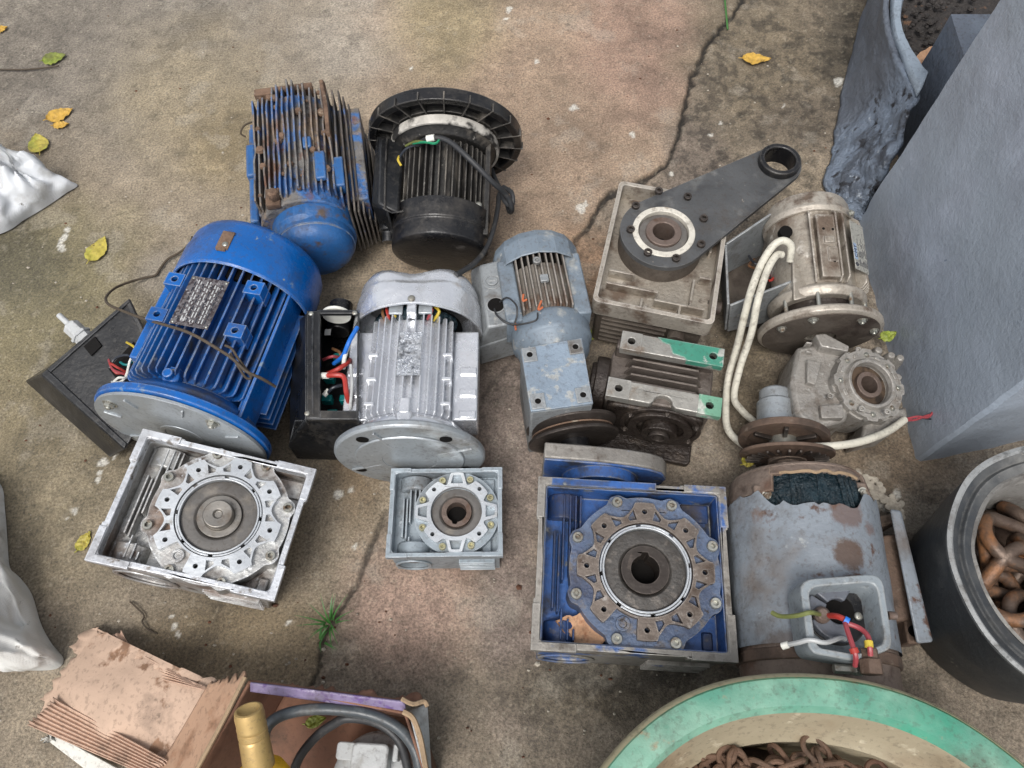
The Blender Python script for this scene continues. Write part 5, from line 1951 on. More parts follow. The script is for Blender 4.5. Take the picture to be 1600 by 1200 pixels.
# --- blue-grey geared motor ---
zc = .115
pbk = at(834, 350, zc + .092)
a = at(872, 600, zc)
b = Vector((pbk.x, pbk.y, zc))
mx, L = yframe(a, b, zc)
im = mx.inverted()
t = thing('geared_motor', 'blue-grey geared motor with square bolted gear head, terminal box and end pulley', 'geared motor', mx)
l2 = lambda px, py, z: im @ at(px, py, z)
yc = l2(840, 400, zc + .08).y
yfl = l2(862, 480, zc + .07).y
mb = MB().cyl(.070, yfl - .02, yc + .02, (0, 0, zc), 'Y', 48)
body = part('motor_body', mb, 'brown_fin', t, .002)
for k in range(9):
    xx = -.048 + k * .012
    top = math.sqrt(.090 ** 2 - xx ** 2) - .002
    place('cooling_fin', MB().prism(rect(yfl - .002, zc + .03, yc + .012, zc + top), xx - .0016, xx + .0016, axis='X').mesh('cooling_fin', M['brown_fin']), body, None, 1, .0008)
for s in (-1, 1):
    mb = MB().box((s * .068, (yfl + yc) / 2, zc + .018), (.034, yc - yfl + .03, .08))
    part('side_casting', mb, 'blue_grey', t, .004)
mb = MB().lathe([(0, yfl - .085), (.060, yfl - .085), (.070, yfl - .07), (.073, yfl - .055), (.076, yfl - .05), (.080, yfl - .046), (.080, yfl - .012), (.078, yfl - .006), (.074, yfl), (0, yfl)], (.004, 0, zc), 'Y', 64)
part('front_housing', mb, 'blue_grey', t, .003)
# faceted fan cover
prof = [(0, L), (.07, L), (.088, L - .012), (.0935, L - .03), (.0935, yc), (.090, yc), (.088, L - .03), (0, L - .02)]
mb = MB().lathe(prof, (0, 0, zc), 'Y', 16)
fc = part('fan_cover', mb, 'blue_grey', t, .003, sharp=15)
mb = MB().cyl(.075, yc - .01, yc + .02, (0, 0, zc), 'Y')
part('fan_gap', mb, 'bore', t, 0)
mb = MB().lathe([(0, 0), (.008, 0), (.008, .008), (.004, .008), (.004, .003), (0, .003)], (-.008, yc - .02, zc + .088), 'Z', 14)
mb.box((.0, yc - .062, zc + .089), (.016, .016, .008))
part('fin_bosses', mb, 'grey_scuffed', t, .001)
# gear head: square block with flat lid
zg = .205
Qg = [(813, 546), (909, 529), (927, 632), (829, 645)]
Tq = [at(*q, zg) for q in Qg]
for pt in Tq:
    pass
mb = MB().hexa([im @ p for p in Tq], [im @ Vector((p.x, p.y, .012)) for p in Tq])
gh = part('gear_housing', mb, 'grey_scuffed', t, .004)
lid = [Tq[0].lerp(Tq[2], .004), Tq[1].lerp(Tq[3], .004), Tq[2].lerp(Tq[0], .004), Tq[3].lerp(Tq[1], .004)]
lidm = mat('blue_grey_lid', (128, 142, 156), .42, .15, .1, layers=[((168, 170, 168), 34, .58, .64, .45, .4), ((108, 104, 98), 12, .58, .72, .6, .1)], edge=((180, 182, 182), .0025, .7, .4, .5), bump=.4, coarse=1, cscale=60)
mb = MB().hexa([im @ (p + Vector((0, 0, .004))) for p in lid], [im @ (p - Vector((0, 0, .002))) for p in lid])
ld = part('gear_lid', mb, lidm, gh, .001)
for (u, v) in ((.13, .13), (.13, .87), (.86, .14), (.86, .86)):
    p = Tq[0].lerp(Tq[1], v).lerp(Tq[3].lerp(Tq[2], v), u)
    c = im @ p
    yaw_ = 0
    mb = MB().prism([(c.x - .013, c.y - .015), (c.x + .013, c.y - .015), (c.x + .013, c.y + .015), (c.x - .013, c.y + .015)], c.z + .001, c.z + .0065, [circ(.0055, 16, (c.x, c.y))])
    pd = part('bolt_pad', mb, 'grey_scuffed', gh, .001)
    part('pad_hole', MB().cyl(.0056, c.z + .001, c.z + .0052, (c.x, c.y, 0), seg=14), 'bore', pd, 0)
# terminal box
zt = .165
T4 = [at(750, 414, zt), at(800, 402, zt), at(816, 503, zt), at(762, 512, zt)]
T5 = [at(735, 422, zt - .03), at(800, 400, zt - .02), at(816, 520, zt - .05), at(748, 543, zt - .06)]
mb = MB().hexa([im @ v for v in T4], [im @ v for v in T5])
tb = part('terminal_box', mb, 'grey_scuffed', t, .004)
B5 = [Vector((p.x, p.y, .03)) for p in T5]
mb = MB().hexa([im @ v for v in T5], [im @ v for v in B5])
part('box_base', mb, 'grey_scuffed', tb, .005)
c = im @ at(769, 440, zt)
mb = MB().ring(.013, .019, -.002, .0016, c, seg=32).cyl(.011, -.002, .004, c, seg=24).box((c.x, c.y, c.z + .0045), (.014, .003, .002))
part('screw_plug', mb, 'grey_scuffed', tb, .0006)
c = im @ at(775, 477, zt)
mb = MB().cyl(.0165, -.002, .0012, c, seg=28)
part('cable_hole', mb, 'bore', tb, 0)
mb = MB().ring(.0165, .0195, -.002, .0022, c, seg=32)
part('hole_rim', mb, 'grey_scuffed', tb, .0005)
for pts in ([(772, 480, .16), (776, 492, .18), (790, 503, .185), (803, 508, .18)], [(779, 474, .16), (792, 465, .19), (806, 476, .2), (808, 492, .195), (803, 508, .18)], [(770, 484, .16), (784, 500, .18), (800, 507, .18), (818, 506, .2), (838, 500, .21), (840, 489, .205)]):
    part('loose_wire', MB().tube([im @ at(*p) for p in pts], .0019, 6), 'black_cable', t, 0)
for pts in ([(805, 505, .182), (806, 516, .18)], [(818, 460, .21), (817, 470, .21), (823, 468, .21)], [(846, 470, .21), (841, 484, .21), (848, 480, .21)]):
    part('bare_strand', MB().tube([im @ at(*p) for p in pts], .0022, 6), mat('orange_rag', (176, 96, 60), .8, 0, .1), t, 0)
# pulley on the output shaft
pc = at(893, 668, .098)
pl = im @ pc
pr = 71 / pxm(672, .098)
mb = MB().lathe([(.02, -.028), (pr * .72, -.028), (pr * .80, -.030), (pr, -.026), (pr, -.021), (pr * .84, -.010), (pr, .001), (pr, .007), (pr * .8, .010), (.02, .010)], (pl.x, pl.y, pl.z), 'Y', 72, closed=True)
tiltd(mb, pl, R(7))
pu = part('pulley', mb, 'dark_steel', t, .001)
mb = MB().ring(pr * .845, pr * .90, -.012, -.0095, (pl.x, pl.y, pl.z), 'Y', 72)
tiltd(mb, pl, R(7))
part('belt_groove', mb, 'rusty_plate', pu, 0, label='orange rusty belt groove')
mb = MB().cyl(.028, -.05, -.02, (pl.x, pl.y, pl.z), 'Y', 28).cyl(.018, -.07, -.04, (pl.x, pl.y, pl.z), 'Y', 6).cyl(.02, 0, .06, (pl.x, pl.y, pl.z), 'Y', 24)
part('pulley_hub', mb, 'black', pu, .002)

# --- blue flange disc behind the big gearbox ---
RB = .128
a = at(944, 722, .15)
tc = thing('loose_flange', 'worn blue flange disc standing on edge behind the big blue gearbox', 'flange', at_mx(Vector((a.x, a.y + .012, 0)), R(-4)))
ol = [(-.108, .0), (.06, .0), (.098, .03), (.118, .07), (.122, .10), (.110, .125), (.085, .140), (.045, .150), (0, .156), (-.05, .159), (-.108, .160)]
mb = MB().prism(ol, -.014, .016, axis='Y')
part('flange_plate', mb, 'worn_rim', tc, .003)
ol = [(x * .99, z * .985 + .0005) for x, z in ol]
mb = MB().prism(ol, -.018, -.0142, axis='Y').ring(.05, .07, -.04, -.018, (0, 0, .08), 'Y', 48)
part('painted_face', mb, 'blue_vivid', tc, .001)

# --- beige motor with flange + small gearbox ---
zc = .125
a = at(1280, 520, zc)
pbk = at(1256, 304, zc + .085)
b = at(1258, 330, zc + .045)
mx, L = yframe(a, b, zc)
im = mx.inverted()
t = thing('electric_motor', 'beige finned motor with open side box, white cable and printed nameplate', 'electric motor', mx)
l2 = lambda px, py, z: im @ at(px, py, z)
y_b0 = l2(1280, 470, zc + .07).y + .022
y_b1 = l2(1262, 345, zc + .08).y
mb = MB().cyl(.082, y_b0, y_b1 + .01, (0, 0, zc), 'Y', 56)
body = part('motor_body', mb, 'beige_cast', t, .002)
fm = fin_mesh('finJ', 'beige_cast', y_b0 + .008, y_b1 - .002, .078, .101, .0034, .010)
add_fins(body, fm, zc, [-20, 9, 18, 49, 55, 61, 68, 76, 88, 102, 116])
mb = MB().box((-.004, (y_b0 + y_b1) / 2, zc + .088), (.036, y_b1 - y_b0 - .03, .016))
mb.box((-.002, (y_b0 + y_b1) / 2 + .01, zc + .098), (.020, .014, .006)).box((.002, (y_b0 + y_b1) / 2 - .02, zc + .097), (.018, .03, .004))
part('smooth_panel', mb, 'beige_cast', t, .004)
mb = MB()
for q in ((-.010, .035), (.004, -.035), (.008, .034)):
    mb.cyl(.0026, 0, .0008, (q[0], (y_b0 + y_b1) / 2 + q[1], zc + .0962), seg=10)
part('panel_holes', mb, 'bore', t, 0)
mb = MB().lathe([(0, y_b1), (.088, y_b1), (.09, y_b1 + .012), (.085, y_b1 + .02), (.083, L - .012), (.078, L), (.066, L), (.064, L - .012), (0, L - .012)], (0, 0, zc), 'Y', 72)
part('end_shield', mb, 'cream_rim', t, .002)
mb = MB().lathe([(0, y_b0 - .018), (.088, y_b0 - .018), (.094, y_b0 - .01), (.094, y_b0), (.086, y_b0 + .008), (0, y_b0 + .008)], (0, 0, zc), 'Y', 72)
part('front_ring', mb, 'cream_rim', t, .0015)
mb = MB().cyl(.072, .014, y_b0, (0, 0, zc), 'Y', 48)
part('rotor', mb, 'oily_dark', t, .002)
for an in (-62, -20, 22, 64):
    a2 = R(an)
    part('stud', MB().cyl(.0042, .004, y_b0 - .01, (math.sin(a2) * .088, 0, zc + math.cos(a2) * .088), 'Y', 12), 'zinc', t, 0)
RJ = 92 / pxm(520, zc)
mb = MB().lathe([(.03, -.004), (.06, -.010), (RJ - .006, -.004), (RJ, .0), (RJ, .010), (RJ - .004, .014), (.03, .014)], (0, 0, zc), 'Y', 96, closed=True)
fl = part('flange', mb, 'cream_rim', t, .0015)
mb = MB().lathe([(.03, -.012), (.066, -.012), (RJ - .008, -.0065), (RJ - .008, -.0045), (.03, -.006)], (0, 0, zc), 'Y', 80, closed=True)
part('flange_face', mb, 'brown_cavity', fl, 0)
for an in (-66, -28, 28, 68):
    a2 = R(an)
    place('bolt', hex_mesh('zinc'), t, rot_to((0, -1, 0), (math.sin(a2) * .098, -.008, zc + math.cos(a2) * .098)), .0075)
# nameplate on the right flank
mp = Matrix.Translation((0, 0, zc)) @ Matrix.Rotation(R(36), 4, 'Y')
mb = MB().box((0, (y_b0 + y_b1) / 2 + .002, .1035), (.046, .105, .0014), mx=mp)
npl = part('nameplate', mb, 'plate', t, .0004)
mb = MB().box((-.017, (y_b0 + y_b1) / 2 - .012, .1046), (.010, .034, .0006), mx=mp)
part('logo_panel', mb, mat('plate_blue', (150, 170, 196), .4, .1, .05, bump=0), npl, 0)


def text_mesh(txt, size, m, ext=.0003):
    cu = bpy.data.curves.new('lettering', 'FONT')
    cu.body = txt
    cu.size = size
    cu.extrude = ext
    cu.align_x = 'CENTER'
    cu.align_y = 'CENTER'
    ob = bpy.data.objects.new('lettering', cu)
    COL.objects.link(ob)
    dg = bpy.context.evaluated_depsgraph_get()
    me = bpy.data.meshes.new_from_object(ob.evaluated_get(dg))
    bpy.data.objects.remove(ob)
    me.materials.clear()
    me.materials.append(M[m])
    return me


tm = text_mesh('CMT', .0135, 'sign_black')
place('lettering', tm, npl, mp @ Matrix.Translation((-.017, (y_b0 + y_b1) / 2 - .012, .1052)) @ Matrix.Rotation(R(90), 4, 'Z'))
mb = MB().ring(.0026, .0044, 0, .0008, (-.017, (y_b0 + y_b1) / 2 - .040, .1043), seg=12, mx=mp).box((-.017, (y_b0 + y_b1) / 2 - .040, .1043), (.012, .0012, .0008), mx=mp)
part('plate_emblem', mb, 'sign_black', npl, 0)
for k in range(9):
    mb = MB()
    n = random.randint(2, 4)
    yy = (y_b0 + y_b1) / 2 - .040
    for j in range(n):
        ln = random.uniform(.006, .018)
        mb.box((-.006 + k * .0033, yy + ln / 2, .1044), (.0008, ln, .0004), mx=mp)
        yy += ln + random.uniform(.003, .012)
    part('plate_print_line', mb, 'sign_black', npl, 0)
place('bolt', hex_mesh('zinc'), t, mp @ Matrix.Translation((-.006, y_b1 - .006, .1)), .006)
# flat side plate with opening + open box
mb = MB().prism(rect(y_b0 + .0, -.045 + zc + .055, y_b1 - .0, zc + .086), -.098, -.03, [], axis='X')
mb = MB().hexa([l2(1236, 352, .205), l2(1248, 345, .205), l2(1262, 465, .205), l2(1240, 470, .205)][::1], [l2(1212, 352, .12), l2(1248, 345, .12), l2(1262, 465, .12), l2(1226, 470, .12)])
sp = part('box_seat', mb, 'beige_cast', t, .003)
mb = MB().hexa([l2(1206, 334, .20), l2(1242, 334, .208), l2(1252, 446, .208), l2(1226, 446, .20)], [l2(1206, 334, .12), l2(1242, 334, .12), l2(1252, 446, .12), l2(1226, 446, .12)])
c = l2(1228, 362, .222)
part('entry_hole', MB().cyl(.013, -.012, .0015, c, seg=24), 'bore', t, 0)
boxT = [(1136, 382, .16), (1206, 335, .19), (1240, 436, .19), (1140, 475, .15)]
P4 = [at(*q) for q in boxT]
D4 = [Vector((p.x + .02, p.y, .05)) for p in P4]
for i, (u, v) in enumerate(((0, 1), (3, 0), (2, 3))):
    A1, B1, A0, B0 = P4[u], P4[v], D4[u], D4[v]
    n = (B1 - A1).cross(A0 - A1).normalized() * .005
    part('box_wall', MB().hexa([im @ A1, im @ B1, im @ (B1 + n), im @ (A1 + n)], [im @ A0, im @ B0, im @ (B0 + n), im @ (A0 + n)]), 'grey_scuffed', t, .0012)
part('box_floor', MB().hexa([im @ v for v in D4], [im @ (v - Vector((0, 0, .01))) for v in D4]), 'brown_cavity', t, 0)
for cn, pts in (('brown', [(1178, 405, .1), (1170, 415, .13), (1182, 420, .12)]), ('pink_red', [(1205, 430, .12), (1195, 434, .14), (1188, 440, .12)]), ('dark', [(1170, 400, .1), (1180, 412, .13), (1196, 416, .12)]), ('red', [(1215, 425, .13), (1205, 438, .15), (1198, 436, .13)])):
    part('loose_wire', MB().tube([im @ at(*p) for p in pts], .0026, 6), 'w_' + cn, t, 0)
# white cable
c1 = [(1234, 408, .225), (1236, 385, .25), (1224, 376, .26), (1208, 384, .25), (1190, 412, .235), (1175, 450, .22), (1164, 490, .17), (1152, 540, .10), (1138, 590, .05), (1134, 640, .035), (1138, 672, .035), (1160, 694, .04), (1185, 703, .06), (1230, 699, .13), (1300, 697, .16), (1345, 690, .15), (1385, 675, .12), (1413, 656, .10)]
part('white_cable', MB().tube([im @ at(*p) for p in c1], .0074, 12, 6), 'white_cable', t, 0)
c2 = [(1222, 398, .235), (1212, 400, .24), (1198, 425, .235), (1184, 470, .21), (1174, 520, .15), (1156, 575, .09), (1147, 620, .05), (1158, 640, .045), (1175, 656, .05), (1192, 670, .08)]
part('white_cable', MB().tube([im @ at(*p) for p in c2], .0072, 12, 6), 'white_cable', t, 0)
part('red_lead', MB().tube([im @ at(*p) for p in [(1412, 656, .10), (1432, 651, .10), (1450, 652, .09), (1460, 642, .09), (1477, 634, .09)]], .0024, 6), 'w_pink_red', t, 0)
part('red_lead', MB().tube([im @ at(*p) for p in [(1412, 657, .10), (1430, 656, .09), (1446, 650, .09), (1462, 646, .085)]], .0022, 6), 'w_pink_red', t, 0)
part('dark_lead', MB().tube([im @ at(*p) for p in [(1440, 653, .085), (1460, 655, .08), (1490, 651, .08)]], .0018, 6), 'w_dark', t, 0)

# --- small aluminium gearbox hanging on that flange ---
gm = mat('dull_grey_gearbox', (150, 146, 140), .45, .4, .15, layers=[((96, 86, 76), 20, .52, .66, .6, .2), ((188, 186, 180), 60, .6, .68, .4, .6)], edge=((200, 198, 192), .0025, .7, .35, .7), bump=.45, coarse=1.3, cscale=60)
zr = .145
cw = at(1360, 600, zr)
d_n = Vector((.26, -.10, 1)).normalized()
mx = rot_to(d_n, Vector((cw.x, cw.y, 0)))
mx = at_mx(Vector((cw.x, cw.y, 0)), R(-8))
ij = mx.inverted()
t = thing('small_gearbox', 'small dull grey gearbox with rusty round bore and a stub shaft, against the wall', 'gearbox', mx)
tiltm = Matrix.Translation((0, 0, zr)) @ Matrix.Rotation(R(12), 4, 'Y') @ Matrix.Rotation(R(6), 4, 'X')
s = 1.13 / pxm(600, zr)
mb = MB().prism(polar(lambda a_: s * (54 + 4 * (abs(math.degrees(dmod(a_, PI / 3, .2))) < 12) + (5 if math.cos(a_ - .7) > .8 else 0)), 120), -.10, -.012, mx=tiltm)
mb.v, mb.f = [], []
mb.prism(polar(lambda a_: s * (50 + 3 * (abs(math.degrees(dmod(a_, PI / 3, .2))) < 12) + (4 if math.cos(a_ - .7) > .8 else 0)), 120), -.10, -.012, [circ(s * 29.6, 40)], mx=tiltm)
hs = part('housing', mb, gm, t, .004)
mb = MB().prism(polar(lambda a_: s * (50 + 3.5 * (abs(math.degrees(dmod(a_, PI / 4, .1))) < 9)), 120), -.014, -.002, [circ(s * 30, 48)], mx=tiltm)
part('cover', mb, gm, t, .002)
mb = MB().lathe([(s * 29, -.004), (s * 31, .006), (s * 35, .007), (s * 38, -.002)], seg=64, mx=tiltm, closed=True)
part('raised_rim', mb, gm, t, .001)
mb = MB().lathe([(s * 18, -.012), (s * 29.5, -.012), (s * 29.5, -.02), (s * 18, -.02)], seg=48, mx=tiltm, closed=True)
part('oil_seal', mb, 'brown_bore', t, .0008)
mb = MB().ring(s * 12.5, s * 19, -.06, -.002, seg=40, mx=tiltm)
part('hollow_shaft', mb, 'rusty_steel', t, .001)
part('bore_floor', MB().cyl(s * 13, -.055, -.05, seg=30, mx=tiltm), 'brown_bore', t, 0)
for k in range(8):
    a2 = k * PI / 4 + .1
    place('bolt', hex_mesh('zinc'), t, tiltm @ Matrix.Translation((s * 44 * math.cos(a2), s * 44 * math.sin(a2), -.002)), .0042)
for k in range(8):
    a2 = k * PI / 4 + .5
    mb = MB().box((s * 43 * math.cos(a2), s * 43 * math.sin(a2), -.001), (.006, .012, .003), rz=a2, mx=tiltm)
    part('cast_mark', mb, gm, t, .0008)
# casting arm to the flange and the left lobe
mb = MB()
A0, A1 = ij @ at(1262, 535, .15), ij @ at(1300, 660, .12)
mb.prism([(ij @ at(*q, .15)).xy for q in ((1250, 535), (1310, 528), (1345, 560), (1330, 650), (1275, 668), (1248, 640), (1240, 590))][::-1], .02, .135)
part('input_housing', mb, gm, t, .008)
mb = MB()
mb.prism([(ij @ at(*q, .16)).xy for q in ((1275, 522), (1290, 520), (1328, 540), (1326, 548), (1284, 540))][::-1], .10, .158)
mb.prism([(ij @ at(*q, .15)).xy for q in ((1262, 560), (1285, 566), (1275, 600), (1262, 596))][::-1], .10, .148)
mb.prism([(ij @ at(*q, .15)).xy for q in ((1282, 632), (1318, 630), (1320, 652), (1285, 652))][::-1], .08, .147)
for k in range(4):
    mb.box(ij @ at(1258, 545 + 14 * k, .12), (.012, .004, .05))
for q in ((1378, 548), (1398, 556), (1412, 560), (1408, 590), (1405, 628), (1385, 650)):
    mb.lathe([(0, .02), (.013, .02), (.011, .10), (.007, .115), (0, .115)], (ij @ at(q[0] - 6, q[1], .11)).xy.to_3d(), seg=10)
part('casting_ribs', mb, gm, t, .002)
mb = MB()
for q in ((1340, 548), (1324, 575), (1330, 612), (1345, 640), (1385, 645), (1296, 620)):
    p = ij @ at(q[0], q[1], .147)
    mb.lathe([(0, 0), (.006, 0), (.006, .006), (.003, .006), (.003, .002), (0, .002)], p, seg=12)
part('screw_bosses', mb, gm, t, .0006)
pp = ij @ at(1402, 640, .11)
mb = MB().prism([(ij @ at(*q, .1)).xy for q in ((1355, 655), (1420, 630), (1425, 650), (1400, 668), (1350, 680))][::-1], .0, .09)
part('lower_lug', mb, gm, t, .006)
# stub cylinder
pa = ij @ at(1216, 640, .10)
mb = MB().lathe([(0, 0), (.036, 0), (.036, .048), (.031, .054), (.031, .074), (.026, .078), (0, .078)], (pa.x, pa.y - .03, .085), 'Y', 48)
mb.cyl(.010, 0, .012, (pa.x, pa.y + .046, .085), 'Y', 12)
part('stub_cylinder', mb, 'silver_flange', t, .002)
# brown drive disc
pd_ = ij @ at(1224, 684, .105)
rd = 68 / pxm(684, .105)
mb = MB().lathe([(.02, -.004), (rd - .02, -.004), (rd - .016, -.008), (rd, -.008), (rd, .006), (.02, .006)], pd_, 'Y', 72, closed=True)
dd = part('drive_disc', mb, 'rust_brown', t, .0015)
mb = MB().ring(.016, .026, -.022, 0, pd_, 'Y', 32)
part('disc_hub', mb, 'zinc', dd, .001)
for k in range(6):
    a2 = k * PI / 3 + .3
    mb = MB().box((.045, -.008, 0), (.036, .008, .008), mx=Matrix.Translation(pd_) @ Matrix.Rotation(a2, 4, 'Y'))
    part('disc_spoke', mb, 'dark_steel', dd, .0015)

# --- big old grey motor, lower right ---
zK = .150
a = at(1280, 1075, zK)
b = at(1243, 760, zK)
mx, L = yframe(a, b, zK)
im = mx.inverted()
l2 = lambda px, py, z: im @ at(px, py, z)
RK = .125
t = thing('electric_motor', 'large old grey enamelled motor with open terminal box and torn rusty end', 'electric motor', mx)
y_e = l2(1240, 766, zK + .09).y
mb = MB().lathe([(0, -.05), (RK * .93, -.05), (RK * .95, .035), (RK * .97, .045), (RK * .96, .05), (RK * .96, y_e - .06), (RK * .8, y_e - .06), (0, y_e - .06)], (0, 0, zK), 'Y', 96)
# uneven sheet
mb2 = MB()
n = 26


def bodyf(u, v):
    an = 2 * PI * u
    yy = .05 + (y_e - .055) * v
    r = RK + .0018 * fbm(math.cos(an) * 3, math.sin(an) * 3, yy * 12)
    a_t = an if an < PI else an - 2 * PI
    ct_ = max(0, 1 - (abs(a_t + .10) / .75) ** 4)
    e = (-.028 * ct_ + .010 * fbm(math.cos(an) * 7, 3.3, math.sin(an) * 7)) * max(0, v - .5) * 2
    return Vector((r * math.sin(an), yy + e, zK + r * math.cos(an)))


mb2.grid(bodyf, 120, 30)
part('motor_body', mb2, 'motor_grey', t, 0)
stain(M['motor_grey'], at(1321, 868, .262), .028, (84, 66, 54))
stain(M['motor_grey'], at(1318, 800, .262), .03, (96, 72, 60), amt=.7)
stain(M['motor_grey'], at(1175, 800, .24), .02, (104, 84, 72), amt=.7)
stain(M['motor_grey'], at(1220, 1030, .262), .05, (88, 76, 68), amt=.7)
stain(M['motor_grey'], at(1345, 830, .24), .02, (98, 70, 58), amt=.6)
part('body_core', mb, 'rusty_shield', t, .002)
mb = MB().ring(RK * .7, RK * .985, .028, .046, (0, 0, zK), 'Y', 72)
part('end_band', mb, 'rust_brown', t, .002)
mb = MB().lathe([(.04, y_e + .028), (RK * .80, y_e + .028), (RK * .9, y_e + .02), (RK * .94, y_e + .005), (RK * .94, y_e - .02), (RK * .84, y_e - .02), (RK * .8, y_e + .010), (.04, y_e + .012)], (0, 0, zK), 'Y', 20, a0=R(-40), a1=R(180 + 40), closed=True)
# end shield with a broken window: built from arcs (angles measured from +X towards up)
mb = MB()


def shield(u, v, a0, a1, ya, yb, r0, r1):
    an = R(a0 + (a1 - a0) * u)
    r = r0 + (r1 - r0) * v
    yy = ya + (yb - ya) * v
    rg = .0035 * fbm(an * 9, v * 3, 5)
    return Vector((r * math.cos(an), yy + rg, zK + r * math.sin(an)))


for (A0, A1, ya, yb, r0, r1) in ((128, 400, y_e - .004, y_e + .040, RK * .97, RK * .90), (50, 130, y_e + .026, y_e + .044, RK * .93, RK * .88)):
    mb.grid(lambda u, v: shield(u, v, A0, A1, ya, yb, r0, r1), 60, 6)
part('end_shield', mb, 'rusty_shield', t, .001, solid=.006)
mb = MB().lathe([(RK * .90, y_e + .040), (RK * .86, y_e + .046), (RK * .5, y_e + .05), (.03, y_e + .05)], (0, 0, zK), 'Y', 72)
part('end_plate', mb, 'rusty_shield', t, 0, solid=.004)


def wind(u, v):
    an = R(20 + 145 * u)
    r = RK * (.84 + .05 * math.sin(v * PI)) + .004 * fbm(u * 22, v * 5, 1)
    return Vector((r * math.cos(an), y_e - .055 + .086 * v, zK + r * math.sin(an)))


part('winding_bundle', MB().grid(wind, 70, 14), 'winding', t, 0)
for k in range(9):
    an = R(50 + 10 * k + random.uniform(-4, 4))
    a3 = R(56 + 10 * k + random.uniform(-9, 9))
    part('winding_strand', MB().tube([(RK * .86 * math.cos(an), y_e - .045, zK + RK * .88 * math.sin(an)), (RK * .9 * math.cos(a3), y_e + .008, zK + RK * .91 * math.sin(a3)), (RK * .86 * math.cos(a3), y_e + .03, zK + RK * .87 * math.sin(a3))], .004, 6), 'winding', t, 0)
pts = []
for k in range(15):
    an = R(56 + 66 * k / 14)
    pts.append((RK * .93 * math.cos(an), y_e + .026 + .005 * fbm(k * .7, 2.2), zK + RK * (.925 + .012 * fbm(k * 1.1, 5.2)) * math.sin(an)))
part('torn_gasket', MB().tube(pts, .0026, 6, 3), 'gasket', t, 0)
for (px_, py_) in ((1190, 770), (1338, 765)):
    c = l2(px_, py_, zK + .07)
    part('shield_lug', MB().box(c, (.03, .022, .02)), 'rusty_shield', t, .004)
    place('bolt', hex_mesh('zinc'), t, rot_to((0, -.5, 1), c + Vector((.004, -.008, .012))), .006)
# shaft and rusty sheave at the far end
pd_ = l2(1229, 712, .125)
rd = 71 / pxm(716, .125)
mb = MB().lathe([(.018, -.004), (rd * .5, -.010), (rd * .92, .0), (rd, .0), (rd, .006), (rd * .92, .008), (.018, .008)], pd_, 'Y', 80, closed=True)
tiltd(mb, pd_, R(9))
sh = part('sheave', mb, 'rust_brown', t, .001)
for k in range(24):
    me_ = shared('vane', lambda: MB().box((rd * .72, -.008, 0), (rd * .3, .004, .0035)).mesh('sheave_vane', M['dark_steel']))
    place('sheave_vane', me_, sh, Matrix.Translation(pd_) @ Matrix.Rotation(R(9), 4, 'X') @ Matrix.Rotation(k * PI / 12, 4, 'Y'), 1)
mb = MB().cyl(.022, -.06, .0, pd_, 'Y', 28).ring(.022, .034, -.016, 0, pd_, 'Y', 28)
part('shaft', mb, 'rusty_shield', t, .001)
# foot rail on the right
mb = MB()
c4 = [l2(1390, 795, .20), l2(1408, 798, .20), l2(1458, 1003, .20), l2(1432, 1006, .20)]
d4 = [l2(1390, 795, .05), l2(1408, 798, .05), l2(1458, 1003, .05), l2(1432, 1006, .05)]
part('foot_rail', MB().hexa(c4, d4), 'motor_grey', t, .004)
c4 = [l2(1366, 838, .175), l2(1412, 832, .175), l2(1434, 968, .175), l2(1390, 972, .175)]
part('foot_web', MB().hexa(c4, [v - Vector((0, 0, .09)) for v in c4]), 'rust_brown', t, .005)
c4 = [l2(1372, 806, .15), l2(1404, 800, .18), l2(1408, 815, .18), l2(1376, 822, .15)]
part('foot_lug', MB().hexa(c4, [v - Vector((0, 0, .08)) for v in c4]), 'rusty_shield', t, .003)
c4 = [l2(1412, 968, .165), l2(1436, 964, .165), l2(1446, 1004, .165), l2(1420, 1006, .165)]
fb = part('foot_pad', MB().hexa(c4, [v - Vector((0, 0, .05)) for v in c4]), 'rust_brown', t, .003)
part('bolt_hole', MB().cyl(.009, -.004, .001, l2(1428, 986, .1655), seg=18), 'bore', fb, 0)
# terminal box: tapered square tray
zt = .325
o4 = [(1249, 908), (1372, 893), (1398, 1010), (1262, 1018)]
o4 = [(1249, 906), (1378, 896), (1396, 1012), (1342, 1034), (1264, 1020)]
OUT = [at(*q, zt) for q in o4]
c_ = sum(OUT, Vector()) / len(OUT)


def ring5(sc, z, sm=5):
    P = [c_.lerp(p, sc) for p in OUT]
    out = []
    n = len(P)
    for i in range(n):
        p0, p1, p2 = P[i - 1], P[i], P[(i + 1) % n]
        for k in range(sm):
            tt = k / (sm - 1)
            e = .18
            a_, b_ = p1.lerp(p0, e * (1 - tt) if tt < .5 else 0), p1.lerp(p2, e * tt if tt >= .5 else 0)
            q = (p1.lerp(p0, e) * (1 - tt) ** 2 + p1 * 2 * tt * (1 - tt) + p1.lerp(p2, e) * tt ** 2)
            out.append(im @ Vector((q.x, q.y, z)))
    return out


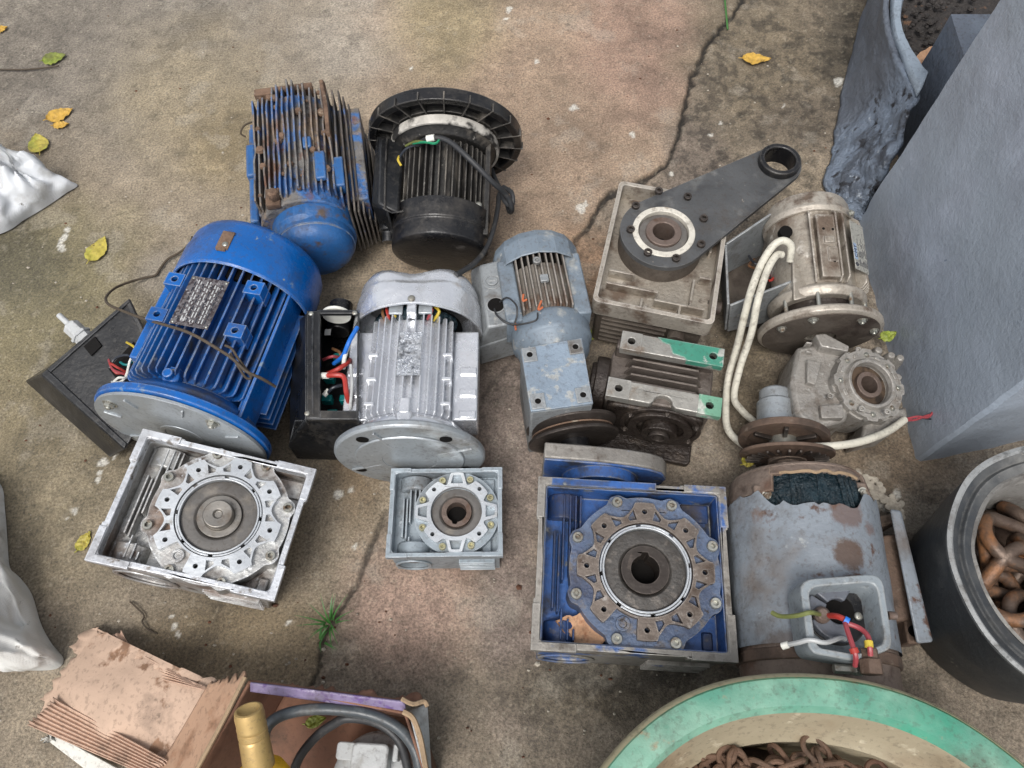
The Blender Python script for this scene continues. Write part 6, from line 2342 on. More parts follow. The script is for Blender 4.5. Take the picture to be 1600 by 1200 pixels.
rings = [ring5(1.0, zt - .055), ring5(1.02, zt - .012), ring5(1.0, zt), ring5(.83, zt + .001), ring5(.80, zt - .006), ring5(.74, zt - .048), ring5(.0001, zt - .050)]
vs, fs = [], []
n = len(rings[0])
for r_ in rings:
    vs += r_
for j in range(len(rings) - 1):
    for i in range(n):
        fs.append((j * n + i, j * n + (i + 1) % n, (j + 1) * n + (i + 1) % n, (j + 1) * n + i))
tb = part('terminal_box', MB().add(vs, fs), 'grey_box', t, .0015)
part('box_neck', MB().hexa([l2(1268, 920, zt - .05), l2(1370, 912, zt - .05), l2(1380, 1008, zt - .05), l2(1275, 1012, zt - .05)], [l2(1268, 920, .22), l2(1370, 912, .2), l2(1380, 1008, .2), l2(1275, 1012, .22)]), 'motor_grey', t, .004)
zi = zt - .049
cc_ = l2(1304, 958, zi)
blk = mat('grey_black_bakelite', (92, 96, 104), .35, 0, .15, bump=.2)
a0_ = [(40, 150), (205, 335)]
for (d0, d1) in ((55, 140), (200, 290), (150, 190)):
    out = [(cc_.x + .043 * math.cos(R(d0 + (d1 - d0) * k / 10)), cc_.y + .043 * math.sin(R(d0 + (d1 - d0) * k / 10))) for k in range(11)]
    inn = [(cc_.x + .018 * math.cos(R(d1 - (d1 - d0) * k / 8)), cc_.y + .018 * math.sin(R(d1 - (d1 - d0) * k / 8))) for k in range(9)]
    part('terminal_block', MB().prism(out + inn, zi + .002, zi + .016), blk, tb, .002)
part('block_plate', MB().cyl(.046, zi, zi + .003, (cc_.x, cc_.y, 0), seg=40), 'black', tb, .001)
part('centre_hole', MB().cyl(.021, zi + .001, zi + .005, (cc_.x + .006, cc_.y + .004, 0), seg=30), 'bore', tb, 0)
for q in ((1306, 929), (1285, 961), (1341, 963), (1318, 995)):
    p = l2(q[0], q[1], zi + .006)
    place('screw', screw_mesh('zinc'), tb, Matrix.Translation(p) @ Matrix.Rotation(1.1, 4, 'Z'), .0062)
part('cable_clamp', MB().lathe([(0, 0), (.012, 0), (.012, .008), (.008, .013), (0, .013)], l2(1282, 962, zi + .014), seg=16), 'rusty_steel', tb, .001)
part('side_slot', MB().hexa([l2(1360, 935, zi + .012), l2(1372, 935, zi + .03), l2(1378, 975, zi + .03), l2(1366, 975, zi + .012)], [l2(1358, 935, zi), l2(1374, 935, zi), l2(1380, 975, zi), l2(1364, 975, zi)]), 'rust_brown', tb, .001)
for cn, r_, pts in (
        ('wire_green', .0034, [(1206, 957, .29), (1220, 963, .30), (1245, 962, .325), (1266, 957, .335), (1280, 960, .305)]),
        ('red', .0042, [(1294, 962, .30), (1308, 963, .318), (1322, 969, .325)]),
        ('pink_red', .0036, [(1320, 970, .325), (1324, 985, .335), (1332, 1008, .345), (1337, 1025, .345), (1336, 1040, .33)]),
        ('pink_red', .0036, [(1324, 974, .325), (1344, 982, .33), (1356, 994, .34), (1359, 1010, .345), (1360, 1024, .34)]),
        ('grey', .0034, [(1228, 1008, .30), (1248, 1004, .32), (1266, 1000, .332), (1290, 1004, .33), (1312, 997, .30), (1320, 999, .29)])):
    part('loose_wire', MB().tube([im @ at(*p) for p in pts], r_, 8), 'w_' + cn, t, 0)
for cn, p0_, p1_, r_ in (('blue', (1319, 968, .326), (1326, 972, .327), .0058), ('yellow', (1357, 1002, .345), (1358, 1011, .346), .0058), ('red', (1333, 1013, .346), (1336, 1021, .346), .006), ('white', (1222, 1010, .298), (1232, 1007, .304), .005)):
    part('wire_sleeve', MB().tube([im @ at(*p0_), im @ at(*p1_)], r_, 10), 'w_' + cn, t, 0)
mb = MB()
for q, r_, ln in (((1360, 1030), .012, .028), ((1361, 1042), .016, .02)):
    p = l2(q[0], q[1], .325)
    mb.cyl(r_, -ln / 2, ln / 2, p, 'Y', 6)
part('brass_gland', mb, 'rust_brown', t, .0015)
mb = MB().cyl(.007, -.02, .02, l2(1325, 1046, .30), 'X', 6).cyl(.009, -.006, .006, l2(1340, 1046, .30), 'X', 6)
part('terminal_nut', mb, 'zinc', t, .001)
mb = MB().cyl(.006, -.006, .006, l2(1394, 962, .31), 'X', 14)
part('side_screw', mb, 'rusty_steel', t, .001)

# ---------------- tub, barrel and chains ----------------
zt = .36
_a, _b, _c = (at(*q, zt).xy for q in ((948, 1200), (1245, 1051), (1594, 1190)))
_d = 2 * (_a.x * (_b.y - _c.y) + _b.x * (_c.y - _a.y) + _c.x * (_a.y - _b.y))
ct = Vector(((_a.length_squared * (_b.y - _c.y) + _b.length_squared * (_c.y - _a.y) + _c.length_squared * (_a.y - _b.y)) / _d,
             (_a.length_squared * (_c.x - _b.x) + _b.length_squared * (_a.x - _c.x) + _c.length_squared * (_b.x - _a.x)) / _d))
Rt = (ct - _a).length
t = thing('green_tub', 'faded green plastic tub with a flat rim and rusty chain inside, at the bottom', 'tub', at_mx(Vector((ct.x, ct.y, 0))))


def wob(p):
    an = math.atan2(p.y, p.x)
    k = 1 + .008 * math.sin(3 * an + 1) + .005 * math.sin(7 * an)
    return Vector((p.x * k, p.y * k, p.z + (.006 * math.sin(2 * an) if p.z > .2 else 0)))


mb = MB().lathe([(0, .0), (Rt * .80, 0), (Rt * .93, zt - .03), (Rt, zt - .028), (Rt + .002, zt - .008), (Rt - .004, zt), (Rt - .020, zt + .003), (Rt - .037, zt + .001), (Rt - .045, zt - .008)], seg=160).deform(wob)
part('outer_shell', mb, 'tub_green', t, 0)
mb = MB().lathe([(Rt + .001, zt - .020), (Rt + .004, zt - .012), (Rt + .0015, zt - .003), (Rt - .002, zt + .002)], seg=160, closed=True).deform(wob)
part('rim_edge', mb, 'tub_edge', t, 0)
mb = MB().lathe([(Rt - .0445, zt - .0075), (Rt - .056, zt - .03), (Rt - .070, zt - .06), (Rt - .078, zt - .066), (Rt - .09, zt - .30), (0, zt - .31)], seg=128).deform(wob)
part('inner_wall', mb, 'tub_in', t, 0)


def link_mesh(key, L, Wd, r, m, seg=8):
    def f():
        pts = []
        n = 18
        for k in range(n):
            a = 2 * PI * k / n
            x = (Wd / 2) * math.cos(a)
            y = (Wd / 2) * math.sin(a) + (1 if math.sin(a) > 0 else -1) * (L - Wd) / 2
            pts.append((x, y, 0))
        return MB().tube(pts, r, seg, 2, closed=True).mesh('chain_link', M[m])
    return shared(key, f)


def euler_mx(p, a, b, c):
    return Matrix.Translation(p) @ Matrix.Rotation(a, 4, 'Z') @ Matrix.Rotation(b, 4, 'X') @ Matrix.Rotation(c, 4, 'Y')


# chain in the tub: runs of interlocked links laid in loops on a heap
random.seed(21)
zch = .25
cc = Vector((ct.x - .05, ct.y + Rt - .085 - .088, 0))
t = thing('rusty_chain', 'thin rusty chain heaped inside the green tub', 'chain', at_mx(Vector((cc.x, cc.y, .235))))
lm = link_mesh('lkA', .040, .026, .0036, 'cone_chain')
for run in range(12):
    x, y = random.uniform(-.15, .15), random.uniform(-.03, .05)
    h = random.uniform(0, 2 * PI)
    for k in range(22):
        h += random.uniform(-.5, .5)
        nx, ny = x + .027 * math.cos(h), y + .027 * math.sin(h)
        if not (-.19 < nx < .19 and -.07 < ny < .075 - .9 * nx * nx):
            h += 2.2
            nx, ny = x + .02 * math.cos(h), y + .02 * math.sin(h)
        x, y = nx, ny
        zz = .02 + .035 * (run / 11) + .018 * fbm(x * 15, y * 15, run) + random.uniform(0, .008) + .02 * math.exp(-((x + .03) / .07) ** 2)
        place('chain_link', lm, t, euler_mx(Vector((x, y, zz)), h - PI / 2, random.uniform(-.25, .25), (PI / 2 if k % 2 else .25) + random.uniform(-.4, .4)))
mb = MB().lathe([(0, .032), (.10, .024), (.13, -.02), (.14, -.05), (0, -.05)], seg=40).deform(lambda p: p + Vector((0, -.05, .012 * fbm(p.x * 20, p.y * 20))))
o = part('lower_links', mb, 'rust_brown', t, 0)

# black barrel
zb = .26
cb = at(1705, 893, zb)
p1 = at(1487, 850, zb)
Rb = (p1 - cb).length
t = thing('black_barrel', 'scuffed black plastic barrel holding heavy rusty chain, at the right edge', 'barrel', at_mx(Vector((cb.x, cb.y, 0))))


def wobb(p):
    an = math.atan2(p.y, p.x)
    k = 1 + .010 * math.sin(2 * an + 2) + .004 * math.sin(9 * an)
    return Vector((p.x * k, p.y * k, p.z))


mb = MB().lathe([(0, 0), (Rb * .80, 0), (Rb * .83, .01), (Rb * .93, zb * .55), (Rb * .95, zb * .6), (Rb * .985, zb - .05), (Rb, zb - .03), (Rb + .004, zb - .004), (Rb + .001, zb)], seg=120).deform(wobb)
part('outer_shell', mb, 'barrel', t, 0)
mb = MB().lathe([(Rb + .003, zb - .004), (Rb + .005, zb + .002), (Rb - .001, zb + .004), (Rb - .005, zb)], seg=120, closed=True).deform(wobb)
part('rim_bead', mb, mat('pale_scuffed_bead', (138, 140, 140), .5, 0, .15, layers=[((90, 92, 92), 30, .55, .65, .6, 0)], bump=.2), t, 0)
mb = MB().lathe([(Rb - .004, zb), (Rb - .018, zb - .008), (Rb - .022, zb - .002), (Rb - .036, zb - .006)], seg=120).deform(wobb)
part('rim_band', mb, 'barrel', t, 0)
mb = MB().lathe([(Rb - .036, zb - .006), (Rb - .040, zb - .003), (Rb - .044, zb - .01), (Rb - .052, zb - .14), (Rb - .06, .05), (0, .05)], seg=120).deform(lambda p: wobb(p) + Vector((.004 * fbm(p.x * 12, p.y * 12, p.z * 12), 0, 0)))
part('inner_wall', mb, 'barrel_in', t, 0)
cc = at(1610, 930, .17)
t = thing('heavy_chain', 'heavy brown worn chain filling the black barrel', 'chain', at_mx(Vector((cc.x, cc.y, .08))))
lm2 = link_mesh('lkB', .126, .080, .0112, 'big_chain', 12)
random.seed(4)
ic = at_mx(Vector((cc.x, cc.y, .08))).inverted()
for (px_, py_, z_, a, b, c) in ((1590, 852, .29, 1.25, .25, .3), (1563, 905, .27, -.75, .4, .9), (1585, 925, .30, 2.2, .2, .5), (1556, 950, .24, .6, .5, -.4), (1590, 968, .28, 1.2, .1, .35), (1545, 870, .25, .1, .4, .9), (1600, 1010, .26, -.4, .3, 1.2), (1620, 900, .27, .3, .1, 1.3), (1625, 985, .28, 1.0, .3, .2), (1640, 860, .27, 2.0, .2, .3), (1660, 930, .29, .7, .3, .9), (1650, 1010, .28, 1.9, .2, .3), (1700, 960, .28, .2, .2, .8), (1700, 880, .28, 1.2, .3, .2), (1570, 1000, .22, .5, .2, .9), (1620, 830, .24, .9, .2, 1.1), (1555, 840, .22, 1.8, .1, .2)):
    place('chain_link', lm2, t, euler_mx(ic @ at(px_, py_, z_ - .11), a, b, c))
cbl = ic @ Vector((cb.x, cb.y, .08))
mb = MB().lathe([(0, .02), (Rb * .62, .0), (Rb - .06, -.03), (Rb - .07, -.07), (0, -.07)], (cbl.x, cbl.y, 0), seg=48)
part('lower_links', mb, 'rust_brown', t, 0)

# ---------------- sacks ----------------
def sack_material(name, col, wv):
    m = mat(name, col, .85, 0, .1, spec=.2, vscale=8, layers=[((146, 142, 132), 9, .55, .72, .7, 0), ((110, 106, 98), 40, .64, .7, .8, 0)], bump=0)
    nt = m.node_tree
    p = nt.nodes['Principled BSDF']
    vec = nt.nodes.new('ShaderNodeNewGeometry').outputs['Position']
    hs = []
    for ax, rot in (('X', .3), ('Y', .3)):
        mp = nt.nodes.new('ShaderNodeMapping')
        mp.inputs['Rotation'].default_value = (0, 0, rot)
        nt.links.new(vec, mp.inputs[0])
        wv_ = nt.nodes.new('ShaderNodeTexWave')
        wv_.bands_direction = ax
        wv_.inputs['Scale'].default_value = wv
        wv_.inputs['Distortion'].default_value = .6
        nt.links.new(mp.outputs[0], wv_.inputs['Vector'])
        hs.append(wv_.outputs['Fac'])
    mu = nt.nodes.new('ShaderNodeMath')
    mu.operation = 'MULTIPLY'
    nt.links.new(hs[0], mu.inputs[0])
    nt.links.new(hs[1], mu.inputs[1])
    b = nt.nodes.new('ShaderNodeBump')
    b.inputs['Strength'].default_value = .35
    b.inputs['Distance'].default_value = .0008
    nt.links.new(mu.outputs[0], b.inputs['Height'])
    nt.links.new(b.outputs[0], p.inputs['Normal'])
    return m


def pillow(name, outline, centre, h, m, label, wr=.02, seed=0, nr=64, sub=9, pinch=()):
    P = dens([Vector((*at(*q, 0).xy, 0)) for q in outline + outline[:1]], sub)[:-1]
    c = at(*centre, 0)
    n = len(P)
    vs = []
    for j in range(nr + 1):
        rho = j / nr
        for i in range(n):
            p = c.lerp(P[i], rho)
            prof = (1 - rho ** 2.6) ** .6 if rho < 1 else 0
            z = h * prof
            fold = 0
            for (qx, qy, amp, w_) in pinch:
                q = at(qx, qy)
                dd = (Vector((p.x, p.y)) - q.xy)
                an = math.atan2(dd.y, dd.x)
                fold += amp * math.sin(an * 9 + 2 * fbm(p.x * 6, p.y * 6, seed)) * math.exp(-dd.length / w_)
            z += min(1, (1 - rho) * 9) * 1.4 * (wr * fbm(p.x * 7 + seed, p.y * 7, 0) + wr * 1.0 * (.35 - abs(noise.fractal(Vector((p.x * 8 + 3, p.y * 8 + seed, 3)), 1.3, 2, 2))) + fold)
            q3 = Vector((p.x * 6 + seed, p.y * 6, z * 6))
            off_ = Vector((fbm(*q3), fbm(q3.y + 9, q3.z, q3.x), 0)) * .02
            rd_ = (.32 - abs(fbm(q3.x * 1.7 + 4, q3.y * 1.7, q3.z * 1.7))) * .020
            out_ = (P[i] - c).normalized()
            k_ = min(1, (1 - rho) * 45)
            p = p + (off_ + out_ * rd_) * k_
            vs.append(Vector((p.x, p.y, max(z, .006 if rho < 1 else .004))))
    fs = []
    for j in range(nr):
        for i in range(n):
            i2 = (i + 1) % n
            fs.append((j * n + i, j * n + i2, (j + 1) * n + i2, (j + 1) * n + i))
    mb = MB().add(vs, fs)
    o = single(name, mb, m, label, 'sack', sharp=70, solid=0)
    return recenter(o)


SK1 = sack_material('white_woven_sack', (206, 209, 212), 130)
SK2 = sack_material('dirty_white_woven_sack', (206, 206, 202), 130)
pillow('woven_sack', [(-30, 235), (0, 248), (20, 252), (31, 286), (52, 284), (85, 280), (122, 290), (104, 304), (72, 326), (40, 345), (0, 368), (-120, 400), (-260, 340), (-240, 240), (-120, 215)], (-40, 300), .15, SK1,
       'white woven sack with a tied corner, higher of the two at the left edge', .026, 1, pinch=((10, 292, .03, .12), (60, 300, .01, .05)))
pillow('woven_sack', [(-40, 735), (2, 757), (10, 800), (14, 850), (18, 888), (34, 904), (52, 930), (66, 975), (82, 1005), (101, 1030), (88, 1046), (40, 1048), (0, 1046), (-120, 1060), (-260, 980), (-270, 820), (-160, 720)], (-50, 930), .20, SK2,
       'crumpled dirty white woven sack, lower of the two at the left edge', .038, 5, pinch=((16, 890, .026, .14), (95, 1035, .012, .06)))

# ---------------- cardboard box ----------------
zt = .20
cA, cB_ = at(388, 1064, zt), at(634, 1112, zt)
cL_ = at(300, 1215, zt)
cR_ = at(668, 1215, zt)
mx = at_mx(Vector(((cA.x + cB_.x) / 2, cA.y - .06, 0)))
ic = mx.inverted()
t = thing('cardboard_box', 'open torn brown cardboard box with purple printed edge, at the bottom left', 'cardboard box', mx)


def sheet(name, corners, m, th=.004, nu=26, nv=20, amp=.0, ragged=(), label=None, fnz=None, bevel=0):
    a, b, c, d = corners

    def f(u, v):
        p = a.lerp(b, u).lerp(d.lerp(c, u), v)
        e = Vector((0, 0, 0))
        if 'v1' in ragged and v == 1:
            e += (b - a).normalized().cross(Vector((0, 0, 1))) * (.012 * fbm(u * 9, 2.2) + .006 * fbm(u * 30, 1.2))
        if 'v0' in ragged and v == 0:
            e += (b - a).normalized().cross(Vector((0, 0, 1))) * (.014 * fbm(u * 8, 7.2) + .006 * fbm(u * 30, 5.2))
        if 'u0' in ragged and u == 0:
            e += Vector((1, 0, 0)) * (.01 * fbm(v * 9, 4.2) + .005 * fbm(v * 30, 3.2))
        z = amp * fbm(p.x * 7, p.y * 7, p.z * 7)
        if fnz:
            z += fnz(u, v, p)
        return ic @ (p + e + Vector((0, 0, z)))
    return part(name, MB().grid(f, nu, nv), m, t, bevel, solid=th, label=label)


dn = Vector((0, 0, -zt + .004))
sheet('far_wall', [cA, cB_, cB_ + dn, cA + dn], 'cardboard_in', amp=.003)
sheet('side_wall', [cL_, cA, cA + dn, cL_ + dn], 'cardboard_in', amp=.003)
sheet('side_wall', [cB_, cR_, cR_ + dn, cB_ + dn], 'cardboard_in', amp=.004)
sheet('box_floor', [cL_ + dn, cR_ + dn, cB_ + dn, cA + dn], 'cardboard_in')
# purple folded edge and torn plies on the far wall
s0, s1 = at(390, 1066, zt + .004), at(634, 1114, zt + .004)
s2, s3 = at(632, 1096, zt + .006), at(392, 1062, zt + .006)
P0, P1 = at(391, 1067, zt + .006), at(632, 1097, zt + .010)
P2, P3 = at(634, 1115, zt - .004), at(391, 1081, zt - .002)
sheet('purple_edge', [P0, P1, P2, P3], 'purple', th=.003, nu=40, nv=6, amp=.002)
Q0, Q1 = at(389, 1060, zt - .01), at(660, 1096, zt - .012)
sheet('torn_ply', [Q0, Q1, P1 + Vector((.02, 0, -.004)), P0 + Vector((0, 0, -.004))], 'rust_brown' if False else 'cardboard_in', th=.003, nu=60, nv=5, amp=.004, ragged=('v0',))
part('fold_fray', MB().tube([ic @ at(*p) for p in [(628, 1092, .21), (645, 1100, .212), (662, 1096, .205), (668, 1104, .205)]], .0035, 6), 'gasket', t, 0)
# right wall turned out: white outer paper and corrugated edge
e0, e1 = at(640, 1108, zt), at(672, 1100, zt - .03)
sheet('white_outer_ply', [at(640, 1110, zt - .002), at(668, 1100, zt - .04), at(675, 1215, zt - .03), at(668, 1215, zt + .004)], 'white_plastic', th=.003, amp=.003)
part('corrugated_edge', MB().tube([ic @ at(*p) for p in [(630, 1112, .205), (645, 1122, .206), (656, 1150, .206), (662, 1180, .206), (668, 1215, .206)]], .0042, 6), 'gasket', t, 0)
# left flap: wall top folding outwards
F0, F1 = at(330, 1062, .16), at(382, 1058, zt + .006)
F2, F3 = at(300, 1215, zt + .006), at(238, 1215, .12)
sheet('folded_flap', [F0, F1, F2, F3], 'cardboard_out', amp=.006, ragged=('v0',))
part('fold_crease', MB().tube([ic @ at(*p) for p in [(383, 1058, .209), (372, 1080, .209), (352, 1120, .209), (328, 1165, .209), (300, 1215, .209)]], .0035, 6), 'gasket', t, 0)
G = [at(152, 978, .02), at(334, 1066, .155), at(242, 1215, .118), at(46, 1132, .02)]


def flap_out(u, v):
    a, b, c, d = G
    p = a.lerp(b, u).lerp(d.lerp(c, u), v)
    q = p + Vector((0, 0, .010 * fbm(p.x * 6, p.y * 6, 2) + .012 * math.sin(u * PI) * math.sin(v * PI)))
    if v < .02:
        q += Vector((.5, 1, 0)) * (.018 * fbm(u * 7, 3.3) + .008 * fbm(u * 24, 1.1) + .02 * math.sin(u * 3.1) * -1)
    if u < .02:
        q += Vector((1, 0, 0)) * (.02 * fbm(v * 6, 6.3) + .008 * fbm(v * 24, 1.7))
    return ic @ q


part('torn_flap', MB().grid(flap_out, 50, 50), 'cardboard', t, 0, solid=.0025)


def ribs(name, A, B, C, D, n, amp, m='corrugated', along='u'):
    """peeled area with corrugation ridges standing up"""
    nu, nv = (10 * n, 16)

    def f(u, v):
        p = A.lerp(B, u).lerp(D.lerp(C, u), v)
        e = 0
        rag = Vector((0, 0, 0))
        if v == 0 or v == 1:
            rag = (B - A).normalized().cross(Vector((0, 0, 1))) * (.008 * fbm(u * 14, v * 3 + 1))
        return ic @ (p + rag + Vector((0, 0, amp * math.sin(u * n * 2 * PI) + .004 * fbm(p.x * 8, p.y * 8))))
    return part(name, MB().grid(f, nu, nv), m, t, 0, solid=.0015, sharp=180)


# lower left peeled corrugation (ridges run to the lower right)
ribs('corrugated_ply', at(88, 1092, .045), at(44, 1132, .03), at(232, 1212, .126), at(262, 1188, .142), 8, .0022)
# upper right peeled strip along the torn edge
ribs('corrugated_ply', at(208, 1052, .075), at(190, 1000, .045), at(300, 1066, .135), at(330, 1080, .165), 6, .0022)
ribs('torn_tip', at(150, 1008, .032), at(188, 985, .036), at(206, 1020, .052), at(150, 1030, .04), 4, .003)
sheet('paper_edge', [at(66, 1150, .014), at(90, 1150, .016), at(196, 1208, .03), at(150, 1215, .02)], 'paper_white', th=.006, amp=.004, ragged=('v0', 'v1'))

# bottle
bt, bb = at(388, 1108, .285), at(404, 1192, .235)
ax = (bt - bb).normalized()
mx = rot_to(ax, bb)
t = thing('bottle', 'yellow bottle with gold foil neck leaning in the cardboard box', 'bottle', mx)
ln = (bt - bb).length
rn = 22 / pxm(1140, .26)
mb = MB().lathe([(rn * .55, ln - .004), (rn * .80, ln), (rn * .97, ln - .001), (rn * 1.04, ln - .010), (rn * 1.0, ln - .022), (rn * 1.04, ln - .026), (rn * 1.02, ln - .030), (rn * .97, ln - .0315), (rn * 1.03, ln - .033), (rn * 1.03, ln - .040), (rn * .96, ln - .0415), (rn * 1.0, ln - .043), (rn * 1.04, ln * .45), (rn * 1.1, -.01), (rn * 1.16, -.03)], seg=40)
part('foil_neck', mb, 'gold', t, .0004)
mb = MB().lathe([(0, ln - .009), (rn * .55, ln - .004)], seg=32)
mb.cyl(.0035, ln - .0085, ln - .006, (rn * .3, rn * .2, 0), seg=10)
part('cap_top', mb, 'gold', t, 0)
mb = MB().lathe([(rn * 1.0, -.004), (rn * 1.7, -.012), (rn * 2.1, -.03), (rn * 2.2, -.06), (rn * 2.2, -.15), (rn * 1.9, -.165), (0, -.165)], seg=48)
part('bottle_body', mb, 'yellow_plastic', t, .0005)

# hose ring in the box
pts = [(424, 1200, .13), (413, 1160, .16), (418, 1135, .18), (440, 1118, .19), (480, 1109, .195), (530, 1109, .195), (580, 1117, .195), (620, 1136, .19), (645, 1165, .18), (656, 1200, .17), (660, 1240, .15)]
o = single('rubber_hose', MB().tube([at(*p) for p in pts], .0085, 12, 8), 'hose', 'thick grey-black rubber hose arching across the inside of the cardboard box', 'hose')
recenter(o)
pts = [(455, 1215, .07), (470, 1180, .10), (495, 1150, .125), (520, 1132, .14), (545, 1122, .15), (590, 1130, .14), (625, 1160, .13), (640, 1215, .10)]
o = single('rubber_hose', MB().tube([at(*p) for p in pts], .0072, 12, 8), 'black_cable', 'thinner black hose looped under the thick hose in the cardboard box', 'hose')
recenter(o)
# white pump part
wc = at(584, 1195, .10)
t = thing('pump_housing', 'dirty white plastic pump housing with a square neck lying in the cardboard box', 'pump', at_mx(Vector((wc.x, wc.y, .01)), R(-3)))
mb = MB().lathe([(0, .0), (.050, .0), (.058, .01), (.058, .055), (.064, .058), (.066, .075), (.062, .080), (.05, .085), (0, .088)], (0, -.02, 0), seg=48)
part('round_body', mb, 'white_plastic', t, .002)
mb = MB().prism(rrect(-.030, -.015, .026, .030, .008), .085, .128)
part('square_neck', mb, 'white_plastic', t, .003)
mb = MB().prism(rrect(-.058, .004, -.028, .030, .006), .08, .108)
mb.box((.036, .018, .1), (.008, .024, .04))
part('side_tab', mb, 'white_plastic', t, .002)
mb = MB().ring(.060, .070, .03, .04, (0, -.02, 0), seg=48)
part('body_rib', mb, 'white_plastic', t, .001)

# ---------------- leaves, grass, twigs, grit ----------------
def leaf(px_, py_, L, Wd, yaw, m, label, curl=.3, z=0.004, seed=0, lobes=0, name='leaf', fold=.15):
    mb = MB()
    nu, nv = 18, 11
    L, Wd = L * 1.2, Wd * 1.15
    if not lobes:
        curl, fold = curl * .45, fold * .5

    def f(u, v):
        s_ = v * 2 - 1
        w_ = math.sin(PI * min(1, u ** .8)) ** .75 * (1 - .35 * u)
        w_ *= 1 + .10 * fbm(u * 6, seed)
        if lobes:
            w_ *= .72 + .28 * abs(math.sin(u * PI * lobes)) + .12 * fbm(u * 9, s_, seed)
        x = (u - .5) * L
        y = s_ * w_ * Wd / 2
        zz = z + curl * L * (abs(u - .5) ** 2) * 1.2 + fold * abs(y) + .004 * fbm(u * 4, s_ * 2, seed) + .0012 * math.cos(u * 30 + abs(s_) * 6)
        return Vector((x, y, zz))
    mb.grid(f, nu, nv)
    mb.tube([(-L * .5, 0, z + curl * L * .3), (-L * .62, .002, z + .002)], .0011, 5, 1)
    o = single(name, mb, m, label, 'leaf', solid=0, sharp=80)
    p = at(px_, py_, 0)
    o.location = (p.x, p.y, 0)
    o.rotation_euler = (0, 0, yaw)
    return o


leaf(86, 93, .052, .050, .4, 'leaf_green', 'lime green leaf at the tip of the thin twig, topmost leaf on the left', seed=1)
leaf(95, 181, .058, .050, .6, 'leaf_gold', 'golden leaf overlapping a smaller one, above the round yellow leaf', seed=2)
leaf(97, 197, .034, .026, .2, 'leaf_gold', 'small orange leaf tucked under the golden leaf', seed=12)
leaf(61, 226, .060, .052, 2.0, 'leaf_yellow', 'rounded yellow-green leaf just above the upper woven sack', seed=3)
leaf(154, 391, .062, .048, 1.3, 'leaf_yellow', 'yellow-green leaf with a brown lower tip, left of the big blue motor', curl=.35, seed=4)
leaf(133, 846, .034, .026, 1.2, 'leaf_yellow', 'small yellow leaf beside the corner of the large silver gearbox', seed=5)
leaf(1181, 94, .066, .042, .0, 'leaf_gold', 'golden leaf lying alone on the dark concrete past the crack', seed=6)
leaf(3, 47, .03, .03, .5, 'leaf_gold', 'small tan leaf at the very edge in the top left corner', seed=7)
leaf(924, 526, .045, .028, .3, 'leaf_green', 'green leaf sticking out under the beige gearbox with the torque arm', seed=8, z=.01)
leaf(1372, 543, .034, .026, .4, 'leaf_green', 'lime green leaf wedged between the small grey gearbox and the wall', seed=9, z=.05)
leaf(1151, 744, .03, .024, .6, 'leaf_yellow', 'small yellow leaf between the big blue gearbox and the old grey motor', seed=10, z=.09)
leaf(500, 1128, .03, .02, .3, 'leaf_green', 'yellow-green leaf inside the cardboard box', seed=13, z=.03)
p = at(908, 984, .125)
o = leaf(908, 984, .074, .060, 2.9, 'leaf_brown', 'dry curled brown leaf lying in a corner of the big blue gearbox', curl=.5, seed=11, lobes=3, fold=.3)
o.location = (p.x, p.y, .128)
o = leaf(1448, 92, .08, .05, 1.0, 'leaf_brown', 'brown leaf on the soil inside the round planter', curl=.4, seed=14)
p = at(1448, 92, .13)
o.location = (p.x, p.y, .128)

tw = single('twig', MB().tube([at(-20, 108, .004), at(30, 109, .005), at(60, 107, .006), at(92, 103, .008)], .0022, 6, 4), 'twig', 'thin grey twig reaching to the green leaf in the top left corner', 'twig')
recenter(tw)
tw = single('twig', MB().tube([at(*p) for p in [(203, 940, .006), (214, 950, .008), (225, 962, .006), (222, 972, .01), (232, 984, .006), (246, 990, .004)]], .0016, 5, 4), 'twig', 'short crooked black wire-like twig below the large silver gearbox', 'twig')
recenter(tw)
wp = [(300, 370, .012), (296, 382, .016), (278, 396, .01), (262, 405, .008), (250, 420, .006), (243, 430, .006), (226, 434, .008), (205, 440, .02), (180, 450, .05), (166, 464, .12), (170, 476, .20), (195, 487, .20), (230, 500, .235), (262, 509, .285), (300, 522, .312), (345, 548, .318), (365, 562, .316), (385, 580, .308), (410, 592, .29), (430, 604, .26)]
o = single('tie_wire', MB().tube([at(*p) for p in wp], .0027, 7, 5), 'twig', 'dark bent tie wire running from the ground over the large bright blue motor', 'wire')
recenter(o)
wp = [(352, 540, .31), (362, 545, .316), (372, 560, .312), (392, 588, .29), (384, 590, .292), (372, 572, .308), (360, 552, .312)]
o = single('tie_wire', MB().tube([at(*p) for p in wp], .0022, 7, 5), 'twig', 'rusty twisted wire loop on top of the large bright blue motor', 'wire')
recenter(o)


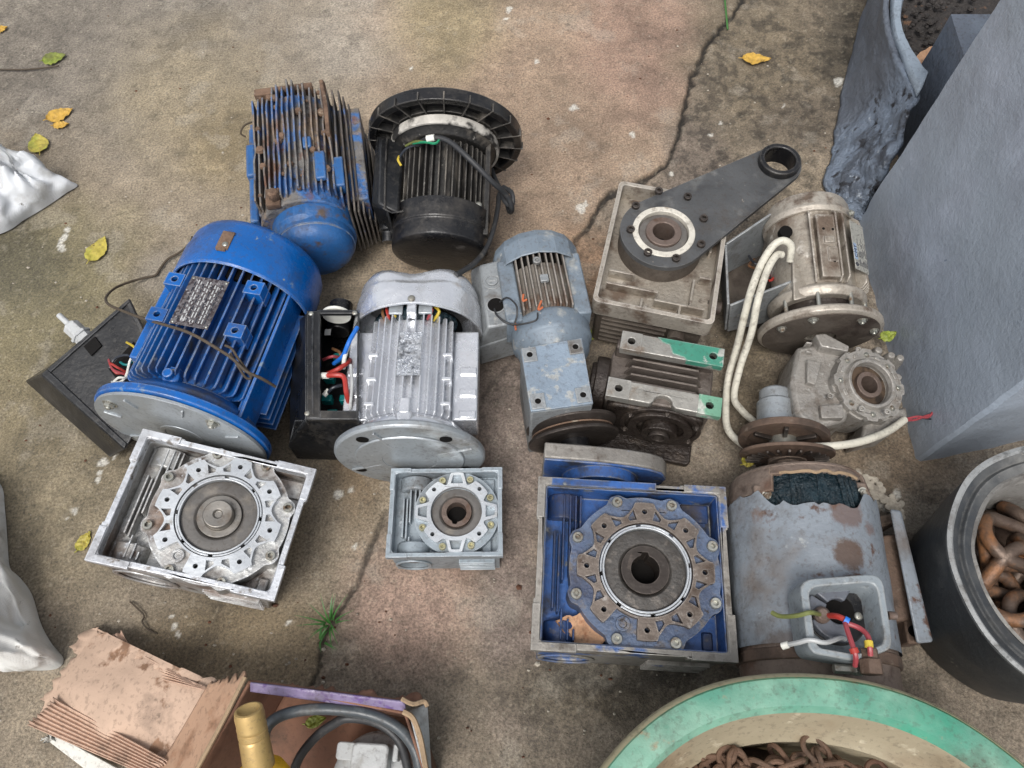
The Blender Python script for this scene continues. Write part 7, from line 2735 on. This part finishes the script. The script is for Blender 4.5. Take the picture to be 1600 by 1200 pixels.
def tuft(px_, py_, n, h, spread, label, seed):
    random.seed(seed)
    mb = MB()
    for k in range(n):
        a = random.uniform(0, 2 * PI)
        d = Vector((math.cos(a), math.sin(a), 0))
        r0 = random.uniform(0, .012)
        ln_ = h * random.uniform(.6, 1.2)
        sd_ = Vector((-d.y, d.x, 0)) * .0022
        pts = []
        for j in range(5):
            t_ = j / 4
            pts.append((d * (r0 + spread * t_ ** 1.6 * ln_ / h) + Vector((0, 0, ln_ * (t_ - .45 * t_ * t_))), 1 - t_ * .95))
        vs, fs = [], []
        for p_, w_ in pts:
            vs += [p_ - sd_ * w_, p_ + sd_ * w_]
        for j in range(4):
            fs.append((2 * j, 2 * j + 1, 2 * j + 3, 2 * j + 2))
        mb.add(vs, fs)
    o = single('grass_tuft', mb, 'grass', label, 'grass')
    o.location = at(px_, py_)
    return o


tuft(516, 975, 16, .055, .045, 'small green grass tuft growing in the crack near the cardboard box', 3)
tuft(500, 1000, 7, .03, .03, 'tiny grass sprig just below the larger tuft in the crack', 4)
o = single('grass_tuft', MB().tube([at(1131, -20, .01), at(1134, 15, .02), at(1137, 46, .006)], .0028, 5, 4), 'grass', 'single long green grass blade over the crack at the top edge', 'grass')
recenter(o)

# crumbs and grit on the ground
random.seed(33)
for nm, mm_, n, r0, r1, lab in (('grit', 'pebble', 420, .0010, .0036, 'pale grit scattered over the concrete'), ('crumbs', 'dark_crumb', 170, .0012, .0045, 'dark brown crumbs scattered over the concrete')):
    mb = MB()
    for k in range(n):
        p = at(random.uniform(-10, 1420), random.uniform(-20, 1200), .001)
        r = random.uniform(r0, r1) * (1 if random.random() < .9 else 1.6)
        a = random.uniform(0, 6)
        rx, ry = r, r * random.uniform(.5, 1)
        mb.add([(p.x + rx * math.cos(a + q), p.y + ry * math.sin(a + q), 0) for q in (0, 1.2, 2.5, 3.9, 5.2)] + [(p.x, p.y, .001 + r * .6)], [(0, 1, 5), (1, 2, 5), (2, 3, 5), (3, 4, 5), (4, 0, 5)])
    o = single(nm, mb, mm_, lab, nm)
    o['kind'] = 'stuff'
for (px_, py_, r) in ((1338, 742, .012), (1352, 752, .010), (1375, 772, .016), (1392, 790, .013), (1360, 765, .009), (1402, 778, .010), (1350, 738, .008)):
    pass
random.seed(8)
mb = MB()
for k in range(60):
    t_ = random.random()
    q = (1345 + 62 * t_ + random.uniform(-9, 9), 745 + 55 * t_ + random.uniform(-10, 10))
    p = at(*q, .002)
    r = random.uniform(.003, .009)
    mb.lathe([(r, -.001), (r * .9, r * .3), (r * .4, r * .5), (0, r * .5)], p, seg=7)
o = single('dried_plaster', mb, 'pebble', 'lumpy splash of dried pale plaster between the old grey motor and the wall', 'plaster')
o['kind'] = 'stuff'
recenter(o)
